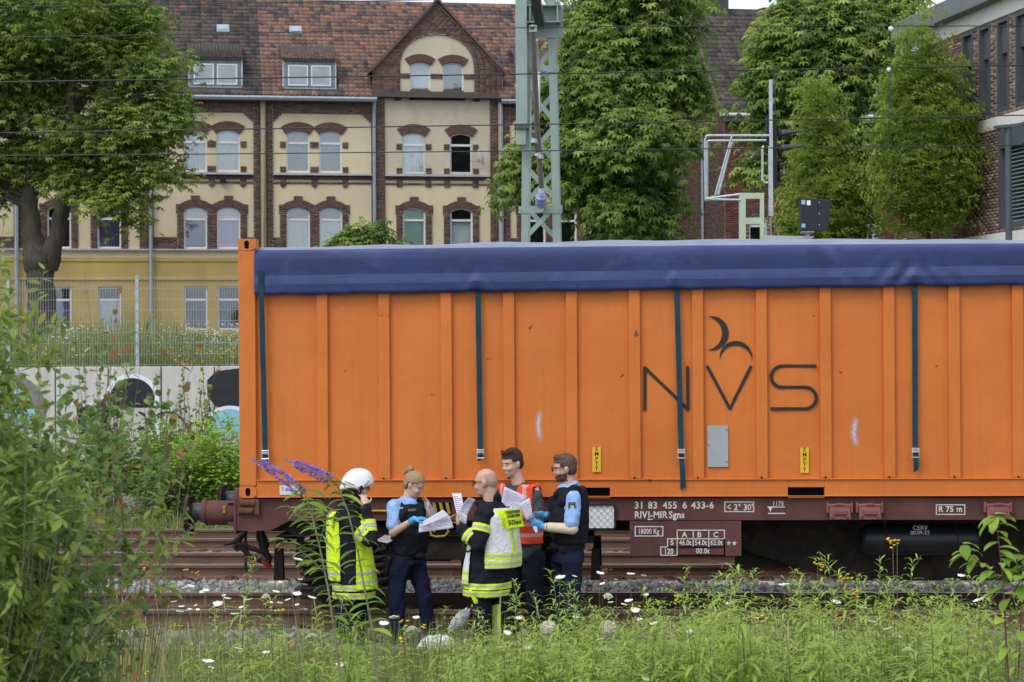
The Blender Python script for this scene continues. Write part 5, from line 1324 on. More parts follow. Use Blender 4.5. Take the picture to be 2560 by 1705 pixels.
        gp = [((gl-.12, -.18, zgl-.12), (um, -.18, zap+.06), (um, nb, zap+.06), (gl-.12, nb, zgl-.12)), ((um, -.18, zap+.06), (gr+.12, -.18, zgl-.12), (gr+.12, nb, zgl-.12), (um, nb, zap+.06))]
        for q in gp:
            b = MB(); b.hexa([tuple(q[0]), tuple(q[1]), tuple(q[2]), tuple(q[3])] + [(p_[0], p_[1], p_[2]+.07) for p_ in q]); H.put(b, 'gable_roof', TM[(kind, 0)])
        for (pa, pb) in (((gl-.14, zgl-.13), (um, zap+.07)), ((um, zap+.07), (gr+.14, zgl-.13))):
            b = MB(); b.bar((pa[0], -.19, pa[1]+.04), (pb[0], -.19, pb[1]+.04), .10, .12, up=(0, 1, 0)); H.put(b, 'gable_coping', M('coping_brown', (.12,.075,.055), .8, 0, .3, 5))
        # small brick details
        zb_ = Z(185, 1090); bx(H, fl, tw[0][0], zb_-.20, zb_, -.03, -.003, 'brick_band', bp); bx(H, tw[0][1], tw[1][0], zb_-.20, zb_, -.03, -.003, 'brick_band', bp); bx(H, tw[1][1], frr, zb_-.20, zb_, -.03, -.003, 'brick_band', bp)
        bx(H, tw[0][0]-.12, tw[1][1]+.12, Z(244.5, 1090), Z(241, 1090), -.12, -.002, 'sill_course', m_sill); bx(H, tw[0][0]-.05, tw[1][1]+.05, Z(251, 1090), Z(244.6, 1090), -.06, -.002, 'dentil_course', M('dentil_dark', (.05,.035,.03), .9))
        for t in tw: arch(H, t[0], t[1], t[3], .13, .33, ext=.42); window(H, *t, .13, 'g', transom=0)
        bx(H, uPipe+.101, uPipe+.45, zSill1, zw1, -.07, -.003, 'brick_pilaster', bp); bx(H, uR-.46, uR-.10, zSill1, zw1, -.07, -.003, 'brick_pilaster', bp)
        bx(H, fl-.25, fl+.06, zw1-.10, zw1-.001, -.05, -.003, 'brick_corbel', bp); bx(H, frr-.06, frr+.25, zw1-.10, zw1-.001, -.05, -.003, 'brick_corbel', bp)
        zS = Z(436.5, 1090); bx(H, uPipe+.46, uR-.47, zS-.09, zS, -.16, -.002, 'sill_course', m_sill); bx(H, uPipe+.46, uR-.47, zS-.24, zS-.091, -.07, -.001, 'dentil_course', M('dentil_dark', (.05,.035,.03), .9))
        z = Z(460, 1090); bx(H, uPipe+.46, uR-.47, z-.045, z+.045, -.035, -.003, 'brick_course', bp)
        for w_ in wB:
            for u in (w_[0]-.14, w_[1]+.14): bx(H, u-.13, u+.13, z-.13, zS-.245, -.045, -.003, 'brick_drop', bp)
            stubs([(w_[0]-.27, w_[0]-.03), (w_[1]+.03, w_[1]+.27)], 364); stubs([(w_[0]-.27, w_[0]-.03), (w_[1]+.03, w_[1]+.27)], 425)
            surround([w_], z1t)
        for i in (0, 1):
            a, c = wB[i]; arch(H, a, c, z2t-.03, rise2, .36, ext=.5); arch(H, a, c, z1t, rise1, .30, key=True, ext=.2)
            window(H, a, c, z2b, z2t-.03, rise2, *cols['g2'][i]); window(H, a, c, z1b, z1t, rise1, *cols['g1'][i]); window(H, a, c, z0b, z0t, .001, 'd', cols['g0'][i])
        # downpipe at the far side
        b = MB(); b.tube([(uR, -.20, zEave-.1), (uR, -.16, zEave-.7), (uR, -.16, zG)], .075, 8); H.put(b, 'downpipe', m_zinc, smooth=True)
    b = MB(); b.tube([(uPipe-.02, -.42, zEave-.02), (uPipe-.02, -.22, zEave-.5), (uPipe-.02, -.17, zEave-.9), (uPipe-.02, -.17, zG)], .075, 8); H.put(b, 'downpipe', m_zinc, smooth=True)
    # gutter
    b = MB(); b.box(uL, uPipe+.05, EAVE_N-.14, -.001, zEave-.10, zEave-.03); H.put(b, 'eaves_board', M('eaves_grey', (.10,.115,.12), .7, 0, .2))
    b = MB(); b.tube([(uL, EAVE_N-.06, zEave+.02), (uPipe+.08, EAVE_N-.06, zEave+.02)], .085, 8); H.put(b, 'gutter', m_zinc, smooth=True)
    if gable:
        def cut(u, n):
            hg = zgl+(zap-zgl)*(1-abs(u-um)/((gr-gl)/2)); return gl-.1 < u < gr+.1 and slope_z(n) < hg+.05 if n > -9 else False
    else: cut = None
    dz = (Z(218, 770), Z(150, 770), Z(98, 770)); du = (U(712, 200), U(836, 200))
    nfd = EAVE_N + (dz[0]-slope_z(EAVE_N))/math.tan(SA); nbd = EAVE_N + (dz[2]-slope_z(EAVE_N))/math.tan(SA)
    def cut2(u, n): return (cut and cut(u, n)) or (du[0]-.1 < u < du[1]+.1 and nfd-.25 < n < nbd-.2)
    roof(H, uL-.05, uEnd+.05, kind, singles, cut2)
    dormer(H, du[0], du[1], dz[0], dz[1], dz[2], kind, None)
    # roof light
    un, zn = U(750, 40), Z(50, 750); nn = EAVE_N+(zn-slope_z(EAVE_N))/math.tan(SA); ca, sa = math.cos(SA), math.sin(SA)
    b = MB(); b.obox((un, nn, zn+.10), (.28, 0, 0), (0, .30*ca, .30*sa), (0, -.06*sa, .06*ca)); sk = H.put(b, 'roof_light', m_zinc, bevel=.03)
    b = MB(); b.obox((un, nn-.045, zn+.165), (.2, 0, 0), (0, .22*ca, .22*sa), (0, -.01*sa, .01*ca)); H.put(b, 'pane', M('dormer_pane', (.30,.34,.38), .15), sk)
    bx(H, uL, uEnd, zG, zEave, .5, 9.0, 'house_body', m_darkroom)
    lay_bricks(H.e, H.rects, BR_HOUSE, 300 if singles else 0, lambda a, c, n, z, zt: (((-c if H.flip else a), n, z-H.z0), ((-a if H.flip else c), n+.03, zt-H.z0)))
    return H
colsB = dict(p2=[('g', 'g'), ('g', 'g')], p1=[('g', 'w'), ('g', 'w')], p0=['d', 'd'], g2=[('w', 'w'), ('d', 'd')], g1=[('n', 'n'), ('d', 'g')], g0=['d', 'd'])
colsA = dict(p2=[('w', 'w'), ('w', 'w')], p1=[('w', 'l'), ('w', 'p', True)], p0=['d', 'd'], g2=[('w', 'w'), ('g', 'g')], g1=[('w', 'p'), ('d', 'd')], g0=['w', 'p'])
colsC = dict(p2=[('w', 'w'), ('g', 'g')], p1=[('d', 'd'), ('d', 'd')], p0=['d', 'd'], g2=[('w', 'w'), ('d', 'd')], g1=[('n', 'n'), ('d', 'g')], g0=['d', 'd'])
HB = terrace('terraced_house', 'cream terraced house with brick gable and patchy red tiled roof', 0, False, 'red', 300, colsB)
HA = terrace('terraced_house', 'cream terraced house with dark tiled roof and purple curtains behind the big tree', 2*uL, True, 'dark', 300, colsA)
HC = terrace('terraced_house', 'cream terraced house mostly hidden behind lattice mast and chestnut tree', uR-uL, False, 'red', 0, colsC, gable=False, end=uPipe)
HD = terrace('terraced_house', 'cream terraced house glimpsed beyond the trunk of the big tree', 2*uL-uR-uPipe, False, 'dark', 0, colsC, gable=False)
# satellite dish on the gabled house
c = fac(1192, 395); b = MB(); b.lathe((c[0]+.12, -.42, c[1]), (.75, -.35, .25), [(0, .36), (.03, .30), (.06, .20), (.075, .08), (.08, .01)], 20)
dish = HB.put(b, 'satellite_dish', M('dish_white', (.55,.56,.56), .5, 0, .05), smooth=True)
b = MB(); b.tube([(c[0]+.1, -.4, c[1]), (c[0], -.25, c[1]-.15), (c[0]+.25, -.05, c[1]-.15)], .022, 6); b.tube([(c[0]+.1, -.42, c[1]-.2), (c[0]-.35, -.55, c[1]-.18)], .015, 6); HB.put(b, 'dish_arm', m_zinc, dish)
# window sill flower box / lamp on the dark-roofed house
c = fac(558, 447); b = MB(); b.box(2*uL-c[0]-.12, 2*uL-c[0]+.12, -.25, -.05, c[1]-.18, c[1]+.12); HA.put(b, 'wall_lamp', m_black)

# ================================================================ dark brick house with a tiled roof
m_dbrick = M_brick('red_brick', (.135,.040,.030), (.185,.065,.045), (.16,.12,.10), .25, .078, .010, axis='sum')
m_sbrick = M_brick('side_brick', (.085,.050,.040), (.14,.085,.065), (.17,.14,.125), .26, .078, .012, axis='yz')
oD = at(1813, 600, 84.0); oD.z = 2.4
bh = thing('brick_house', 'dark red brick house with brown tiled roof partly hidden by chestnut trees', 'house', tuple(oD), HANG)
def dloc(px, py, n=0.0):
    p = at_plane(px, py, oD+HN*n, HN); return (p-oD).dot(HE), p.z-oD.z
zE = dloc(1850, 290)[1]; uX = dloc(2345, 500)[0]; dep = 10.5; zRg = dloc(1840, 22, dep/2)[1]
wins = [(dloc(1872, 400)[0], dloc(1895, 400)[0]+.25, dloc(1870, 447)[1], dloc(1870, 380)[1]), (dloc(1873, 560)[0], dloc(1918, 560)[0], dloc(1880, 640)[1], dloc(1880, 532)[1]), (dloc(2160, 560)[0], dloc(2196, 560)[0], dloc(2180, 640)[1], dloc(2180, 530)[1]), (dloc(2160, 430)[0], dloc(2192, 430)[0], dloc(2180, 450)[1], dloc(2180, 345)[1])]
class HX:  # same interface as House for the window and arch builders
    flip = False; z0 = 0.0
    def __init__(s, e): s.e = e
    def put(s, b, name, mats, parent=None, **k): return b.build(name, mats, s.e if parent is None else parent, **k)
DH = HX(bh)
b = MB(); wall_cells(b, 0, uX, 0, zE+.2, wins); fw = DH.put(b, 'front_wall', m_joint); lay_bricks(fw, [(0, uX, zE*.25, zE+.1, 0)], BR_DARK, 300, lambda a, c, n, z, zt: ((a, n, z), (c, n+.03, zt)), holes=wins)
b = MB(); b.add([(-.001, 0, 0), (-.001, dep, 0), (-.001, dep, zE+.2), (-.001, dep/2, zRg-.05), (-.001, 0, zE+.2)], [(0,1,2,3,4)]); sw = DH.put(b, 'side_wall', m_joint); lay_bricks(sw, [(.05+max(0, (k*.0785-zE-.2)/(zRg-zE)*dep/2), dep-.05-max(0, (k*.0785-zE-.2)/(zRg-zE)*dep/2), k*.0785, k*.0785+.0675, 0) for k in range(int(zE*.3/.0785), int((zRg-.3)/.0785))], BR_SIDE, 300, lambda a, c, n, z, zt: ((n, a, z), (n+.03, c, zt)))
b = MB(); b.box(.05, uX, .5, dep, 0, zE); DH.put(b, 'house_body', m_darkroom)
for i, w_ in enumerate(wins):
    window(DH, *w_, .16 if i in (1, 2) else .02, 'w' if i != 1 else 'n', 'd' if i == 1 else None)
    if i in (1, 2): arch(DH, w_[0], w_[1], w_[3], .2, .45, .05, ext=.3)
    b = MB(); b.box(w_[0]-.1, w_[1]+.1, -.08, .05, w_[2]-.16, w_[2]-.002); DH.put(b, 'window_sill', m_dbrick)
def plain_roof(parent, u0, u1, n0, z0, n1, z1, kind, singles):
    a = math.atan2(z1-z0, n1-n0); L = math.hypot(z1-z0, n1-n0); ca, sa = math.cos(a), math.sin(a)
    b = MB(); b.add([(u0, n0, z0), (u1, n0, z0), (u1, n1, z1), (u0, n1, z1)], [(0,1,2,3)]); rf = b.build('roof', M('roof_underlay', (.05,.04,.035), .9), parent, clean=False)
    cells = [(u0+c*TW, n0+r*TL*ca, z0+.01+r*TL*sa, r) for r in range(int(L/TL)) for c in range(int((u1-u0)/TW))]
    for u, n, z, r in cells[:singles]:
        o = bpy.data.objects.new('roof_tile', TILE_ME[kind]); link(o, rf); o.location = (u, n, z); o.rotation_euler = (a, 0, 0)
    P = np.array([c[:3] for c in cells[singles:]]); m = len(P); fr = np.tile(np.array([[1, 0, 0], [0, ca, sa], [0, -sa, ca]]), (m, 1, 1)) + RNG.normal(0, .006, (m, 3, 3))
    V, F = scatter(TV, TF, P, fr, np.ones(m)); tag(np_mesh('roof_tile_field', V, F, TM[(kind, 0)], rf, attr=np.repeat(RNG.uniform(.1, .97, m), len(TV))), kind='stuff')
plain_roof(bh, -.25, uX, -.35, zE, dep/2, zRg, 'dark', 0)
b = MB(); b.add([(-.25, dep/2, zRg), (uX, dep/2, zRg), (uX, dep+.3, zE), (-.25, dep+.3, zE)], [(0,1,2,3)]); b.build('rear_roof', TM[('dark', 0)], bh)
b = MB(); b.tube([(-.3, -.42, zE), (uX, -.42, zE)], .08, 8); b.build('gutter', M('gutter_pale', (.55,.58,.60), .5, .2, .1), bh)
b = MB(); b.box(0, uX, -.36, -.001, zE-.28, zE-.06); b.build('eaves_board', M('eaves_grey', (.10,.115,.12), .7), bh)
b = MB(); b.bar((-.24, -.36, zE+.02), (-.24, dep/2, zRg+.04), .12, .10); b.bar((-.24, dep+.3, zE+.02), (-.24, dep/2, zRg+.04), .12, .10); b.build('barge_board', M('coping_brown', (.12,.075,.055), .8), bh)
cu = dloc(1783, 10, dep/2)[0]; b = MB(); b.box(dloc(1752, 10, dep/2)[0], dloc(1814, 10, dep/2)[0], dep/2-.5, dep/2+.5, zRg-1.2, zRg+1.6); b.build('chimney', M('chimney_slate', (.06,.06,.065), .85, 0, .3, 6, .3), bh)
b = MB(); c = dloc(1762, 260, 5)[0]; b.tube([(-.10, 3.2, zE-.3), (-.10, 3.2, 0)], .07, 8); b.build('downpipe', m_zinc, bh)

# ================================================================ modern brick building with tall windows
m_mbrick = M_brick('modern_brick', (.155,.100,.090), (.26,.18,.155), (.15,.12,.115), .29, .085, .010, axis='xz', spread=1.0)
VP = 400.0; mang = YAW - math.atan((VP-W0/2)/FPX)   # wall runs away from the viewer towards this direction
MD = (_r0*((VP-W0/2)/FPX) + _w0).normalized()        # horizontal direction of the receding wall
MNr = Vector((MD.y, -MD.x, 0))                       # points to +x side (inside the building)
oM = at(2560, 600, 54.0); oM.z = 2.4
def mloc(px, py, off=0.0):
    p = at_plane(px, py, oM + MNr*off, MNr); return (p-oM).dot(MD), p.z-oM.z
mb = thing('office_building', 'modern brown brick building with pale bands and tall dark windows', 'building', tuple(oM), math.atan2(-MD.y, -MD.x))
# local frame: x towards the viewer (-MD), y = into the building, z up
class ML:
    flip = False
    def __init__(s): pass
def mput(b, name, mats, parent=None, **k): return b.build(name, mats, mb if parent is None else parent, **k)
def mu(px, py): t, z = mloc(px, py); return -t, z
_test = Vector((0, 1, 0)); 
ysgn = 1 if (Matrix.Rotation(math.atan2(-MD.y, -MD.x), 3, 'Z') @ Vector((0, 1, 0))).dot(MNr) > 0 else -1
xfar = mu(2255, 300)[0]; xnear = 6.0
zr1 = mu(2560, -8)[1]; zr1b = mu(2480, 45)[1]
zband1t, zband1b = mu(2480, 12)[1]+.0, mu(2480, 52)[1]
zb2t, zb2b = mu(2510, 287)[1], mu(2510, 318)[1]; zb3t = mu(2480, 585)[1]
tops = []; wl = []
for x0, x1 in ((2406, 2434), (2448, 2477), (2493, 2524), (2539, 2572), (2588, 2624), (2640, 2680)):
    wl.append((mu(x0, 200)[0], mu(x1, 200)[0], zb2t+.12, zband1b-.06))
lowx0, lowx1 = mu(2497, 450)[0], xnear-.5
holes = wl + [(lowx0, lowx1, zb3t+.12, zb2b-.08)]
b = MB(); wall_cells(b, xfar, xnear, zb3t, zband1b, holes, 0, .3*ysgn); bwl = mput(b, 'brick_wall', m_joint); lay_bricks(bwl, [(xfar, xnear, zb3t+.01, zb2b-.01, 0), (xfar, xnear, zb2t+.01, zband1b-.01, 0)], BR_MOD, 300, lambda a, c, n, z, zt: ((a, n if ysgn > 0 else -n-.03, z), (c, n+.03 if ysgn > 0 else -n, zt)), .30, .086, holes)
m_band = M('concrete_band', (.62,.62,.60), .8, 0, .06, 1.2, .1)
for i, (za, zb_) in enumerate(((zband1b, zband1t), (zb2b, zb2t), (0, zb3t))):
    x = xfar
    while x < xnear:
        b = MB(); b.box(x+.008, min(x+3.1, xnear)-.008, -.03*ysgn, .05*ysgn, za, zb_); mput(b, 'concrete_panel', m_band); x += 3.1
b = MB(); b.box(xfar, xnear, -.35*ysgn, 9*ysgn, zband1t, zband1t+.55); mput(b, 'roof_edge', M('roof_edge_grey', (.17,.18,.19), .6, .2, .1, 2), bevel=.03)
b = MB(); b.box(xfar, xnear, .8*ysgn, 9*ysgn, 0, zband1t); mput(b, 'building_core', m_darkroom)
for xe in (xfar, xnear-.001): b = MB(); b.box(xe, xe+.03, .0, 9*ysgn, 0, zband1t); mput(b, 'end_wall', m_sbrick)
m_win = M('window_anthracite', (.095,.105,.115), .5, .2, .1, 4, .03)
for (a, c, z0, z1) in wl:
    b = MB(); f = .09; y0, y1 = -.02*ysgn, .30*ysgn
    b.box(a, a+f, y0, y1, z0, z1); b.box(c-f, c, y0, y1, z0, z1); b.box(a+f, c-f, y0, y1, z0, z0+f); b.box(a+f, c-f, y0, y1, z1-f, z1)
    fr = mput(b, 'window', m_win); mid = a+(c-a)*.52
    b = MB(); b.box(a+f, c-f, .10*ysgn, .29*ysgn, z1-.9, z1-f-.002); mput(b, 'blind_box', m_win, fr)
    b = MB(); b.box(a+f, mid, .20*ysgn, .24*ysgn, z0+f, z1-.9); mput(b, 'side_panel', m_win, fr)
    b = MB(); b.box(mid, mid+.05, .18*ysgn, .28*ysgn, z0+f, z1-.9); b.box(mid+.05, c-f, .2*ysgn, .27*ysgn, z0+1.75, z0+1.82); mput(b, 'mullion', m_win, fr)
    b = MB(); b.box(mid+.05, c-f, .23*ysgn, .24*ysgn, z0+f, z1-.9); mput(b, 'pane', M('pane_dark', (.035,.045,.05), .08, 0, .2, 1, 0, .8), fr)
a, c, z0, z1 = holes[-1]; b = MB(); f = .12
b.box(a, a+f, -.02*ysgn, .3*ysgn, z0, z1); b.box(a+f, c, -.02*ysgn, .3*ysgn, z1-f*4, z1); b.box(a+f, c, -.02*ysgn, .3*ysgn, z0, z0+f)
fr = mput(b, 'window', m_win)
b = MB(); b.box(a+f, c, .26*ysgn, .28*ysgn, z0+f, z1-f*4); mput(b, 'pane', M('pane_dark', (.035,.045,.05), .08), fr)
zz = z0+f+.05
while zz < z1-f*4-.05:
    b = MB(); b.obox(((a+f+c)/2+.1, .12*ysgn, zz), ((c-a-f)/2-.15, 0, 0), (0, .045, .03), (0, -.002, .003)); mput(b, 'blind_slat', M('slat_silver', (.30,.33,.35), .45, .4, .05), fr); zz += .105
# street lamp beside it
pl = at(2523, 700, 49.0); lamp = thing('street_lamp', 'dark steel street lamp with twin flat heads beside the modern building', 'street lamp', (pl.x, 49.0, 2.42))
lz = at(2523, 318, 49.0).z-2.42; m_lamp = M('lamp_anthracite', (.07,.085,.10), .5, .2, .1, 4, 0)
b = MB(); b.lathe((0, 0, 0), (0, 0, 1), [(0, .10), (1.0, .085), (lz, .075)], 14); b.build('lamp_post', m_lamp, lamp, smooth=True)
for s, ln, zo in ((-1, .33, -.02), (1, .45, .06)):
    b = MB(); b.hexa([(s*.02, -.11, lz-.02+zo*0), (s*ln, -.14, lz-.0+zo), (s*ln, .14, lz-.0+zo), (s*.02, .11, lz-.02), (s*.02, -.11, lz+.06), (s*ln, -.14, lz+.05+zo), (s*ln, .14, lz+.05+zo), (s*.02, .11, lz+.06)]); b.build('lamp_head', m_lamp, lamp)
# ================================================================ vegetation tools
UP = np.array([0, 0, 1.0])
def leaflet(l, w, droop, ang=0.0, tilt=0.0):
    """one pointed leaflet as two quads along +y turned by ang about z"""
    c, s = math.cos(ang), math.sin(ang)
    P = [(0, 0, 0), (w*.5, l*.50, -droop*.10), (0, l, -droop*.6), (-w*.5, l*.50, -droop*.10)]
    P = [(x*c+y*s, -x*s+y*c, z) for x, y, z in P]
    return P, [(0, 1, 2, 3)]
def make_template(parts):
    V, F = [], []
    for (P, Q) in parts: F += [tuple(i+len(V) for i in q) for q in Q]; V += P
    return np.array(V), np.array(F)
PALM = make_template([leaflet(random.uniform(.8, 1.1), .36, random.uniform(.5, .8), a) for a in (-1.9, -1.0, -.1, .85, 1.8)])
def twig_template(n=8, l=.32, w=.17):
    parts = []
    for i in range(n):
        P, Q = leaflet(l, w, .25, (1 if i % 2 else -1)*random.uniform(.6, 1.2)); parts.append(([(x, y+i/n*.9, z+random.uniform(-.04, .08)) for x, y, z in P], Q))
    P, Q = leaflet(l, w, .2, 0); parts.append(([(x, y+.9, z) for x, y, z in P], Q)); return make_template(parts)
def sprig_template(n=9):
    parts = []
    for i in range(n):
        P, Q = leaflet(.42, .22, .18); Rm = Matrix.Rotation(random.uniform(0, 6.28), 3, 'Z') @ Matrix.Rotation(random.uniform(-.9, .9), 3, 'X') @ Matrix.Rotation(random.uniform(-.7, .7), 3, 'Y'); o = Vector((random.gauss(0, .32), random.uniform(0, .9), random.gauss(0, .26)))
        parts.append(([tuple(Rm @ Vector(p) + o) for p in P], Q))
    return make_template(parts)
TWIG = sprig_template()
def ellipsoid_px(cx, cy, rx, ry, Y, dy=0.0, rd=None):
    sh = 24 if Y > 55 else 8; rx = max(rx-sh, rx*.55); ry = max(ry-sh, ry*.55)
    c = at(cx, cy, Y+dy); k = (Y+dy)/FPX
    return np.array(c), np.array([rx*k, (rx if rd is None else rd)*k, ry*k])
def sprays_in(ells, n, shell=(.55, 1.0), bias_top=0.0):
    vol = np.array([e[1][0]*e[1][2] for e in ells]); pick = RNG.choice(len(ells), n, p=vol/vol.sum())
    d = unit(RNG.normal(size=(n, 3))); d[:, 2] += bias_top; d = unit(d)
    r = RNG.uniform(shell[0]**2, shell[1]**2, n)**.5
    C = np.array([ells[i][0] for i in pick]); S = np.array([ells[i][1] for i in pick])
    return C + d*S*r[:, None], d
def foliage(P, D, per, spread, droop, tmpl, size, up_bias, vmean=.5, vs=.20, vl=.14, lift=0.0):
    """clusters of leaves round spray ends P with outward directions D; returns vertices, faces, tone"""
    m = len(P)*per; c = np.repeat(P, per, 0); d = np.repeat(D, per, 0)
    off = RNG.normal(size=(m, 3))*spread; rad = np.linalg.norm(off[:, :2], axis=1); off[:, 2] = off[:, 2]*.55 - droop*rad
    pos = c + off; od = unit(off + d*spread*1.2 + RNG.normal(size=(m, 3))*spread*.5); od[:, 2] = od[:, 2]*.5 + up_bias; od = unit(od)
    fr = frames_from(od, UP + RNG.normal(size=(m, 3))*.25)
    V, F = scatter(tmpl[0], tmpl[1], pos, fr, RNG.uniform(.7, 1.25, m)*size)
    tone = np.clip(vmean + np.repeat(RNG.normal(0, vs, len(P)), per) + RNG.normal(0, vl, m) + lift, 0, 1)
    return V, F, np.repeat(tone, len(tmpl[0]))
def limbs(b, base, P, n, r0, r1, seed=0, sag=.0):
    """branches leaving the trunk polyline and reaching spray ends"""
    rs = random.Random(seed); base = [Vector(p) for p in base]
    for i in range(n):
        tgt = Vector(P[rs.randrange(len(P))]); cand = [q for q in base if q.z < tgt.z+.5] or [base[0]]
        s = min(cand, key=lambda q: (q-tgt).length + rs.uniform(0, 1.0)); L = (tgt-s).length
        mid = s.lerp(tgt, .45) + Vector((rs.uniform(-.1, .1)*L, rs.uniform(-.1, .1)*L, .12*L-sag))
        ra = r0*min(1, L/4+.25); b.tube([s, s.lerp(mid, .5), mid, mid.lerp(tgt, .55), tgt], [ra, ra*.8, ra*.55, ra*.35, r1], 5, cap=False)
m_bark = M('bark_grey', (.085,.075,.062), .95, 0, .35, 3, .8, .15, (.04,.037,.032), .6, (3,3,.6), .03)
m_bark_dk = M('bark_dark', (.05,.04,.032), .95, 0, .35, 5, .6, .15, None, 0, (3,3,.6), .02)
GREEN1 = [(0.0, (.088,.135,.032)), (.35, (.185,.265,.054)), (.65, (.300,.385,.080)), (.88, (.430,.490,.118)), (1.0, (.53,.56,.17))]
GREEN2 = [(0.0, (.078,.142,.038)), (.35, (.170,.270,.060)), (.65, (.285,.395,.085)), (.88, (.425,.510,.125)), (1.0, (.53,.59,.19))]
GREEN3 = [(0.0, (.110,.175,.032)), (.4, (.225,.320,.056)), (.75, (.360,.450,.085)), (1.0, (.50,.56,.14))]
m_leaf1 = M_leaf('leaf_old_tree', GREEN1, trans=.5); m_leaf2 = M_leaf('leaf_chestnut', GREEN2, trans=.5); m_leaf3 = M_leaf('leaf_hornbeam', GREEN3, trans=.5)
def tree(name, label, Y, base_px, stems, ells, nsp, per, spread, droop, tmpl, size, mat, up_bias=-.15, shell=(.5, 1.0), nl=40, lr=.10, vmean=.5, z0=2.42, tr_mat=None, group='trees in front of the houses', fill=0):
    bp = at(*base_px, Y); t = thing(name, label, 'tree', (bp.x, Y, z0), group=group); O = np.array(t.location)
    P, D = sprays_in(ells, nsp, shell); V, F, v = foliage(P, D, per, spread, droop, tmpl, size, up_bias, vmean)
    if fill:
        P2, D2 = sprays_in(ells, fill, (.0, .6)); V2, F2, v2 = foliage(P2, D2, per, spread*1.3, droop, tmpl, size, up_bias, vmean); F = np.concatenate([F, F2+len(V)]); V = np.concatenate([V, V2]); v = np.concatenate([v, v2])
    np_mesh('crown', V-O, F, mat, t, attr=v)
    b = MB(); allp = []
    for st in stems:
        pts = [at(x, y, Y+dy) for x, y, r, dy in st]; rad = [r*Y/FPX for x, y, r, dy in st]
        if pts[0].z > z0+.5 and st is stems[0]: pts = [Vector((pts[0].x, pts[0].y, z0-.1))] + pts; rad = [rad[0]*1.25] + rad
        q = []; rr = []
        for i in range(len(pts)-1):
            for k in range(4): q.append(pts[i].lerp(pts[i+1], k/4)); rr.append(rad[i]+(rad[i+1]-rad[i])*k/4)
        q.append(pts[-1]); rr.append(rad[-1])
        q = [p+Vector((math.sin(i*1.7+p.z)*.03, math.cos(i*1.3)*.03, 0)) for i, p in enumerate(q)]
        b.tube([p-t.location for p in q], rr, 10); allp += q[len(q)//3:]
    limbs(b, [p-t.location for p in allp], [Vector(p)-t.location for p in P], nl, lr, .015, 3)
    b.build('trunk', tr_mat or m_bark, t, smooth=True); return t
E = ellipsoid_px
Yt = 73.0
tree('broadleaf_tree', 'large old tree with twin leaning trunks in front of the dark-roofed house', Yt, (100, 735),
     [[(105, 760, 36, 0), (100, 690, 34, 0), (98, 650, 42, 0), (82, 600, 27, 0), (74, 520, 22, 0), (76, 420, 19, 0), (85, 300, 16, .5), (100, 120, 11, 0), (110, -60, 6, 0)],
      [(118, 665, 30, 0), (142, 590, 21, -.2), (160, 500, 20, -.3), (172, 400, 17, -.4), (176, 250, 13, -.3), (200, 100, 8, .2), (230, -40, 5, 0)], [(85, 420, 14, 0), (40, 330, 10, .5), (-20, 200, 6, 1)], [(160, 430, 13, -.3), (230, 340, 9, -1), (330, 250, 5, -2)], [(168, 300, 12, 0), (280, 160, 8, .5), (400, 60, 4, 0)]],
     [E(150, 20, 280, 150, Yt), E(330, 120, 150, 120, Yt, -1), E(380, 270, 130, 110, Yt, -1.5), E(60, 180, 200, 150, Yt), E(230, 330, 190, 110, Yt, -1), E(400, 400, 75, 60, Yt, -2), E(290, 470, 115, 80, Yt, -1.5), E(60, 390, 130, 100, Yt, .5), E(-60, 450, 90, 110, Yt, 0), E(330, 545, 45, 40, Yt, -1.5), E(230, 420, 110, 80, Yt, -1), E(-80, 200, 150, 200, Yt)],
     620, 36, .40, .50, PALM, .215, m_leaf1, vmean=.46, nl=150, lr=.13, shell=(.35, 1.02))
tree('chestnut_tree', 'tall chestnut tree with drooping leaves beside the lattice mast', 72.0, (1570, 640),
     [[(1575, 700, 20, 0), (1570, 560, 18, 0), (1565, 380, 14, 0), (1570, 150, 9, 0), (1575, -50, 5, 0)]],
     [E(1560, 60, 190, 110, 72), E(1600, -40, 200, 110, 72), E(1500, 200, 170, 130, 72, -1), E(1640, 190, 120, 110, 72), E(1570, 330, 200, 110, 72, -1.5), E(1465, 400, 135, 125, 72, -1), E(1690, 330, 60, 60, 72), E(1400, 250, 80, 110, 72), E(1680, 130, 110, 90, 72), E(1610, 420, 100, 90, 72), E(1570, 500, 150, 100, 72, -1), E(1560, 590, 120, 60, 72), E(1420, 130, 70, 90, 72), E(1720, 70, 70, 50, 72), E(1745, 225, 40, 36, 72), E(1285, 440, 50, 85, 72, -.5), E(1330, 370, 85, 110, 72)],
     540, 38, .37, .70, PALM, .255, m_leaf2, up_bias=-.32, vmean=.46, nl=60, lr=.10, fill=70)
tree('chestnut_tree', 'broad chestnut tree between the brick house and the signal', 68.0, (2010, 640),
     [[(2010, 700, 16, 0), (2015, 480, 14, 0), (2020, 250, 11, 0), (2010, 50, 7, 0)]],
     [E(1990, 60, 130, 100, 68), E(2130, 60, 160, 120, 68), E(1950, 170, 95, 90, 68, -.5), E(2060, 180, 160, 120, 68), E(1925, 300, 70, 80, 68), E(2040, 310, 150, 100, 68), E(1900, 400, 60, 55, 68), E(2120, 420, 100, 110, 68), E(2250, -10, 80, 70, 68)],
     420, 38, .37, .58, PALM, .245, m_leaf2, up_bias=-.22, vmean=.52, nl=50, lr=.10, fill=45)
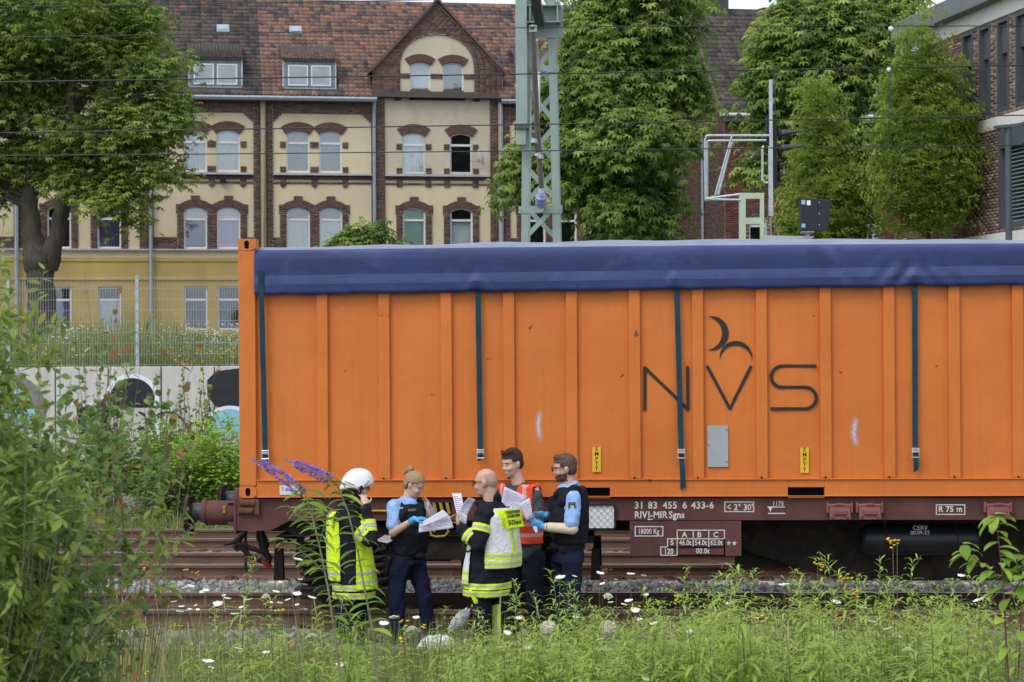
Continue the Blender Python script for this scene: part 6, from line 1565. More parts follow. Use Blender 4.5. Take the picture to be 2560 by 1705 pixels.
tree('hornbeam_tree', 'slender pointed hornbeam behind the black indicator box', 60.0, (2050, 640),
     [[(2055, 700, 8, 0), (2055, 450, 6, 0), (2045, 260, 2, 0)]],
     [E(2045, 235, 24, 55, 60), E(2048, 310, 42, 70, 60), E(2055, 390, 66, 80, 60), E(2065, 480, 105, 90, 60), E(2070, 560, 125, 80, 60), E(2060, 630, 110, 50, 60)],
     480, 15, .24, -.1, TWIG, .24, m_leaf3, up_bias=.35, vmean=.55, nl=50, lr=.04, shell=(.55, 1.04), group='pointed hornbeams', tr_mat=m_bark_dk, fill=60)
tree('hornbeam_tree', 'large egg-shaped hornbeam in front of the modern brick building', 57.0, (2320, 620),
     [[(2322, 700, 8, 0), (2322, 560, 8, 0), (2320, 350, 5, 0), (2300, 120, 2, 0)]],
     [E(2292, 55, 22, 60, 57), E(2300, 130, 62, 75, 57), E(2310, 220, 90, 90, 57), E(2318, 320, 130, 100, 57), E(2320, 410, 145, 100, 57), E(2315, 490, 130, 80, 57), E(2320, 550, 85, 50, 57), E(2400, 370, 55, 50, 57)],
     640, 15, .26, -.1, TWIG, .24, m_leaf3, up_bias=.35, vmean=.55, nl=70, lr=.04, shell=(.5, 1.04), group='pointed hornbeams', tr_mat=m_bark_dk, fill=40)
tree('broadleaf_tree', 'dense leafy tree filling the gap beyond the chestnut', 104.0, (1640, 640), [[(1640, 700, 12, 0), (1640, 500, 10, 0), (1640, 100, 6, 0)]],
     [E(1620, 330, 130, 200, 104), E(1600, 530, 140, 110, 104), E(2245, 60, 70, 60, 104)], 200, 20, .5, .5, PALM, .34, m_leaf2, vmean=.36, nl=20, lr=.12, fill=40)
tree('elder_bush', 'round leafy bush rising just behind the blue tarpaulin', 47.0, (920, 640), [[(925, 720, 5, 0), (930, 600, 3, 0)]],
     [E(905, 600, 60, 50, 47), E(935, 575, 50, 35, 47), E(860, 600, 40, 30, 47), E(980, 610, 45, 30, 47), E(1025, 605, 14, 16, 47), E(915, 640, 110, 40, 47)], 130, 14, .16, .4, PALM, .14, m_leaf2, vmean=.42, nl=14, lr=.02, tr_mat=m_bark_dk, group='bushes')
# ================================================================ weeds, shrubs and flowers
G_WEED = [(0.0, (.165,.245,.050)), (.4, (.285,.410,.078)), (.75, (.430,.560,.115)), (1.0, (.58,.66,.19))]
G_GRASS = [(0.0, (0.135,0.189,0.047)), (.35, (0.230,0.297,0.081)), (.6, (0.365,0.392,0.135)), (.8, (0.540,0.472,0.243)), (1.0, (0.675,0.581,0.365))]
G_SHRUB = [(0.0, (0.088,0.158,0.045)), (.4, (0.175,0.289,0.081)), (.75, (0.289,0.420,0.123)), (.93, (0.438,0.542,0.193)), (1.0, (0.525,0.350,0.158))]
G_BRIGHT = [(0.0, (0.105,0.195,0.027)), (.4, (0.210,0.352,0.045)), (.75, (0.345,0.510,0.068)), (1.0, (0.510,0.660,0.105))]
G_WILLOW = [(0.0, (.125,.185,.036)), (.4, (.220,.305,.060)), (.75, (.340,.425,.095)), (1.0, (.48,.52,.18))]
m_weed = M_leaf('leaf_goldenrod', G_WEED, trans=.5); m_grass = M_leaf('blade_grass', G_GRASS, .7, .45); m_shrub = M_leaf('leaf_shrub', G_SHRUB, trans=.5)
m_bright = M_leaf('leaf_bright', G_BRIGHT, trans=.5); m_willow = M_leaf('leaf_willow', G_WILLOW, .5, .5)
m_stem = M('stem_green', (.16,.17,.07), .8, 0, .3, 9, .1); m_stem_br = M('stem_brown', (.17,.14,.075), .85, 0, .3, 9, .2); m_twig = M('twig_grey', (.24,.24,.15), .85, 0, .3, 9, .2)
m_umbel = M('petal_white', (.80,.81,.74), .8, 0, .08, 20, .3); m_petal_y = M('petal_yellow', (.78,.50,.02), .7, 0, .1, 20, .2); m_petal_p = M_leaf('petal_purple', [(0, (.22,.13,.48)), (.6, (.38,.26,.72)), (1, (.52,.40,.80))], .7, .3)
def arc_leaf(l, w, bend, nseg=3):
    """strap leaf bending down along +y: nseg quads"""
    V = []; 
    for i in range(nseg+1):
        t = i/nseg; a = bend*t; y = l*(math.sin(a)/max(bend, 1e-3)) if bend > 1e-3 else l*t; z = -l*((1-math.cos(a))/max(bend, 1e-3)) if bend > 1e-3 else 0
        ww = w*.5*math.sin(math.pi*min(1, (t*.86+.10)))**.8 if t < 1 else w*.03
        V += [(-ww, y, z), (ww, y, z)]
    return V, [(2*i, 2*i+1, 2*i+3, 2*i+2) for i in range(nseg)]
BLADE = (np.array([(-.5, 0, 0), (.5, 0, 0), (.42, .35, .36), (-.42, .35, .36), (.26, .62, .75), (-.26, .62, .75), (.03, .72, 1.0), (-.03, .72, 1.0)]), np.array([(0,1,2,3), (3,2,4,5), (5,4,6,7)]))
def grass(name, label, P, h, w, lean, mat, vm, vs, parent=None):
    n = len(P); a = RNG.uniform(0, 2*np.pi, n); l = np.abs(RNG.normal(lean, .15, n))
    x = np.stack([np.cos(a), np.sin(a), np.zeros(n)], 1)*w[:, None]; yd = np.stack([-np.sin(a), np.cos(a), np.zeros(n)], 1)*(l*h)[:, None]; z = np.tile(UP, (n, 1))*h[:, None]
    fr = np.stack([x, yd, z], 1); V, F = scatter(BLADE[0], BLADE[1], P, fr, np.ones(n))
    o = np_mesh(name, V, F, mat, parent, attr=np.repeat(np.clip(RNG.normal(vm, vs, n), 0, 1), 8)); tag(o, label, kind='stuff'); return o
def view_x(Y, m=0.0):
    a, b_ = at(-120, 1400, Y).x-m, at(2680, 1400, Y).x+m; return a, b_
def grass_points(n, y0, y1, clump=0.0, x0f=0.0, x1f=1.0):
    Y = RNG.uniform(y0, y1, n); X = np.empty(n)
    for i, yv in enumerate(Y): a, b_ = view_x(yv); X[i] = a + (b_-a)*RNG.uniform(x0f, x1f)
    if clump:
        k = np.sin(X*2.7+Y*1.3)+np.sin(X*1.1-Y*2.9)+np.sin(X*5.3+1)*np.sin(Y*4.1) + RNG.uniform(-1.2, 1.2, n) > clump
        X, Y = X[k], Y[k]
    return np.stack([X, Y, np.array([zground(a, b_) for a, b_ in zip(X, Y)])-.01], 1)
P = grass_points(56000, 10.6, 18.0); n = len(P); grass('meadow_grass', 'tangled green and straw coloured grass along the near track', P, RNG.uniform(.18, .56, n), RNG.uniform(.004, .009, n), .55, m_grass, .36, .22)
P = grass_points(9000, 17.9, 20.4, .3); n = len(P); grass('track_grass', 'low grass growing in the ballast beside the wagon track', P, RNG.uniform(.08, .34, n), RNG.uniform(.004, .008, n), .5, m_grass, .42, .25)
P = grass_points(7000, 22.4, 24.8, 1.15); n = len(P); grass('ballast_weeds', 'sparse weeds in the ballast behind the wagon', P, RNG.uniform(.05, .22, n), RNG.uniform(.004, .008, n), .5, m_grass, .38, .2)
P = grass_points(5000, 30.6, 37.5, 0, 0, .5); n = len(P); grass('verge_grass', 'rough grass on the verge below the retaining wall', P, RNG.uniform(.15, .5, n), RNG.uniform(.008, .016, n), .5, m_grass, .3, .2)
# dry standing stalks
def stalks():
    b = MB(); rs = random.Random(11)
    for i in range(44):
        px = rs.uniform(200, 2560) if i > 22 else rs.uniform(250, 800); Y = rs.uniform(12.5, 17); top = rs.uniform(1440, 1620); p = at(px, top, Y); g = zground(p.x, Y)
        if p.z < g+.15: continue
        q = Vector((p.x+rs.uniform(-.18, .18), Y, g)); b.tube([q, q.lerp(p, .6)+Vector((.01, 0, 0)), p], [.0017, .0014, .001], 4, cap=False); d = (p-q).normalized()
        if rs.random() < .75: b.tube([p-d*.16, p-d*.10, p-d*.03, p], [.0018, .0045, .0035, .001], 5, cap=False)
    o = b.build('dry_grass_stalk_field', M('straw', (.46,.37,.22), .9, 0, .2, 20, .1)); tag(o, 'dry straw coloured grass stalks standing among the weeds', kind='stuff')
stalks()

# ---------------------------------------------------------------- goldenrod plants
def goldenrod_meshes(seed):
    rs = random.Random(seed); H = 1.0; b = MB(); bend = rs.uniform(-.10, .10)
    def sp(t): return Vector((bend*t*t, .5*bend*math.sin(t*3), H*t)) if t < .93 else Vector((bend*t*t+(t-.93)*.6*(1 if bend > 0 else -1), .0, H*(.93+(t-.93)*.6)))
    b.tube([sp(t) for t in np.linspace(0, 1, 9)], [.0055-.0042*t for t in np.linspace(0, 1, 9)], 5, cap=False)
    V, F = [], []; n = rs.randint(62, 80)
    for i in range(n):
        t = .12+.86*i/n; a = i*2.4+rs.uniform(-.3, .3); l = (.085+.075*math.sin(math.pi*min(1, .18+t*.78)))*(1.15 if t < .8 else .8)*rs.uniform(.75, 1.2); el = rs.uniform(.2, .6)+(.4 if t > .85 else 0)
        lv, lf = arc_leaf(l, l*.125, rs.uniform(.5, 1.35), 3); c, s_ = math.cos(a), math.sin(a); p = sp(t)
        for x, y, z in lv:
            y2, z2 = y*math.cos(el)-z*math.sin(el)*.3, y*math.sin(el)+z
            V.append((p.x+x*c-y2*s_, p.y+x*s_+y2*c, p.z+z2))
        F += [tuple(k+len(V)-len(lv) for k in f) for f in lf]
    if rs.random() < .5:   # side shoots near the top
        for k in range(rs.randint(2, 4)):
            a = rs.uniform(0, 6.28); t0 = rs.uniform(.7, .9); p = sp(t0)
            for j in range(12):
                u = j/12; q = p + Vector((math.cos(a)*.16*u, math.sin(a)*.16*u, .15*u-.10*u*u)); lv, lf = arc_leaf(.05, .009, 1.0, 3); aa = a+(1.2 if j % 2 else -1.2); c, s_ = math.cos(aa-1.57), math.sin(aa-1.57)
                for x, y, z in lv: V.append((q.x+x*c-y*s_, q.y+x*s_+y*c, q.z+z+.4*y))
                F += [tuple(k2+len(V)-len(lv) for k2 in f) for f in lf]
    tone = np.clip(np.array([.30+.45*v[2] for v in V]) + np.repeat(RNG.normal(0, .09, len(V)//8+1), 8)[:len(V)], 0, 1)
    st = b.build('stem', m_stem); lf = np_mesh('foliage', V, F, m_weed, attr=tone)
    return st.data, lf.data, st, lf
GR = [goldenrod_meshes(100+i) for i in range(6)]
ZONES = [(560, 'beside the bushes'), (760, 'below the buffers'), (930, 'before the helmeted firefighter'), (1110, 'before the policewoman'), (1270, 'before the bald firefighter'), (1380, 'before the man in the red vest'), (1480, 'before the policeman'), (1580, 'before the mesh document holder'), (1720, 'below the stencilled load table'), (1870, 'below the end of the data plate'), (2060, 'before the dark underframe'), (2160, 'below the paired container stops'), (2320, 'below the air tank lettering'), (2460, 'below the end of the air tank'), (9999, 'around the broad-leaved sapling')]
def zone(px): return next(z for a, z in ZONES if px < a)
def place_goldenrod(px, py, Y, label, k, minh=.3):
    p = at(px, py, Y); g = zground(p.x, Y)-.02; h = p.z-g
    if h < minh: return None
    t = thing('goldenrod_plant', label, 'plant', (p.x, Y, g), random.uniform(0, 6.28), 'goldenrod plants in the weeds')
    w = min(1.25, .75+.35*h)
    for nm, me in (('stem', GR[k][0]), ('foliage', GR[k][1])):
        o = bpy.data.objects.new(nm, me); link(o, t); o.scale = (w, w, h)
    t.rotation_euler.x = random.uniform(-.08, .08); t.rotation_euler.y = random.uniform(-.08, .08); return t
tall = [(1650, 1450, 14.5), (1745, 1440, 15), (1830, 1450, 14.5), (1930, 1460, 14), (1990, 1400, 14.5), (2100, 1420, 15), (2215, 1430, 14.5), (2290, 1460, 14), (2370, 1470, 14), (1560, 1500, 15), (1460, 1520, 15), (1340, 1470, 15.5), (1180, 1540, 15), (1020, 1560, 15), (880, 1570, 15), (760, 1520, 15.5), (540, 1500, 16), (1381, 1400, 15), (1294, 1440, 15.5), (1612, 1492, 14), (1713, 1402, 15), (1893, 1412, 15), (2077, 1362, 14), (1958, 1425, 15), (2132, 1400, 14), (2180, 1378, 14.5), (2257, 1372, 15), (2322, 1440, 15), (609, 1379, 15.5), (1071, 1500, 15), (1790, 1470, 14), (2020, 1440, 14), (2060, 1430, 13), (1850, 1500, 13.5), (1500, 1530, 14), (1230, 1500, 15.5), (1420, 1470, 15.2), (690, 1480, 15), (1430, 1570, 14), (2420, 1480, 12), (2500, 1420, 11.5)]
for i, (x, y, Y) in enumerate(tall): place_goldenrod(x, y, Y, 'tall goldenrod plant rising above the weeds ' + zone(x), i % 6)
rs = random.Random(15)
for i in range(26):
    x = rs.uniform(1480, 2540); place_goldenrod(x, rs.gauss(1470, 32), rs.uniform(13.5, 15.5), 'tall goldenrod plant rising above the weeds ' + zone(x), i % 6)
rs = random.Random(5); cnt = 0
while cnt < 232:
    px = rs.triangular(420, 2640, 1750); Y = rs.uniform(11.5, 16.0); base = 1630-135*((px-500)/2060)
    py = rs.gauss(base, 55)
    if py < 1500 and rs.random() < .6: continue
    if 940 < px < 1130 and py < 1640: continue
    if place_goldenrod(px, py, Y, 'short green goldenrod plant in the weeds ' + zone(px), rs.randrange(6), .2): cnt += 1
for a in GR:
    for o in a[2:]: bpy.data.objects.remove(o)

# ---------------------------------------------------------------- wild carrot and yellow flowers
def carrot_mesh(seed, closed=False):
    rs = random.Random(seed); b = MB(); b.tube([(0, 0, 0), (.01, .01, .5), (.0, 0, 1.0)], [.0022, .0018, .0014], 5, cap=False); st = b.build('stem', m_stem)
    b = MB(); n = 34
    for i in range(n):
        r = .036*math.sqrt(i/n); a = i*2.4; x, y = r*math.cos(a), r*math.sin(a); z = (.010*(r/.036)**2 if not closed else -.03*(r/.036)**2+.02)
        s = .0085*rs.uniform(.8, 1.3); b.ellipsoid((x, y, z), s, s, s*.55, None, 5, 3)
    fl = b.build('flower_head', m_umbel if not closed else M('umbel_green', (.45,.50,.28), .8, 0, .15, 20, .2)); return st, fl
CR = [carrot_mesh(1), carrot_mesh(2), carrot_mesh(3, True)]
def place_flower(px, py, Y, k, sc=1.0, tilt=None):
    p = at(px, py, Y); g = zground(p.x, Y)
    if p.z < g+.06: return
    t = thing('wild_carrot', ('white wild carrot umbel on a thin stem ' if k < 2 else 'closed greenish wild carrot head ') + zone(px), 'flower', (p.x, Y, g), random.uniform(0, 6), 'wild carrot flowers by the track')
    o = bpy.data.objects.new('stem', CR[k][0].data); link(o, t); o.scale = (1, 1, p.z-g)
    o = bpy.data.objects.new('flower_head', CR[k][1].data); link(o, t); o['kind'] = 'stuff'; o.location = (0, 0, p.z-g); o.scale = (sc,)*3; o.rotation_euler = (random.uniform(-.35, .35), random.uniform(-.35, .35), 0)
wc = [(568, 1497), (511, 1480), (513, 1479), (435, 1505), (450, 1530), (665, 1490), (690, 1480), (700, 1508), (720, 1500), (545, 1511), (587, 1536), (742, 1486), (622, 1500), (780, 1495), (278, 1531), (330, 1435), (745, 1400), (1400, 1445), (1436, 1441), (1500, 1434), (1577, 1436), (1609, 1440), (1506, 1460), (1520, 1490), (1615, 1488), (1572, 1503), (1560, 1512), (1587, 1527), (1635, 1560), (1724, 1580), (1962, 1464), (1825, 1510), (1820, 1535), (1600, 1550), (1960, 1463), (2262, 1528), (2090, 1506), (2155, 1520), (2180, 1555), (2220, 1573), (2245, 1592), (2270, 1625), (2403, 1440), (2445, 1502), (2515, 1543), (1140, 1546), (1297, 1546), (1268, 1583), (960, 1560), (985, 1545), (1028, 1573), (1040, 1545), (1440, 1544), (1320, 1620), (520, 1655), (595, 1623), (665, 1632), (632, 1697), (527, 1670), (780, 1592), (855, 1663), (1255, 1620), (1500, 1600), (1615, 1700), (1640, 1665), (1780, 1680)]
rs = random.Random(9)
for i, (x, y) in enumerate(wc): place_flower(x, y, rs.uniform(14, 16.8) if y < 1560 else rs.uniform(12.5, 15), 2 if i % 9 == 5 else i % 2, rs.uniform(.55, 1.0))
for i in range(45):
    x = rs.uniform(430, 1650); y = rs.uniform(1440, 1580)
    if 800 < x < 1480: continue
    place_flower(x, y, rs.uniform(15.5, 18.5), rs.randrange(2), rs.uniform(.4, .75))
for a in CR:
    for o in a: bpy.data.objects.remove(o)
def yellow_mesh(seed):
    rs = random.Random(seed); b = MB(); b.tube([(0, 0, 0), (.0, .01, .5), (.0, 0, 1.0)], [.0035, .003, .002], 5, cap=False); st = b.build('stem', m_stem_br)
    b = MB()
    for k in range(4):
        x, y, z = rs.uniform(-.035, .035), rs.uniform(-.035, .035), rs.uniform(-.04, .02); b.lathe((x, y, z), (rs.uniform(-.4, .4), rs.uniform(-.6, .1), 1), [(0, .003), (.006, .011), (.009, .010), (.010, .003)], 7)
    return st, b.build('flower_head', m_petal_y)
YL = [yellow_mesh(i) for i in (1, 2, 3)]
def place_yellow(px, py, Y, k, sc=1.0):
    p = at(px, py, Y); g = zground(p.x, Y)
    if p.z < g+.05: return
    t = thing('yellow_wildflower', 'small yellow wildflowers ' + zone(px), 'flower', (p.x, Y, g), random.uniform(0, 6), 'yellow wildflowers by the tracks')
    o = bpy.data.objects.new('stem', YL[k][0].data); link(o, t); o.scale = (1, 1, p.z-g); o = bpy.data.objects.new('flower_head', YL[k][1].data); link(o, t); o['kind'] = 'stuff'; o.location = (0, 0, p.z-g); o.scale = (sc,)*3
yl = [(365, 1408, 23.5), (355, 1420, 23.5), (385, 1410, 23.5), (465, 1427, 23), (487, 1428, 23), (225, 1505, 19), (340, 1540, 18.5), (265, 1548, 18), (535, 1548, 18.5), (690, 1405, 22.8), (700, 1412, 22.8), (672, 1515, 17), (700, 1530, 16), (905, 1560, 16), (1010, 1560, 16), (1060, 1572, 16), (1700, 1500, 15), (1690, 1495, 15), (1812, 1424, 23), (1885, 1537, 14), (1745, 1578, 15), (2044, 1413, 14), (2062, 1410, 14), (2110, 1441, 14), (2114, 1452, 14), (2127, 1475, 14), (2123, 1492, 14), (2232, 1357, 14), (2243, 1356, 14), (2270, 1548, 14), (2300, 1560, 14), (2092, 1540, 14.5), (2038, 1518, 14), (2330, 1553, 15), (2375, 1555, 15), (2440, 1600, 14), (1390, 1670, 14), (1375, 1700, 13.5), (1010, 1600, 15), (370, 1690, 13), (720, 1600, 15), (1600, 1520, 15), (1468, 1403, 23.2), (1500, 1425, 23.2), (1520, 1428, 23.2), (445, 1568, 17.5), (600, 1560, 17.5), (1140, 1660, 14), (1480, 1605, 15)]
for i, (x, y, Y) in enumerate(yl): place_yellow(x, y, Y, i % 3, random.uniform(.8, 1.4))
for a in YL:
    for o in a: bpy.data.objects.remove(o)

# ---------------------------------------------------------------- shrubs with branch structure and real leaves
OVAL = make_template([([(0, 0, 0), (.30, .28, .04), (.34, .55, .05), (.18, .84, .0), (0, 1.0, -.06), (-.18, .84, .0), (-.34, .55, .05), (-.30, .28, .04)], [(0, 1, 2, 3), (0, 3, 4, 5), (0, 5, 6, 7)])])
LANCE = make_template([([(0, 0, 0), (.10, .25, .02), (.13, .5, .0), (.07, .8, -.08), (0, 1.0, -.16), (-.07, .8, -.08), (-.13, .5, .0), (-.10, .25, .02)], [(0, 1, 2, 3), (0, 3, 4, 5), (0, 5, 6, 7)])])
WILL = make_template([([(0, 0, 0), (.15, .25, .03), (.20, .5, .02), (.12, .8, -.06), (0, 1.0, -.14), (-.12, .8, -.06), (-.20, .5, .02), (-.15, .25, .03)], [(0, 1, 2, 3), (0, 3, 4, 5), (0, 5, 6, 7)])])
def branchy(name, label, base, tips, per_branch, tmpl, size, mat, stem_mat, cat='shrub', r0=.012, sub=4, sublen=.35, vm=.5, vs=.18, group=None, curve=.25, density=1.0):
    """base: list of ground points, tips: branch ends; leaves alternate along sub-branches"""
    b0 = Vector(base[0]); t = thing(name, label, cat, tuple(b0), 0, group); b = MB(); pos, dirs, tone = [], [], []; rs = random.Random(len(tips)*7+int(size*1000))
    for tp in tips:
        tp = Vector(tp); s = Vector(base[rs.randrange(len(base))]); L = (tp-s).length
        mid = s.lerp(tp, .5) + Vector((rs.uniform(-.1, .1)*L, rs.uniform(-.1, .1)*L, curve*L*.5)); pts = [s*(1-u)**2 + mid*2*u*(1-u) + tp*u*u for u in np.linspace(0, 1, 9)]
        b.tube([p-b0 for p in pts], [r0*(1-.82*u) for u in np.linspace(0, 1, 9)], 5, cap=False); bt = rs.gauss(0, .5*vs)
        for k in range(sub):
            u = .10+.90*(k+rs.random())/sub; i = min(7, int(u*8)); p = pts[i].lerp(pts[i+1], u*8-i); d = (pts[i+1]-pts[i]).normalized()
            sd = Vector((rs.gauss(0, 1), rs.gauss(0, 1), rs.gauss(0, .7))).normalized(); e = p + (d*.8+sd).normalized()*sublen*rs.uniform(.5, 1.2)*(1.1-.5*u)
            if k == sub-1: p, e = pts[6], pts[8]
            m_ = p.lerp(e, .5)+Vector((0, 0, .03)); b.tube([p-b0, m_-b0, e-b0], [r0*.28, r0*.2, r0*.1], 4, cap=False); n = max(3, int(per_branch*density*rs.uniform(.7, 1.3)))
            for j in range(n):
                v = .08+.92*j/n; q = (p.lerp(m_, v*2) if v < .5 else m_.lerp(e, v*2-1)); side = Vector((rs.gauss(0, 1), rs.gauss(0, 1), rs.gauss(0, .8))).normalized(); pos.append(q); dirs.append(((e-p).normalized()*.7+side*(1 if j % 2 else -1)+Vector((0, 0, -.15))).normalized()); tone.append(vm+bt+rs.gauss(0, vs))
    n = len(pos); fr = frames_from(np.array([tuple(d) for d in dirs]), UP+RNG.normal(size=(n, 3))*.5); V, F = scatter(tmpl[0], tmpl[1], np.array([tuple(p-b0) for p in pos]), fr, RNG.uniform(.65, 1.25, n)*size)
    np_mesh('foliage', V, F, mat, t, attr=np.repeat(np.clip(tone, 0, 1), len(tmpl[0]))); b.build('branches', stem_mat, t); return t
def tips_px(lst, Y, dy=.5, rs=random.Random(3)): return [tuple(at(x, y, Y+rs.uniform(-dy, dy))) for x, y in lst]
def cloud(poly_fn, n, rs):
    out = []
    while len(out) < n:
        x, y = rs.uniform(-150, 560), rs.uniform(560, 1705)
        if poly_fn(x, y): out.append((x, y))
    return out
rs = random.Random(21)
def gp_(px, Y): x = at(px, 1600, Y).x; return (x, Y, zground(x, Y)-.03)
# willow shrub reaching in from the edge of the view
def wil(x, y):
    lim = 25 if y < 700 else 75 if y < 800 else 110 if y < 950 else 150 if y < 1050 else 300 if y < 1330 else 235 if y < 1450 else 200
    return x < lim*rs.uniform(.55, 1.08) and y > 600
tp = cloud(wil, 98, rs)+[(500, 1300), (440, 1180), (460, 1345), (10, 540), (30, 640), (115, 660), (95, 740)]
branchy('willow_shrub', 'sprawling grey-green willow shrub with long narrow leaves', [gp_(-60, 8.4), gp_(30, 8.7), gp_(-160, 8.2)], tips_px(tp, 8.4, .7), 17, WILL, .060, m_willow, m_twig, r0=.0045, sub=7, sublen=.30, vm=.48)
def asp(x, y): return y > 1010 and x < (230 if y < 1000 else 280 if y < 1200 else 220 if y < 1400 else 220)*rs.uniform(.4, 1.1)
tp = cloud(asp, 80, rs)+[(330, 900), (255, 880), (210, 870), (180, 930), (390, 930), (290, 950), (340, 1000), (150, 850), (160, 1330), (180, 1260), (200, 1240)]
branchy('aspen_sapling', 'bushy green aspen sapling with rounded leaves', [gp_(120, 9.3), gp_(60, 9.4), gp_(200, 9.2)], tips_px(tp, 9.2, .6), 17, OVAL, .045, m_shrub, m_stem_br, r0=.0042, sub=7, sublen=.28, vm=.45)
def low(x, y): return y > 1330 and x < (300 if y < 1500 else 210)*rs.uniform(.3, 1.05)
branchy('bramble_thicket', 'dark tangled bramble thicket at the foot of the willow shrub', [gp_(40, 10.0), gp_(140, 10.2), gp_(-40, 10)], tips_px(cloud(low, 72, rs), 10.0, .7), 15, OVAL, .045, m_shrub, m_stem_br, r0=.008, sub=4, sublen=.26, vm=.36)
# red-tipped young aspen shoots standing higher
tp = [(430, 830), (520, 830), (380, 760), (300, 700), (210, 680), (250, 760), (340, 800), (290, 850), (460, 890), (560, 860), (190, 830), (400, 900), (420, 960), (360, 1010), (300, 1060), (440, 1030), (250, 1000), (480, 1080), (200, 930)]
m_red = M_leaf('leaf_red_tint', [(0, (.085,.115,.03)), (.45, (.15,.17,.045)), (.7, (.26,.18,.06)), (1, (.38,.14,.07))], .55, .35)
branchy('aspen_shoot', 'slender young aspen with reddish brown leaves in front of the fence', [gp_(300, 10.6), gp_(340, 10.7)], tips_px(tp, 10.6, .4), 5, OVAL, .050, m_red, m_stem_br, r0=.0035, sub=4, sublen=.26, vm=.55, vs=.3)
# shrubs below the retaining wall
Yb = 35.0
def shrub_px(name, label, cx, cy, rx, ry, Y, n, mat, size, vm, group='shrubs below the retaining wall', rd=None):
    e = [E(cx, cy, rx, ry, Y), E(cx+rx*.4, cy+ry*.35, rx*.7, ry*.7, Y), E(cx-rx*.45, cy+ry*.4, rx*.65, ry*.65, Y)]
    p = at(cx, cy, Y); g = zground(p.x, min(Y, 37)); t = thing(name, label, 'shrub', (p.x, Y, g), 0, group); O = np.array(t.location)
    P, D = sprays_in(e, n, (.4, 1.03)); k = P[:, 2] > g+.05; P, D = P[k], D[k]; V, F, v = foliage(P, D, 16, .13, .25, OVAL, size, .0, vm); np_mesh('foliage', V-O, F, mat, t, attr=v)
    b = MB(); limbs(b, [Vector((0, 0, 0)), Vector((.1, 0, .4)), Vector((-.1, 0, .7))], [Vector(q-O) for q in P], 30, .018, .005, 5); b.build('branches', m_stem_br, t)
shrub_px('clematis_thicket', 'bright yellow-green leafy thicket beside the buffers of the wagon', 540, 1150, 120, 115, 34.6, 320, m_bright, .085, .62)
shrub_px('clematis_thicket', 'bright green leafy thicket running behind the orange container corner', 640, 1180, 90, 110, 35.2, 160, m_bright, .085, .55)
shrub_px('bramble_bush', 'dark green bramble bush at the foot of the bright thicket', 425, 1215, 80, 70, 34.2, 190, m_shrub, .085, .36)
shrub_px('bramble_bush', 'broad mid-green bush against the graffiti wall', 370, 1140, 110, 100, 36.0, 250, m_bright, .085, .40)
shrub_px('bramble_bush', 'mid-green bush behind the willow shrub', 190, 1150, 130, 95, 36.0, 220, m_bright, .085, .34)
shrub_px('bramble_bush', 'darker green bush at the far end of the wall beyond the willow', 10, 1180, 110, 100, 36.2, 130, m_bright, .085, .32)
for i, (x, y, lab) in enumerate(((240, 945, 'pointed young sapling left growing before the wall joint'), (285, 920, ''), (455, 920, ''), (505, 905, ''), (520, 960, ''), (420, 970, ''), (370, 980, ''))):
    Y = 36.5+.12*i; tip = [(x, y), (x-8, y+40), (x+10, y+50), (x-14, y+90), (x+14, y+110), (x-6, y+140), (x+6, y+165), (x-16, y+170), (x+18, y+180), (x, y+60), (x-5, y+100)]
    p = at(x, 1200, Y); branchy('young_sapling', 'upright young sapling with small leaves in front of the graffiti wall', [(p.x, Y, -.15)], tips_px(tip, Y, .15), 9, OVAL, .085, m_bright if i % 2 else m_shrub, m_stem_br, cat='sapling', r0=.014, sub=3, sublen=.22, vm=.5, group='young saplings before the wall', curve=.05)
# flower meadow behind the fence
n = 15000; Yv = RNG.uniform(38.5, 46, n); Xv = np.array([at(px, 850, y).x for px, y in zip(RNG.uniform(-60, 760, n), Yv)]); P = np.stack([Xv, Yv, np.full(n, 2.42)], 1)
hh = RNG.uniform(.35, 1.35, n)*(.75+.35*np.sin(Xv*1.1)*np.sin(Yv*.9+Xv*.4)); grass('flower_meadow', 'tall wild meadow of grasses behind the mesh fence', P, np.abs(hh), RNG.uniform(.008, .018, n), .3, m_grass, .30, .24)
def specks(name, label, n, mat, z0, z1, size, y0=38.5, y1=43):
    Yv = RNG.uniform(y0, y1, n); Xv = np.array([at(px, 850, y).x for px, y in zip(RNG.uniform(-60, 760, n), Yv)]); k = np.sin(Xv*2.1)+np.sin(Xv*.9+Yv)+RNG.uniform(-1, 1, n) > -.3; Xv, Yv = Xv[k], Yv[k]; n = len(Xv)
    b = MB(); b.ellipsoid((0, 0, 0), 1, 1, .5, None, 5, 3); fr = np.tile(np.eye(3), (n, 1, 1)); P = np.stack([Xv, Yv, 2.42+RNG.uniform(z0, z1, n)], 1)
    V, F = scatter(np.array(b.v), np.array(b.f), P, fr, RNG.uniform(.6, 1.4, n)*size); o = np_mesh(name, V, F, mat); tag(o, label, kind='stuff')
specks('yellow_meadow_flowers', 'yellow flower heads scattered along the wall top meadow', 700, m_petal_y, .05, .50, .026, 38.5, 40)
specks('white_meadow_flowers', 'whitish flower heads scattered in the wall top meadow', 1300, m_umbel, .3, 1.0, .020, 38.8, 44)

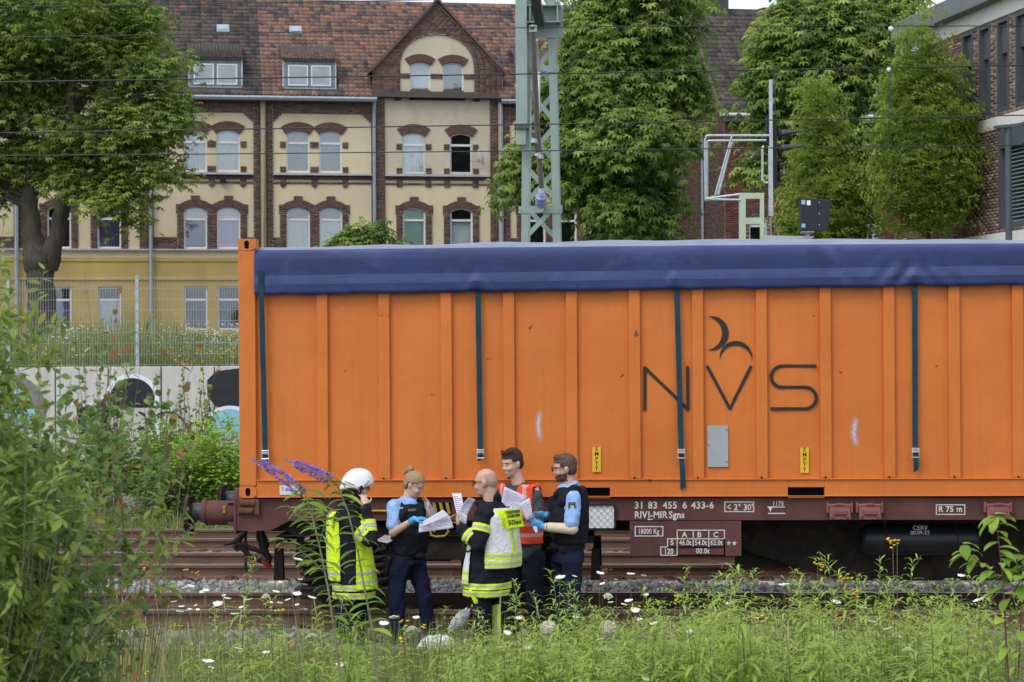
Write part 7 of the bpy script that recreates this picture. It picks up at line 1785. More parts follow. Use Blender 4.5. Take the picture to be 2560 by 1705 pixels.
# ---------------------------------------------------------------- buddleia with two purple flower spikes
bu = thing('buddleia_bush', 'lanky buddleia bush with two purple flower spikes in front of the wagon', 'bush', tuple(at(850, 1690, 11.5)))
BO = Vector(bu.location); gz = zground(BO.x, 11.5); bu.location.z = gz; BO = Vector(bu.location)
def bp_(x, y, d=0): return at(x, y, 11.5+d)-BO
bm_ = MB(); stems = [[(855, 1720, 10), (838, 1590, 8), (820, 1470, 7), (800, 1370, 6), (780, 1290, 5), (757, 1215, 4)], [(945, 1720, 10), (935, 1600, 8), (915, 1490, 7), (895, 1380, 6), (870, 1280, 5), (845, 1215, 5), (820, 1190, 4)],
         [(920, 1640, 7), (885, 1560, 6), (850, 1500, 5), (830, 1470, 4)], [(810, 1430, 5), (770, 1390, 4), (735, 1365, 3), (705, 1345, 3)], [(798, 1360, 4), (815, 1300, 3), (830, 1270, 2.5)], [(790, 1320, 4), (745, 1290, 3), (718, 1262, 2)], [(783, 1300, 3), (780, 1260, 2.5), (783, 1235, 2)]]
pos, dirs, sz = [], [], []
for si, st in enumerate(stems):
    pts = [bp_(x, y, .05*si) for x, y, r in st]; bm_.tube(pts, [r*.5*11.5/FPX*.75 for x, y, r in st], 7, cap=False)
    for i in range(len(pts)-1):
        for k in range(5 if si < 2 else 3):
            u = (k+random.random()*.4)/(5 if si < 2 else 3); p = pts[i].lerp(pts[i+1], u)
            if project(p+BO)[1] > 1640 and si < 2: continue
            for s_ in (-1, 1):
                pos.append(p); dirs.append((s_*random.uniform(.7, 1), random.uniform(-.7, .7), random.uniform(.05, .5))); sz.append(random.uniform(.085, .15)*(1.05 if si < 2 else .85))
lv, lf = arc_leaf(1.0, .27, 1.25, 5); n = len(pos); fr = frames_from(np.array(dirs), UP+RNG.normal(size=(n, 3))*.25)
V, F = scatter(lv, lf, np.array([tuple(p) for p in pos]), fr, np.array(sz)); np_mesh('foliage', V, F, m_bright, bu, attr=np.repeat(np.clip(RNG.normal(.55, .16, n), 0, 1), len(lv)))
bm_.build('branches', m_twig, bu, smooth=True)
for (tip, base, mid) in (((622, 1142), (760, 1235), (700, 1180)), ((710, 1146), (830, 1200), (785, 1180))):
    a, c, m_ = bp_(*tip), bp_(*base), bp_(*mid); V_, F_, tn = [], [], []; fb = MB(); fb.tube([c, m_, a], [.006, .005, .002], 5, cap=False); fl = fb.build('flower_spike', m_twig, bu)
    pp, dd, ss, tt = [], [], [], []
    for k in range(520):
        u = random.random()**.85; q = c*(1-u)**2 + m_*2*u*(1-u) + a*u*u; r = .024*(1-u)**.5+.003; an = random.uniform(0, 6.28)
        ax = (a-c).normalized(); e1 = ax.cross(Vector((0, 1, 0))).normalized(); e2 = ax.cross(e1); o = (e1*math.cos(an)+e2*math.sin(an)); pp.append(tuple(q+o*r*random.uniform(.5, 1.1))); dd.append(tuple(o+ax*.3)); ss.append(random.uniform(.008, .013)*(.35 if u > .82 else 1)); tt.append(u)
    fr = frames_from(np.array(dd), UP+RNG.normal(size=(520, 3))*.5); V, F = scatter(OVAL[0]*np.array([1.6, 1, 1]), OVAL[1], np.array(pp), fr, np.array(ss)*1.25); tt = np.array(tt)
    tone = np.clip(RNG.normal(.5, .25, 520), 0, 1); k = (tt > .2) | (RNG.uniform(0, 1, 520) < .35); sel = np.repeat(k, 8); idx = np.repeat(k, 3)
    fp_ = np_mesh('purple_florets', V, F[idx], m_petal_p, fl, attr=np.repeat(tone, 8)); np_mesh('faded_florets', V, F[~idx], M('petal_faded', (.30,.22,.16), .9), fl)
# ---------------------------------------------------------------- leafy sapling rising through the weeds
sa = thing('cherry_sapling', 'sapling with broad drooping bright green leaves and reddish stem', 'sapling', tuple(at(2520, 1700, 10.5))); SO = Vector(sa.location); sa.location.z = zground(SO.x, 10.5); SO = Vector(sa.location)
def spx(x, y, d=0): return at(x, y, 10.5+d)-SO
b = MB(); pos, dirs, sz = [], [], []
for st in ([(2525, 1760, 7), (2515, 1600, 6), (2508, 1450, 5), (2500, 1380, 4), (2490, 1300, 2.5), (2485, 1282, 2)], [(2508, 1450, 4), (2470, 1420, 3), (2430, 1390, 2.5), (2405, 1355, 2)], [(2520, 1500, 4), (2560, 1440, 3), (2600, 1390, 2)], [(2545, 1700, 5), (2552, 1560, 4), (2555, 1450, 3), (2562, 1370, 2)]):
    pts = [spx(x, y) for x, y, r in st]; b.tube(pts, [r*.5*10.5/FPX*.85 for x, y, r in st], 6, cap=False)
    for i in range(len(pts)-1):
        for k in range(7):
            p = pts[i].lerp(pts[i+1], (k+random.random()*.5)/7)
            if project(p+SO)[1] > 1660: continue
            an = random.uniform(0, 6.28); pos.append(p); dirs.append((math.cos(an), math.sin(an)*.7, random.uniform(-.1, .5))); sz.append(random.uniform(.08, .145))
lv, lf = arc_leaf(1.0, .40, 1.2, 5); n = len(pos); fr = frames_from(np.array(dirs), UP+RNG.normal(size=(n, 3))*.25)
V, F = scatter(lv, lf, np.array([tuple(p) for p in pos]), fr, np.array(sz)); np_mesh('foliage', V, F, m_bright, sa, attr=np.repeat(np.clip(RNG.normal(.6, .16, n), 0, 1), len(lv))); b.build('stem', M('stem_red', (.16,.06,.045), .7), sa, smooth=True)

# ---------------------------------------------------------------- parked car behind the meadow
cp = at(365, 838, 62); car = thing('parked_car', 'dark hatchback parked behind the meadow in front of the house', 'car', (cp.x, 66, 2.30), HANG)
cz = at(365, 836, 66).z-2.30
prof = [(-2.0, .30), (-2.05, .75), (-1.75, .95), (-1.15, 1.02), (-.55, cz*.98), (.75, cz), (1.45, cz*.93), (1.95, 1.0), (2.05, .75), (2.0, .30)]
b = MB(); b.prism([(a, z) for a, z in prof], -.82, .82, 'y'); b.build('body', M('car_paint', (.012,.013,.016), .25, .2, .1, 2, 0, .6), car, bevel=.06)
for s in (-1, 1):
    b = MB(); y = .823*s; b.prism([(-1.05, 1.03), (-.5, cz*.94), (.1, cz*.96), (.1, 1.03)], y-.004, y+.004, 'y'); b.build('side_window', m_glass if False else M('car_glass', (.05,.06,.07), .08, 0, .1, 2, 0, .8), car)
    b = MB(); b.prism([(.18, 1.03), (.18, cz*.96), (.75, cz*.96), (1.4, cz*.88), (1.6, 1.03)], y-.004, y+.004, 'y'); b.build('side_window', M('car_glass', (.05,.06,.07), .08), car)
    for wx in (-1.3, 1.3):
        b = MB(); b.lathe((wx, s*.80, .31), (0, s, 0), [(-.18, .30), (.0, .31), (.03, .29), (.031, .20), (.02, .05)], 20); b.build('wheel', m_black, car, smooth=True)
# ================================================================ people
m_skin = M('skin', (.60,.37,.29), .5, 0, .08, 8, .05, .4, None, 0, (1,1,1), .002, {'Subsurface Weight': .15, 'Subsurface Radius': (.01,.004,.002), 'Subsurface Scale': .5})
m_skin2 = M('skin_tan', (.54,.32,.24), .5, 0, .08, 8, .05, .4, None, 0, (1,1,1), .002, {'Subsurface Weight': .15, 'Subsurface Radius': (.01,.004,.002), 'Subsurface Scale': .5})
def cloth(name, c, var=.18, scale=9, bump=.35):
    if name in MATS: return MATS[name]
    t = NT(name); v = t.coord('Object'); n1 = t.noise(7, 4, .6, v); f = t.noise(11, 3, .55, v, 2.2); w = t.noise(180, 2, .5, v)
    col = t.ramp(n1, [(.3, tuple(x*(1-var) for x in c)), (.7, tuple(min(1, x*(1+var)) for x in c))])
    h = t.math('ADD', t.math('MULTIPLY', f, 1.0), t.math('MULTIPLY', w, .12)); t.bsdf(col, .92, 0, t.bump(h, .55, .03), .15); MATS[name] = t.mat; return t.mat
m_jacket = cloth('cloth_fire_black', (.014,.015,.020)); m_navy = cloth('cloth_navy', (.009,.011,.020)); m_navy2 = cloth('cloth_police_navy', (.011,.015,.036)); m_vestblk = cloth('cloth_vest_black', (.013,.014,.019), .3, 14, .5)
m_neon = cloth('cloth_neon', (.62,.80,.03), .08); m_silver = cloth('cloth_silver', (.42,.45,.45), .08); m_whitec = cloth('cloth_white', (.62,.64,.66), .08); m_hiviso = cloth('cloth_hivis_red', (.85,.085,.045), .1); m_pinks = cloth('tape_pale', (.70,.36,.28), .1)
m_lblue = cloth('cloth_light_blue', (.27,.43,.74), .12); m_greyt = cloth('cloth_grey', (.062,.066,.075)); m_glove = M('nitrile_blue', (.06,.33,.66), .45, 0, .15, 14, .2); m_band = M('bandage_beige', (.60,.50,.36), .8, 0, .06, 12, .1)
m_hair_b = M('hair_blond', (.36,.245,.135), .6, 0, .3, 30, .6, .3, None, 0, (1,1,6), .01); m_hair_d = M('hair_brown', (.045,.028,.020), .6, 0, .3, 30, .6, .3, None, 0, (3,3,6), .01); m_stub = M('hair_stubble', (.22,.135,.10), .7, 0, .1, 30, .2)
m_helm = M('helmet_white', (.74,.76,.78), .28, 0, .03, 4, 0, .5); m_redstr = M('helmet_red', (.30,.02,.05), .4); m_spec = M('spectacle_black', (.012,.011,.011), .3); m_boot = M('boot_black', (.012,.012,.012), .5)
m_paper = M('paper', (.66,.66,.76), .8, 0, .04, 3, .1); m_ink = M('ink_grey', (.20,.20,.26), .8)
def cap(b, p, q, r0, r1, n=14):
    p, q = Vector(p), Vector(q); d = q-p; L = d.length; ax = d.normalized() if L > 1e-6 else Vector((0, 0, 1)); pr = []
    for k in range(5): a = math.pi/2*(1-k/4); pr.append((-r0*math.sin(a), max(.001, r0*math.cos(a))))
    for k in range(5): a = math.pi/2*k/4; pr.append((L+r1*math.sin(a), max(.001, r1*math.cos(a))))
    b._lathe2(p, ax, pr, n, 0)
def loft(b, rings, yaw, n=20, ex=2.3):
    f = Vector((math.cos(yaw), math.sin(yaw), 0)); s = Vector((-math.sin(yaw), math.cos(yaw), 0)); V = []
    for c, hw, hd in rings:
        c = Vector(c)
        for j in range(n):
            a = 2*math.pi*j/n; ca, sa = math.cos(a), math.sin(a); V.append(c + f*hd*math.copysign(abs(ca)**(2/ex), ca) + s*hw*math.copysign(abs(sa)**(2/ex), sa))
    k = len(rings); F = [(i*n+j, i*n+(j+1) % n, (i+1)*n+(j+1) % n, (i+1)*n+j) for i in range(k-1) for j in range(n)] + [tuple(range(n-1, -1, -1)), tuple((k-1)*n+j for j in range(n))]
    b.add(V, F)
def headmat(yaw, pitch=0.0, roll=0.0): return Matrix.Rotation(yaw, 3, 'Z') @ Matrix.Rotation(pitch, 3, 'Y') @ Matrix.Rotation(roll, 3, 'X')
def head(b, c, Rm, s=1.0):
    c = Vector(c); s *= 1.03
    def e(x, y, z, rx, ry, rz): b.ellipsoid(c + Rm @ Vector((x, y, z))*s, rx*s, ry*s, rz*s, Rm, 20, 13)
    e(-.012, 0, .034, .098, .078, .092); e(.012, 0, -.018, .080, .069, .088); e(.030, 0, -.068, .058, .056, .046); e(.062, 0, -.092, .024, .028, .020)
    e(.066, 0, .034, .026, .054, .020); e(.070, .034, -.026, .022, .026, .026); e(.070, -.034, -.026, .022, .026, .026); e(.080, 0, -.064, .016, .026, .020)
    cap(b, c + Rm @ Vector((.086, 0, .012))*s, c + Rm @ Vector((.100, 0, -.022))*s, .010*s, .0132*s, 10); e(.092, .012, -.027, .012, .010, .010); e(.092, -.012, -.027, .012, .010, .010)
    for sy in (-1, 1): e(-.010, sy*.079, -.004, .020, .010, .034); e(-.012, sy*.086, .008, .017, .008, .020)
def hand(b, w, d, nrm, curl=.5, side=1, s=1.0, thumb=.6, spread=.12):
    """palm, four unequal bent fingers, thumb from the side of the palm; side: which way the thumb lies"""
    w = Vector(w); d = Vector(d).normalized(); nrm = Vector(nrm); nrm = (nrm - d*nrm.dot(d)).normalized(); sd = d.cross(nrm)*side
    Rm = Matrix((d, sd, nrm)).transposed(); b.ellipsoid(w + d*.048*s, .056*s, .042*s, .0175*s, Rm, 14, 9)
    for i, L in enumerate((.072, .082, .076, .060)):
        o = (1.5-i)*.0205*s; p = w + d*.085*s + sd*o; a = 0.15; dr = (d + sd*(1.5-i)*spread).normalized(); r = (.0092-.0006*abs(i-1.3))*s
        for k, f in enumerate((.46, .30, .24)):
            a += curl*(.9 if k == 0 else 1.0); v = dr*math.cos(a) + nrm*math.sin(a); q = p + v*L*f*s; cap(b, p, q, r, r*.93, 9); p = q; r *= .93
    p = w + d*.022*s + sd*.032*s; v1 = (d*.55 + sd*.75 + nrm*.25*thumb).normalized(); q = p + v1*.045*s; cap(b, p, q, .0125*s, .0105*s, 9); v2 = (d*.9 + sd*.15 + nrm*.5*thumb).normalized(); cap(b, q, q + v2*.036*s, .0105*s, .009*s, 9)
FOLD = {'jacket': (.011, 16, 22), 'trousers': (.010, 18, 15), 'hi_vis_vest': (.009, 15, 7), 'reflective_vest': (.010, 15, 6), 'safety_vest': (.008, 16, 9), 'uniform_shirt': (.006, 24, 26), 'grey_shirt': (.007, 20, 18), 'protective_vest': (.006, 26, 30)}
class Person:
    def __init__(s, label, px, Y, yaw):
        s.Y = Y; s.yaw = yaw; p = at(px, 1600, Y); s.O = Vector((p.x, Y, -.035)); s.e = thing('person', label, 'person', tuple(s.O), 0, 'people standing by the wagon')
    def J(s, x, y, d=0.0): return at(x, y, s.Y+d) - s.O
    def solid(s, name, b, mats, fn=None, vox=.0095, it=5, parent=None, smooth_f=.5):
        o = b.build(name, mats if isinstance(mats, (list, tuple)) else [mats], s.e if parent is None else parent, clean=False)
        m = o.modifiers.new('r', 'REMESH'); m.mode = 'VOXEL'; m.voxel_size = vox; m.use_smooth_shade = True
        m = o.modifiers.new('s', 'SMOOTH'); m.factor = smooth_f; m.iterations = it
        mats = mats if isinstance(mats, (list, tuple)) else [mats]
        def post(ob, mats=mats, fn=fn):
            me = ob.data; me.materials.clear()
            if ob.name.split('.')[0] in FOLD:
                nv = len(me.vertices); co = np.empty(nv*3, np.float32); no = np.empty(nv*3, np.float32); me.vertices.foreach_get('co', co); me.vertices.foreach_get('normal', no); co = co.reshape(-1, 3); no = no.reshape(-1, 3)
                am, fx, fz = FOLD[ob.name.split('.')[0]]; sd = hash(ob.name) % 7 if False else len(DEFER) % 7
                w1 = np.sin(co[:, 0]*fx+4*np.sin(co[:, 2]*fz*.6+sd)+co[:, 1]*fx*.7); w2 = np.sin(co[:, 2]*fz+3*np.sin(co[:, 0]*fx*.5+sd*2)+co[:, 1]*9); w3 = np.sin(co[:, 0]*fx*2.1-co[:, 2]*fz*1.7+2*np.sin(co[:, 1]*20+sd))
                co = co + no*(am*(.5*w1*w2+.35*w3+.25*w2))[:, None]; me.vertices.foreach_set('co', co.astype(np.float32).ravel()); me.update()
            for mm in mats: me.materials.append(mm)
            if fn:
                c = np.empty(len(me.polygons)*3, np.float32); me.polygons.foreach_get('center', c); c = c.reshape(-1, 3); idx = np.array(fn(c), np.int32)
                if (idx < 0).any():
                    bm = bmesh.new(); bm.from_mesh(me); bm.faces.ensure_lookup_table(); bmesh.ops.delete(bm, geom=[bm.faces[i] for i in np.where(idx < 0)[0]], context='FACES'); bm.to_mesh(me); bm.free(); idx = idx[idx >= 0]
                    th = ob.modifiers.new('thick', 'SOLIDIFY'); th.thickness = .004; th.offset = 0
                me.polygons.foreach_set('material_index', idx)
        DEFER.append((o, post)); return o
    def mesh(s, name, b, mat, parent=None, smooth=True): return b.build(name, mat, s.e if parent is None else parent, smooth=smooth)
    def fr(s, c):   # front / side coordinates relative to the torso axis line
        f = np.array([math.cos(s.yaw), math.sin(s.yaw)]); return c[:, :2] @ f, c[:, :2] @ np.array([-f[1], f[0]])
    def trousers(s, legs, pelvis, mat, r=(.098, .076, .066)):
        b = MB(); loft(b, pelvis, s.yaw)
        for h, k, a in legs: cap(b, h, k, r[0], r[1]); cap(b, k, a, r[1], r[2])
        return s.solid('trousers', b, mat, None, .011, 4)
    def boots(s, legs, yaw=None):
        f = Vector((math.cos(s.yaw if yaw is None else yaw), math.sin(s.yaw if yaw is None else yaw), 0))
        for h, k, a in legs:
            b = MB(); a = Vector(a); g = Vector((a.x, a.y, .0)); cap(b, a + Vector((0, 0, .05)), Vector((a.x, a.y, .06)), .055, .052); Rm = Matrix.Rotation(s.yaw if yaw is None else yaw, 3, 'Z'); b.ellipsoid(g + f*.07 + Vector((0, 0, .045)), .145, .05, .048, Rm); s.solid('boot', b, m_boot, None, .010, 3)
    def ring(s, p, q, t0, t1, r, mats=None, name='reflective_band', parent=None):
        p, q = Vector(p), Vector(q); d = q-p; L = d.length; d.normalize(); b = MB(); k = (t1-t0)/3
        for i in range(3): b._lathe2(p, d, [(L*t0+L*k*i, r*.93), (L*t0+L*k*i, r+(.002 if i == 1 else 0)), (L*t0+L*k*(i+1), r+(.002 if i == 1 else 0)), (L*t0+L*k*(i+1), r*.93)], 20, 1 if i == 1 else 0)
        return s.mesh(name, b, mats or [m_neon, m_silver], parent, True)
    def glasses(s, c, Rm, sc=1.0):
        c = Vector(c); b = MB()
        for sy in (-1, 1):
            pts = [c + Rm @ Vector((.110, sy*.034+.026*math.cos(a), .012+.020*math.sin(a)))*sc for a in np.linspace(0, 2*math.pi, 15)]; b.tube(pts, .0032*sc, 5); b.tube([c + Rm @ Vector((.106, sy*.060, .020))*sc, c + Rm @ Vector((.02, sy*.083, .022))*sc, c + Rm @ Vector((-.02, sy*.086, .005))*sc], .003*sc, 5)
        b.tube([c + Rm @ Vector((.113, -.008, .018))*sc, c + Rm @ Vector((.113, .008, .018))*sc], .003*sc, 5); s.mesh('spectacles', b, m_spec)
    def face(s, c, Rm, brow, lip=(.34,.15,.12), sc=1.0):
        c = Vector(c); sc *= 1.03
        for sy in (-1, 1):
            b = MB(); b.ellipsoid(c + Rm @ Vector((.0845, sy*.033, .008))*sc, .006, .011, .0042, Rm, 10, 6); s.mesh('eye', b, M('eye_dark', (.09,.06,.05), .3))
            b = MB(); cap(b, c + Rm @ Vector((.0905, sy*.018, .029))*sc, c + Rm @ Vector((.076, sy*.050, .031))*sc, .0042, .0026, 8); s.mesh('eyebrow', b, brow)
        b = MB(); b.ellipsoid(c + Rm @ Vector((.0945, 0, -.060))*sc, .0035, .018, .0038, Rm, 10, 6); s.mesh('mouth', b, M('lip_' + str(int(lip[0]*100)), lip, .5))

# ---- firefighter with white helmet, hand raised to the face
p = Person('firefighter in white helmet and neon yellow vest holding a hand to the face', 868, 19.3, R(6)); J = p.J
yw = p.yaw; hc = J(893, 1222, .0); RmH = headmat(R(20), R(6))
legs = [(J(862, 1475, -.09), J(864, 1560, -.10), J(868, 1618, -.10)), (J(892, 1475, .10), J(896, 1560, .12), J(900, 1612, .12))]
sh_n, el_n, wr_n = J(858, 1292, -.19), J(926, 1350, -.26), J(914, 1262, -.17); sh_f, el_f, wr_f = J(885, 1288, .18), J(915, 1372, .24), J(948, 1350, .12)
b = MB(); head(b, hc, RmH); cap(b, hc + RmH @ Vector((-.02, 0, -.07)), J(872, 1275), .058, .062); loft(b, [(J(870, 1280), .16, .10), (J(870, 1400), .15, .11), (J(876, 1480), .15, .11)], yw)
for a, e, w in ((sh_n, el_n, wr_n), (sh_f, el_f, wr_f)): cap(b, a, e, .045, .038); cap(b, e, w, .038, .028)
for l in legs: cap(b, l[0], l[1], .07, .05); cap(b, l[1], l[2], .05, .04)
hand(b, wr_n, Vector(J(907, 1228, -.10))-Vector(wr_n), Vector((-.45, .75, 0)), .16, -1, 1.0, .2, .3); hand(b, wr_f, Vector((1, -.1, .05)), Vector((0, 0, -1)), .25, 1, 1.0)
p.solid('body', b, m_skin); p.face(hc, RmH, m_hair_d); p.glasses(hc, RmH)
b = MB(); loft(b, [(J(870, 1262), .09, .08), (J(866, 1280), .20, .135), (J(868, 1310), .225, .175), (J(874, 1370), .22, .19), (J(880, 1430), .22, .20), (J(884, 1492), .22, .205), (J(884, 1497), .20, .19)], yw)
for a, e, w in ((sh_n, el_n, wr_n), (sh_f, el_f, wr_f)): cap(b, a, e, .086, .072); cap(b, e, Vector(e).lerp(Vector(w), .9), .074, .050)
cap(b, J(872, 1264), J(885, 1262), .075, .07)
zt1, zt2, zt3, zt4 = J(880, 1458)[2], J(880, 1473)[2], J(880, 1477)[2], J(880, 1493)[2]
def fj(c):
    z = c[:, 2]; i = np.zeros(len(c)); up = (z < zt1) & (z > zt2); lo = (z < zt3) & (z > zt4); i[up | lo] = 1; i[(up & (np.abs(z-(zt1+zt2)/2) < .011)) | (lo & (np.abs(z-(zt3+zt4)/2) < .011))] = 2; return i
p.solid('jacket', b, [m_jacket, m_neon, m_silver], fj)
p.ring(sh_n, el_n, .58, .86, .086); p.ring(el_n, wr_n, .22, .55, .075)
b = MB(); loft(b, [(J(866, 1270), .16, .14), (J(864, 1290), .235, .18), (J(868, 1330), .24, .205), (J(874, 1380), .245, .22), (J(880, 1430), .25, .23), (J(884, 1476), .255, .235)], yw)
fc, _ = p.fr(np.array([tuple(J(876, 1380))])); fc = fc[0]; zb1 = J(880, 1452)[2]; zs1, zs2 = J(880, 1430)[2], J(880, 1450)[2]
def fv(c):
    f, s_ = p.fr(c); f = f-fc; z = c[:, 2]; i = np.zeros(len(c)); side = (np.abs(s_) > .10) & (np.abs(f+.015) < .075) & (z < J(866, 1318)[2]); i[(np.abs(z-zs1) < .014) | (np.abs(z-zs2) < .014)] = 1
    i[(np.abs(np.abs(s_)-.10) < .014) & (f < 0) & (z > zs2)] = 1; i[side] = -1; i[(z > J(866, 1284)[2]) & (f > .07)] = -1; i[(f < 0) & (z < zb1+.020)] = -1; i[z < J(876, 1468)[2]] = -1; i[z > J(866, 1276)[2]] = -1
    d = np.linalg.norm(c-np.array(tuple(Vector(sh_n)+Vector((.03, 0, -.06)))), axis=1); i[(d < .15) & (s_ < 0) & (f > -.10) & (f < .12)] = -1; return i
p.solid('hi_vis_vest', b, [m_neon, m_silver], fv, .009)
c = J(837, 1300, -.02); text('leiter', .075, m_ink if False else m_boot, p.e, tuple(J(833, 1328, -.215)), rot=(R(90), R(-74), R(-40)), name='back_lettering', bold=.001)
p.trousers(legs, [(J(876, 1465), .16, .12), (J(876, 1490), .17, .125)], m_navy, (.10, .085, .08)); p.boots(legs)
# helmet: shell with brim, ridge, red stripes, lamp clip, neck guard
b = MB(); n, mrings = 28, 10; V = []
for i in range(mrings+1):
    t = i/mrings; ph = math.pi/2*t
    for j in range(n):
        a = 2*math.pi*j/n; r = math.cos(ph)**.8 if i < mrings else .001; fx = math.cos(a); x = (.168 if fx > 0 else .158)*fx*r - .012; y = .128*math.sin(a)*r; drop = .020 - .060*max(0, -fx)**2*(1-t) - .030*max(0, 1-abs(fx)*1.5)*(1-t) + .030*max(0, fx)*(1-t); z = drop + .165*math.sin(ph)**.95
        if i == 0: x *= 1.02; y *= 1.03
        V.append(hc + RmH @ Vector((x, y, z+.012)))
b.add(V, [(i*n+j, i*n+(j+1) % n, (i+1)*n+(j+1) % n, (i+1)*n+j) for i in range(mrings) for j in range(n)]); hl = p.mesh('helmet', b, m_helm); hl.modifiers.new('t', 'SOLIDIFY').thickness = .006
def hp(fx, z, sg, off=.004):   # point on the helmet side
    a = math.acos(max(-1, min(1, fx))); r = math.sqrt(max(0, 1-(z/.18)**2))**.85; x = (.168 if fx > 0 else .158)*fx*r-.012; y = -sg*(.128*math.sin(a)*r+off); return hc + RmH @ Vector((x, y, z+.02))
for pts in ([(.30, .020), (.52, .055), (.74, .088)], [(-.30, .020), (-.55, .030), (-.85, .048)]):
    b = MB(); b.tube([hp(fx, z, 1) for fx, z in pts], .0042, 6); p.mesh('helmet_stripe', b, m_redstr, hl)
b = MB(); q = hp(.12, -.005, 1, .004); b.obox(q, RmH @ Vector((.014, 0, .014)), RmH @ Vector((0, .006, 0)), RmH @ Vector((-.014, 0, .014))); p.mesh('helmet_clip', b, m_black, hl, False)
b = MB(); loft(b, [(hc + Vector((-.055, -.02, -.10)), .105, .085), (hc + Vector((-.05, -.02, -.03)), .110, .095), (hc + Vector((-.04, 0, .0)), .10, .09)], R(20)); p.solid('neck_guard', b, m_jacket, None, .010, 4)
b = MB(); b.tube([J(932, 1352, -.28), J(930, 1372, -.30), J(938, 1382, -.30), J(946, 1370, -.28), J(944, 1352, -.25)], .007, 6); p.mesh('radio_cord', b, m_black)

flush()
# ---- policewoman reading papers
p = Person('policewoman with blond ponytail, dark vest and one blue glove reading papers', 1025, 19.45, R(-38)); J = p.J; yw = p.yaw
hc = J(1036, 1213, -.02); RmH = headmat(R(-22), R(30)); S_ = .93
legs = [(J(1000, 1408, -.09), J(990, 1500, -.16), J(1000, 1604, -.12)), (J(1040, 1408, .07), J(1062, 1496, .0), J(1074, 1600, .05))]
sh_n, el_n, wr_n = J(984, 1265, -.12), J(982, 1332, -.20), J(1036, 1298, -.34); sh_f, el_f, wr_f = J(1060, 1262, .10), J(1084, 1312, .02), J(1072, 1275, -.04)
b = MB(); head(b, hc, RmH, S_); cap(b, hc + RmH @ Vector((-.025, 0, -.06)), J(1016, 1262), .048, .052); loft(b, [(J(1020, 1262), .14, .08), (J(1022, 1330), .13, .09), (J(1020, 1400), .14, .10)], yw)
for a, e, w in ((sh_n, el_n, wr_n), (sh_f, el_f, wr_f)): cap(b, a, e, .046, .040); cap(b, e, w, .042, .026)
for l in legs: cap(b, l[0], l[1], .07, .05); cap(b, l[1], l[2], .05, .04)
hand(b, wr_f, Vector(J(1066, 1250, -.02))-Vector(wr_f), Vector((-.5, -.3, 0)), .3, 1, .92); hand(b, wr_n, Vector((1, -.1, .10)), Vector((0, .2, -1)), .35, -1, .9)
p.solid('body', b, m_skin); p.face(hc, RmH, m_hair_b, (.42,.15,.14), S_)
b = MB(); b.ellipsoid(hc + RmH @ Vector((-.018, 0, .042))*S_, .106, .086, .094, RmH, 20, 13); b.ellipsoid(hc + RmH @ Vector((-.055, 0, -.005))*S_, .064, .078, .08, RmH, 14, 9); cap(b, hc + RmH @ Vector((-.080, 0, .095)), hc + RmH @ Vector((-.118, 0, .118)), .024, .026); cap(b, hc + RmH @ Vector((-.118, 0, .118)), hc + RmH @ Vector((-.165, .02, .04)), .026, .014)
def fh(c):
    l = (c-np.array(tuple(hc))) @ np.array(RmH); i = np.zeros(len(c)); i[((l[:, 0] > .050) & (l[:, 2] < .078)) | ((l[:, 0] > .012) & (l[:, 2] < .048)) | ((l[:, 0] > -.040) & (l[:, 2] < .022))] = -1; return i
p.solid('hair', b, m_hair_b, fh, .007, 3)
b = MB(); b._lathe2(hc + RmH @ Vector((-.085, 0, .098)), RmH @ Vector((-.8, 0, .6)), [(0, .02), (0, .027), (.02, .028), (.02, .02)], 14, 0); p.mesh('hair_band', b, m_boot)
b = MB(); loft(b, [(J(1020, 1256), .09, .07), (J(1020, 1268), .175, .10), (J(1021, 1300), .185, .115), (J(1022, 1372), .165, .11)], yw)
for a, e in ((sh_n, el_n), (sh_f, el_f)): cap(b, a, Vector(a).lerp(Vector(e), .72), .066, .066)
cap(b, J(1014, 1252), J(1030, 1260, -.05), .056, .056); cap(b, J(1016, 1254), sh_n, .05, .056); cap(b, J(1018, 1254), sh_f, .05, .056); p.solid('uniform_shirt', b, m_lblue)
b = MB(); loft(b, [(J(1020, 1258), .13, .12), (J(1022, 1276), .175, .15), (J(1024, 1310), .19, .17), (J(1024, 1350), .19, .165), (J(1022, 1384), .185, .155)], yw)
cap(b, J(996, 1258, -.05), J(1006, 1290, -.15), .060, .05); cap(b, J(1046, 1258, .05), J(1048, 1290, -.10), .058, .05); b.ellipsoid(J(1010, 1285, -.17), .035, .03, .045); b.ellipsoid(J(1046, 1335, -.13), .05, .035, .05)
p.solid('protective_vest', b, m_vestblk, lambda c: np.where(c[:, 2] > J(1020, 1240)[2], -1, 0))
b = MB(); q0 = J(1018, 1278, -.165); f = Vector((math.cos(yw), math.sin(yw), 0)); sd_ = Vector((-f.y, f.x, 0)); b.obox(J(1028, 1275, -.17), sd_*.05, f*.006, Vector((0, 0, .014))); p.mesh('name_panel', b, m_boot, None, False)
Rt = Matrix((sd_, Vector((0, 0, 1)), f)).transposed(); o = J(1028, 1275, -.17)+f*.0075; text('POLIZEI', .030, m_silver, p.e, tuple(o - sd_*.046 - Vector((0, 0, .010))), rot=Rt, name='vest_lettering', bold=.0006)
b = MB(); loft(b, [(J(1021, 1380), .165, .135), (J(1021, 1396), .17, .14)], yw); b.ellipsoid(J(978, 1395, -.13), .045, .03, .06); b.ellipsoid(J(968, 1360, -.08), .025, .03, .055); b.ellipsoid(J(1050, 1390, -.14), .05, .03, .03); p.solid('duty_belt', b, m_vestblk, None, .009, 3)
b = MB(); cap(b, J(972, 1395, -.15), J(966, 1432, -.14), .035, .022); p.solid('holster', b, m_boot, None, .009, 2)
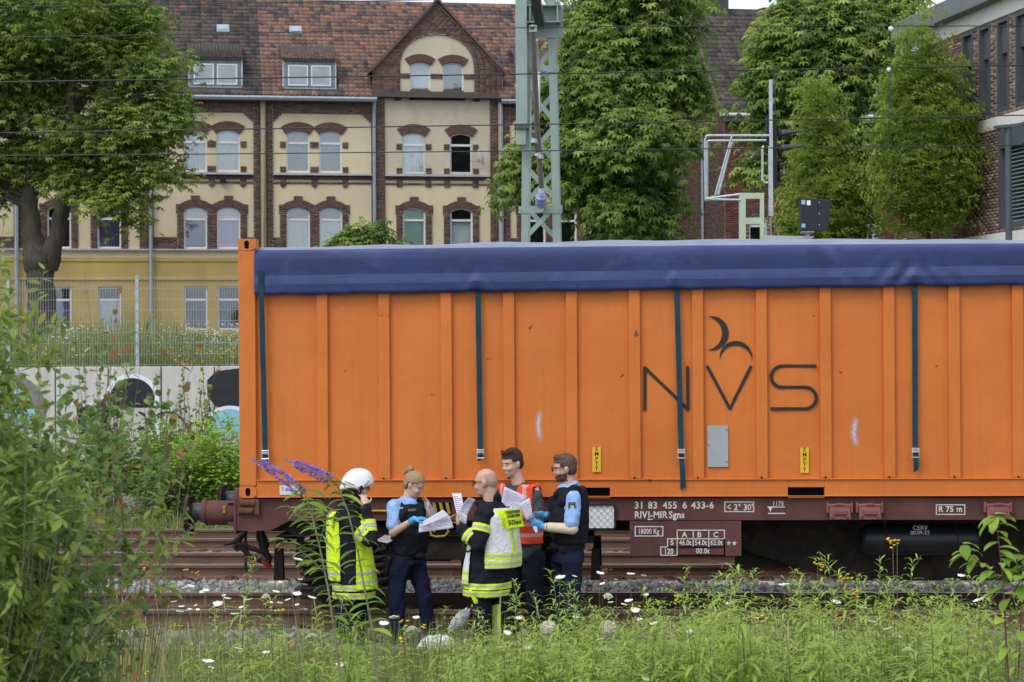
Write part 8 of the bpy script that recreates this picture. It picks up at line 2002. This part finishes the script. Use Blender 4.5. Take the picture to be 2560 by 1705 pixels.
p.trousers(legs, [(J(1020, 1385), .155, .12), (J(1020, 1410), .175, .135)], m_navy2, (.102, .078, .068)); p.boots(legs)
b = MB(); b.obox(J(986, 1428, -.20), Vector((.05, 0, 0)), Vector((0, .012, 0)), Vector((0, 0, .045))); p.solid('cargo_pocket', b, m_navy2, None, .009, 2)
b = MB(); hand(b, wr_n, Vector((1, -.1, .10)), Vector((0, .2, -1)), .35, -1, 1.0); cap(b, Vector(wr_n).lerp(Vector(el_n), .14), wr_n, .034, .033); p.solid('glove', b, m_glove, None, .0055, 3)

flush()
# ---- bald firefighter with white vest seen from behind
p = Person('bald firefighter with glasses in white and neon reflective vest holding papers', 1228, 18.75, R(152)); J = p.J; yw = p.yaw
hc = J(1214, 1208, .0); RmH = headmat(R(166), R(8))
legs = [(J(1205, 1480, -.08), J(1200, 1560, -.08), J(1204, 1628, -.08)), (J(1248, 1480, .08), J(1250, 1560, .06), J(1252, 1628, .06))]
sh_n, el_n, wr_n = J(1212, 1286, -.19), J(1196, 1358, -.26), J(1148, 1318, -.16); sh_f, el_f, wr_f = J(1225, 1282, .20), J(1185, 1340, .26), J(1160, 1305, .12)
b = MB(); head(b, hc, RmH, 1.02); cap(b, hc + RmH @ Vector((-.03, 0, -.06)), J(1226, 1262), .062, .066); b.ellipsoid(hc + RmH @ Vector((-.055, 0, .02)), .065, .074, .085, RmH, 16, 10); loft(b, [(J(1230, 1275), .16, .10), (J(1232, 1400), .15, .11), (J(1228, 1480), .15, .11)], yw)
for a, e, w in ((sh_n, el_n, wr_n), (sh_f, el_f, wr_f)): cap(b, a, e, .045, .038); cap(b, e, w, .038, .028)
for l in legs: cap(b, l[0], l[1], .07, .05); cap(b, l[1], l[2], .05, .04)
hand(b, wr_n, Vector((-.25, .1, 1)), Vector((1, .3, 0)), .35, 1); hand(b, wr_f, Vector((-.6, -.2, .5)), Vector((0, -.6, -.6)), .4, -1)
def fb(c):
    l = (c-np.array(tuple(hc))) @ np.array(RmH); return np.where((l[:, 0] < -.015) & (l[:, 2] > -.045) & (l[:, 2] < .085) & (np.abs(l[:, 1]) < .082) & (np.linalg.norm(l, axis=1) < .14), 1, 0)
p.solid('body', b, [m_skin2, M('shaved_scalp', (.40,.25,.195), .6, 0, .08, 30, .1)], fb); p.face(hc, RmH, m_hair_d); p.glasses(hc, RmH, 1.03)
b = MB(); loft(b, [(J(1228, 1255), .095, .085), (J(1232, 1276), .20, .135), (J(1234, 1306), .23, .18), (J(1230, 1370), .225, .195), (J(1222, 1430), .22, .20), (J(1216, 1486), .22, .205), (J(1216, 1491), .20, .19)], yw)
for a, e, w in ((sh_n, el_n, wr_n), (sh_f, el_f, wr_f)): cap(b, a, e, .090, .076); cap(b, e, Vector(e).lerp(Vector(w), .92), .078, .055)
cap(b, J(1240, 1244), J(1208, 1262), .058, .05); cap(b, J(1208, 1262), J(1192, 1256, -.02), .04, .02)
zt1, zt2, zt3, zt4 = J(1224, 1453)[2], J(1224, 1468)[2], J(1224, 1472)[2], J(1224, 1487)[2]
p.solid('jacket', b, [m_jacket, m_neon, m_silver], fj)
p.ring(sh_n, el_n, .36, .62, .090); p.ring(el_n, wr_n, .28, .56, .079)
b = MB(); loft(b, [(J(1233, 1266), .17, .145), (J(1236, 1290), .24, .185), (J(1238, 1330), .25, .215), (J(1236, 1380), .255, .245), (J(1232, 1410), .26, .255), (J(1222, 1460), .255, .245)], yw)
fc, _ = p.fr(np.array([tuple(J(1232, 1360))])); fc = fc[0]; F0 = fc
def fv3(c, F0=F0, p=p, J=J, sn=sh_n):
    f, s_ = p.fr(c); f = f-F0; z = c[:, 2]; i = np.zeros(len(c)); back = f < 0
    def band(lst, m): 
        r = np.zeros(len(c), bool)
        for a in lst: r |= np.abs(z-J(1235, a)[2]) < m
        return r
    bz = np.where(back, z, z+(J(1235, 1385)[2]-J(1235, 1430)[2])); z_ = bz
    for a in (1384, 1404): 
        zc = J(1235, a)[2]; i[np.abs(z_-zc) < .030] = 1; i[np.abs(z_-zc) < .011] = 2
    vb = np.abs(s_-.02) < .045; i[back & vb & (z < J(1235, 1318)[2]) & (z > J(1235, 1376)[2])] = 1; i[back & (np.abs(s_-.02) < .016) & (z < J(1235, 1318)[2]) & (z > J(1235, 1376)[2])] = 2
    pl = back & (np.abs(s_-.0) < .135) & (z < J(1235, 1272)[2]) & (z > J(1235, 1316)[2]); i[pl] = 1
    i[(np.abs(s_) > .10) & (np.abs(f-.02) < .085) & (z < J(1235, 1318)[2])] = -1; i[back & (z < J(1235, 1414)[2])] = -1; i[z < J(1235, 1457)[2]] = -1; i[z > J(1235, 1268)[2]] = -1
    d = np.linalg.norm(c-np.array(tuple(Vector(sn)+Vector((-.03, 0, -.06)))), axis=1); i[(d < .16) & (f > -.10)] = -1; i[(f > .05) & (z > J(1235, 1320)[2])] = -1; return i
p.solid('reflective_vest', b, [m_whitec, m_neon, m_silver], fv3, .009)
# lettering on the back plate: plane through the back of the vest
bd = Vector((-math.cos(yw), -math.sin(yw), 0)); rt = Vector((bd.y*-1, bd.x, 0)) if False else Vector((-bd.y, bd.x, 0)); Rt = Matrix((rt, Vector((0, 0, 1)), bd)).transposed()
cb = J(1237, 1300)+bd*.214
b = MB()
for (zc, hh, ww) in ((J(1236, 1285)[2], .045, .145), (J(1236, 1306)[2], .038, .145)):
    o = Vector((cb.x, cb.y, zc)) - bd*(.018 if zc > cb.z else 0); b.obox(o, rt*ww, bd*.004, Vector((0, 0, hh)) + bd*(-.012))
bpz = p.mesh('back_plate', b, m_neon, None, False)
for tx, zc, sz, of in (('FEUERWEHR', 1281.5, .042, -.012), ('LEVERKUSEN', 1291.5, .040, -.008), ('B-Dienst', 1309, .066, .007)):
    o = Vector((cb.x, cb.y, J(1236, zc)[2])) + bd*of; text(tx, sz, m_boot, p.e, tuple(o), rot=Rt, name='back_lettering', align='CENTER', bold=.0010)
p.trousers(legs, [(J(1226, 1470), .17, .13), (J(1226, 1490), .175, .13)], m_navy, (.105, .09, .082)); p.boots(legs)
k = legs[1]; b = MB(); cap(b, Vector(k[1])+Vector((-.015, -.02, .14)), Vector(k[2])+Vector((-.01, -.02, .05)), .083, .080)
ax0, ax1 = Vector(k[1]), Vector(k[2])
def ft(c):
    s_ = c[:, 0]-(ax0.x-.03); i = np.full(len(c), -1); near = c[:, 1] < ax0.y-.02; i[near & (np.abs(s_) < .040)] = 0; i[near & (np.abs(s_) < .014)] = 1; return i
p.solid('trouser_stripe', b, [m_neon, m_silver], ft, .008, 2)
b = MB(); cap(b, J(1180, 1478, -.16), J(1190, 1505, -.17), .03, .022); p.solid('work_gloves', b, [m_neon], None, .007, 3)
b = MB(); b.tube([J(1160, 1352, -.30), J(1158, 1372, -.30), J(1170, 1380, -.30), J(1180, 1372, -.28)], .010, 7); p.mesh('radio_strap', b, m_black)

flush()
# ---- man in orange-red vest
p = Person('man in orange-red safety vest over grey shirt looking down at papers', 1302, 19.85, R(-122)); J = p.J; yw = p.yaw
hc = J(1280, 1160, -.03); RmH = headmat(R(-138), R(12))
legs = [(J(1335, 1395, -.06), J(1338, 1500, -.08), J(1340, 1596, -.06)), (J(1280, 1395, .06), J(1280, 1500, .03), J(1280, 1592, .05))]
sh_n, el_n, wr_n = J(1338, 1232, -.10), J(1348, 1298, -.15), J(1300, 1292, -.32); sh_f, el_f, wr_f = J(1258, 1226, .06), J(1245, 1300, -.06), J(1275, 1285, -.26)
b = MB(); head(b, hc, RmH, 1.04); cap(b, hc + RmH @ Vector((-.02, 0, -.06)), J(1298, 1215), .064, .070); loft(b, [(J(1300, 1225), .18, .10), (J(1303, 1330), .17, .12), (J(1305, 1400), .16, .12)], yw)
for a, e, w in ((sh_n, el_n, wr_n), (sh_f, el_f, wr_f)): cap(b, a, e, .054, .046); cap(b, e, w, .046, .030)
for l in legs: cap(b, l[0], l[1], .075, .055); cap(b, l[1], l[2], .055, .04)
hand(b, wr_n, Vector((-.9, -.2, .2)), Vector((0, .3, 1)), .45, 1); hand(b, wr_f, Vector((.3, -.6, .3)), Vector((0, .3, 1)), .45, -1)
p.solid('body', b, m_skin); p.face(hc, RmH, m_hair_d, (.33,.14,.12), 1.04)
def hair_short(hc, RmH, mat, s=1.0, front=.052, thick=1.0):
    b = MB(); b.ellipsoid(hc + RmH @ Vector((-.016, 0, .052))*s, .110*s, .088*s, .094*s*thick, RmH, 20, 12); b.ellipsoid(hc + RmH @ Vector((-.050, 0, .0))*s, .068*s, .083*s, .078*s, RmH, 16, 10)
    for k in range(26):
        a = random.uniform(-1.4, 1.4); q = Vector((.085*math.cos(a)-.01, .07*math.sin(a), random.uniform(.10, .125))); cap(b, hc + RmH @ (q*.99*s), hc + RmH @ (q*1.12*s), .014*s, .007*s, 7)
    def f(c):
        l = (c-np.array(tuple(hc))) @ np.array(RmH)/s; i = np.zeros(len(c)); i[((l[:, 0] > front) & (l[:, 2] < .072)) | ((l[:, 0] > -.022) & (l[:, 2] < .030)) | (l[:, 2] < -.055)] = -1; return i
    return b, f
b, f_ = hair_short(hc, RmH, m_hair_d, 1.04, .045, 1.08); p.solid('hair', b, m_hair_d, f_, .006, 2)
b = MB(); loft(b, [(J(1300, 1212), .10, .08), (J(1300, 1226), .20, .11), (J(1302, 1260), .215, .13), (J(1305, 1380), .20, .145), (J(1305, 1392), .19, .14)], yw)
for a, e in ((sh_n, el_n), (sh_f, el_f)): cap(b, Vector(a)+Vector((0, 0, -.02)), Vector(a).lerp(Vector(e), .85), .070, .074)
cap(b, J(1297, 1210), sh_n, .045, .05); cap(b, J(1297, 1210), sh_f, .045, .05); p.solid('grey_shirt', b, m_greyt)
b = MB(); loft(b, [(J(1298, 1204), .16, .13), (J(1299, 1216), .225, .15), (J(1302, 1250), .222, .16), (J(1304, 1300), .218, .168), (J(1305, 1345), .215, .17), (J(1305, 1362), .215, .17)], yw)
fc, sc_ = p.fr(np.array([tuple(J(1301, 1270))])); fc, sc_ = fc[0], sc_[0]
def fr4(c, p=p, J=J, fc=fc, sc_=sc_):
    f, s_ = p.fr(c); f, s_ = f-fc, s_-sc_; z = c[:, 2]; i = np.zeros(len(c))
    for a in (1307, 1333): i[np.abs(z-J(1303, a)[2]) < .019] = 1
    i[(np.abs(np.abs(s_)-.135) < .020) & (z > J(1303, 1296)[2])] = 1
    i[(f > .02) & (np.abs(s_) < .085*(z-J(1303, 1252)[2])/(J(1303, 1212)[2]-J(1303, 1252)[2])) & (z > J(1303, 1252)[2])] = -1
    i[z < J(1303, 1357)[2]] = -1; i[z > J(1303, 1209)[2]] = -1; i[(np.abs(s_) > .200) & (z > J(1303, 1275)[2])] = -1; return i
p.solid('safety_vest', b, [m_hiviso, m_pinks], fr4)
p.trousers(legs, [(J(1305, 1370), .17, .135), (J(1305, 1400), .185, .14)], m_navy, (.112, .085, .075)); p.boots(legs)

flush()
# ---- policeman in profile
p = Person('bearded policeman with glasses, dark vest and blue gloves holding a paper', 1422, 19.2, R(-168)); J = p.J; yw = p.yaw
hc = J(1411, 1173, .0); RmH = headmat(R(-172), R(7))
legs = [(J(1430, 1402, -.10), J(1428, 1495, -.12), J(1434, 1612, -.10)), (J(1408, 1402, .10), J(1396, 1492, .10), J(1402, 1606, .12))]
sh_n, el_n, wr_n = J(1434, 1246, -.20), J(1428, 1322, -.26), J(1360, 1317, -.20); sh_f, el_f, wr_f = J(1428, 1244, .19), J(1402, 1312, .24), J(1366, 1288, .08)
b = MB(); head(b, hc, RmH, 1.02); cap(b, hc + RmH @ Vector((-.03, 0, -.06)), J(1428, 1222), .058, .064); loft(b, [(J(1424, 1235), .16, .10), (J(1424, 1330), .15, .12), (J(1420, 1405), .15, .12)], yw)
for a, e, w in ((sh_n, el_n, wr_n), (sh_f, el_f, wr_f)): cap(b, a, e, .050, .043); cap(b, e, w, .043, .029)
for l in legs: cap(b, l[0], l[1], .075, .055); cap(b, l[1], l[2], .055, .04)
hd1, hn1 = Vector((-1, .1, .38)), Vector((.2, .9, .3)); hd2, hn2 = Vector((-1, -.2, .05)), Vector((0, -.8, -.4))
hand(b, wr_n, hd1, hn1, .35, 1, .9); hand(b, wr_f, hd2, hn2, .35, -1, .9)
def fbd(c):
    l = (c-np.array(tuple(hc))) @ np.array(RmH); return np.where((l[:, 2] < -.038) & (l[:, 2] > -.115) & (l[:, 0] > -.012) & (np.abs(l[:, 1]) < .085) & ~((l[:, 0] > .075) & (l[:, 2] > -.052)), 1, 0)
p.solid('body', b, [m_skin2, M('beard', (.085,.050,.036), .8, 0, .2, 40, .3)], fbd, .008); p.face(hc, RmH, m_hair_d); p.glasses(hc, RmH, 1.03)
b, f_ = hair_short(hc, RmH, m_hair_d, 1.02, .040); p.solid('hair', b, M('hair_dark_blond', (.085,.056,.038), .7, 0, .3, 30, .5), f_, .006, 2)
b = MB(); loft(b, [(J(1426, 1216), .085, .08), (J(1426, 1236), .185, .11), (J(1424, 1270), .19, .135), (J(1424, 1350), .165, .125)], yw)
for a, e in ((sh_n, el_n), (sh_f, el_f)): cap(b, a, Vector(a).lerp(Vector(e), .80), .072, .076)
cap(b, J(1432, 1214), J(1408, 1222), .062, .055); cap(b, J(1428, 1216), sh_n, .05, .06); cap(b, J(1428, 1216), sh_f, .05, .06); p.solid('uniform_shirt', b, m_lblue)
b = MB(); loft(b, [(J(1430, 1216), .13, .125), (J(1428, 1236), .17, .165), (J(1424, 1280), .19, .185), (J(1424, 1330), .195, .18), (J(1424, 1356), .19, .165)], yw)
cap(b, J(1434, 1226, -.12), J(1406, 1252, -.15), .062, .05); cap(b, J(1434, 1226, .12), J(1406, 1252, .12), .06, .05); b.ellipsoid(J(1388, 1262, -.06), .05, .06, .10); b.ellipsoid(J(1380, 1262, .06), .04, .05, .09); b.ellipsoid(J(1384, 1308, -.03), .055, .09, .06); b.ellipsoid(J(1395, 1236, -.10), .05, .04, .035)
p.solid('protective_vest', b, m_vestblk, lambda c, J=J: np.where((c[:, 2] > J(1424, 1205)[2]), -1, 0))
b = MB(); cap(b, Vector(el_n).lerp(Vector(wr_n), -.05), Vector(el_n).lerp(Vector(wr_n), .86), .054, .045); p.solid('arm_bandage', b, m_band, None, .007, 3)
b = MB(); hand(b, wr_n, hd1, hn1, .35, 1, 1.05); cap(b, Vector(wr_n).lerp(Vector(el_n), .10), wr_n, .036, .036); p.solid('glove', b, m_glove, None, .0055, 3)
b = MB(); hand(b, wr_f, hd2, hn2, .35, -1, 1.05); cap(b, Vector(wr_f).lerp(Vector(el_f), .12), wr_f, .036, .036); p.solid('glove', b, m_glove, None, .0055, 3)
b = MB(); b._lathe2(Vector(wr_n).lerp(Vector(el_n), .12), (Vector(el_n)-Vector(wr_n)).normalized(), [(0, .03), (0, .044), (.04, .045), (.04, .03)], 16, 0); p.mesh('wristband', b, m_boot)
b = MB(); loft(b, [(J(1423, 1354), .165, .145), (J(1423, 1372), .17, .15)], yw); b.ellipsoid(J(1388, 1366, -.10), .05, .04, .045); b.ellipsoid(J(1410, 1375, -.15), .05, .03, .05); b.ellipsoid(J(1378, 1372, -.05), .05, .03, .02); p.solid('duty_belt', b, m_vestblk, None, .009, 3)
p.trousers(legs, [(J(1422, 1370), .165, .135), (J(1421, 1405), .18, .145)], m_navy2, (.108, .086, .075)); p.boots(legs)
# sleeve badge: shield with dark rim and small emblem
c = J(1430, 1268, -.288); b = MB(); sh = [(-.030, .042), (.030, .042), (.032, .0), (.022, -.032), (0, -.046), (-.022, -.032), (-.032, .0)]
b.add([(c.x+x*1.15, c.y, c.z+z*1.15) for x, z in sh], [tuple(range(7))]); b.add([(c.x+x*.95, c.y-.0012, c.z+z*.95) for x, z in sh], [tuple(range(7))], 1)
b.add([(c.x+x*.52, c.y-.0024, c.z-.006+z*.62) for x, z in sh], [tuple(range(7))], 2)
em = [(0, .016), (.004, .008), (.016, .012), (.013, -.004), (.006, -.006), (.008, -.018), (0, -.013), (-.008, -.018), (-.006, -.006), (-.013, -.004), (-.016, .012), (-.004, .008)]
b.add([(c.x+x*.85, c.y-.0036, c.z-.006+z*.95) for x, z in em], [tuple(range(12))], 3)
bd5 = p.mesh('sleeve_badge', b, [M('badge_green', (.10,.13,.12), .7), M('badge_dark', (.03,.035,.03), .7), M('badge_gold', (.55,.38,.06), .6), m_boot], None, False); bd5['label'] = 'shield shaped sleeve badge with a black eagle on gold'
text('POLIZEI', .011, m_silver, p.e, (c.x-.022, c.y-.003, c.z+.030), name='badge_lettering')

flush()
# ================================================================ papers held by the people, litter on the ground
def sheet(name, label, px, Y, dy=(0, 0, 0, 0), bulge=.01, lines=5, cat='paper', mat=None):
    P = [at(x, y, Y+d) for (x, y), d in zip(px, dy)]; O = (P[0]+P[1]+P[2]+P[3])/4; n = 6; V = []
    nr = (P[1]-P[0]).cross(P[3]-P[0]).normalized()
    for j in range(n+1):
        for i in range(n+1):
            u, v = i/n, j/n; q = P[0]*(1-u)*(1-v) + P[1]*u*(1-v) + P[2]*u*v + P[3]*(1-u)*v + nr*bulge*math.sin(math.pi*u)*math.sin(1.2+v*1.6); V.append(q-O)
    b = MB(); b.add(V, [(j*(n+1)+i, j*(n+1)+i+1, (j+1)*(n+1)+i+1, (j+1)*(n+1)+i) for j in range(n) for i in range(n)])
    o = b.build(name, mat or m_paper, smooth=True, clean=True); o.location = O; tag(o, label, cat, 'papers held by the people'); o.modifiers.new('t', 'SOLIDIFY').thickness = .0015
    sgn = -1 if nr.y > 0 else 1
    if lines:
        b = MB()
        for k in range(lines):
            v0 = .14+.72*k/max(1, lines-1); L = .80 if k % 3 else .5
            W = []
            for u in np.linspace(.1, .1+L, 5):
                for dv in (-.012, .012):
                    v = v0+dv; q = P[0]*(1-u)*(1-v) + P[1]*u*(1-v) + P[2]*u*v + P[3]*(1-u)*v + nr*bulge*math.sin(math.pi*u)*math.sin(1.2+v*1.6) + nr*sgn*.0022; W.append(q-O)
            b.add(W, [(2*i, 2*i+2, 2*i+3, 2*i+1) for i in range(4)])
        b.build('printed_lines', m_ink, o)
    return o
sheet('paper_stack', 'stack of papers on a clipboard held by the helmeted firefighter', [(936, 1352), (962, 1337), (1001, 1342), (968, 1358)], 19.35, (-.10, .15, .12, -.12), .004, 0)
b = MB(); q = [at(x, y, 19.35+d) for (x, y), d in zip([(936, 1354), (962, 1339), (1001, 1344), (968, 1361)], (-.10, .15, .12, -.12))]; b.hexa([v-Vector((0, 0, .012)) for v in q]+[v-Vector((0, 0, .003)) for v in q]); o = b.build('clipboard', m_boot); tag(o, 'thin dark clipboard under the papers of the helmeted firefighter', 'clipboard')
sheet('paper_sheet', 'top sheet lifted by the policewoman with her gloved hand', [(1047, 1310), (1108, 1274), (1124, 1290), (1052, 1318)], 19.05, (-.02, .05, .05, -.02), .006, 0)
sheet('paper_sheet', 'printed sheet held open by the policewoman', [(1048, 1302), (1125, 1290), (1134, 1320), (1047, 1331)], 19.10, (0, .05, .02, -.02), .006, 7)
sheet('paper_sheet', 'upright narrow sheet raised by the bald firefighter', [(1130, 1233), (1153, 1233), (1163, 1285), (1143, 1290)], 18.75, (.05, .05, 0, 0), .012, 9)
sheet('paper_sheet', 'folded sheet with painted grey shade curling over the hand of the bald firefighter', [(1147, 1282), (1172, 1243), (1190, 1249), (1165, 1296)], 18.68, (.0, .06, .10, .04), .03, 5, mat=M('paper_painted_shade', (.46,.46,.54), .8))  # darker copy of the paper colour, shade painted in
sheet('paper_sheet', 'curled sheet under the thumb of the bald firefighter', [(1146, 1278), (1168, 1290), (1165, 1312), (1148, 1302)], 18.66, (.02, .0, .0, .02), .015, 4)
sheet('paper_sheet', 'lilac tinted sheet held in front of the orange-red vest', [(1261, 1216), (1318, 1241), (1296, 1290), (1250, 1268)], 19.42, (.0, -.02, -.08, -.05), .012, 8, mat=M('paper_lilac', (.50,.47,.62), .8))
sheet('paper_sheet', 'folded sheet between the blue gloves of the policeman', [(1301, 1259), (1324, 1244), (1332, 1292), (1316, 1302)], 18.98, (.02, .0, .02, .03), .01, 6)
sheet('paper_sheet', 'lower corner of a sheet hanging below the blue gloves', [(1332, 1317), (1342, 1315), (1345, 1330), (1339, 1333)], 19.0, (0, 0, 0, 0), .003, 0)
def crumple(name, label, cx, cy, rx, ry, Y, mat, seed, cat):
    p = at(cx, cy, Y); rs = np.random.default_rng(seed); b = MB(); k = Y/FPX; b.ellipsoid((0, 0, 0), rx*k, rx*k*.7, ry*k, None, 26, 18); V = np.array(b.v); N = unit(V)
    d = sum(np.sin(N @ rs.normal(0, 7, 3)+rs.uniform(0, 6))*a for a in (.12, .10, .09, .08)); d = np.abs(d)-.1; V = V*(1+d[:, None]*1.1); b.v = [tuple(v) for v in V]; o = b.build(name, mat, smooth=False); o.location = p; tag(o, label, cat); return o
crumple('plastic_bag', 'crumpled white plastic bag lying in the weeds', 1092, 1612, 48, 22, 18.2, M('plastic_white', (.78,.80,.86), .35, 0, .05), 4, 'bag')
crumple('plastic_bottle_bag', 'crumpled grey translucent plastic bag beside the bald firefighter', 1148, 1550, 15, 36, 18.6, M('plastic_grey', (.30,.34,.38), .3, 0, .15), 8, 'bag').rotation_euler = (0, .75, 0)
# two pale stones by the rail
for i, (x, y, lab) in enumerate(((1372, 1570, 'large pale stone beside the rail near the policeman'), (1520, 1572, 'pale stone block at the rail beyond the policeman'))):
    o = crumple('pale_stone', lab, x, y, 22, 18, 18.4, m_conc, 20+i, 'stone')
flush()
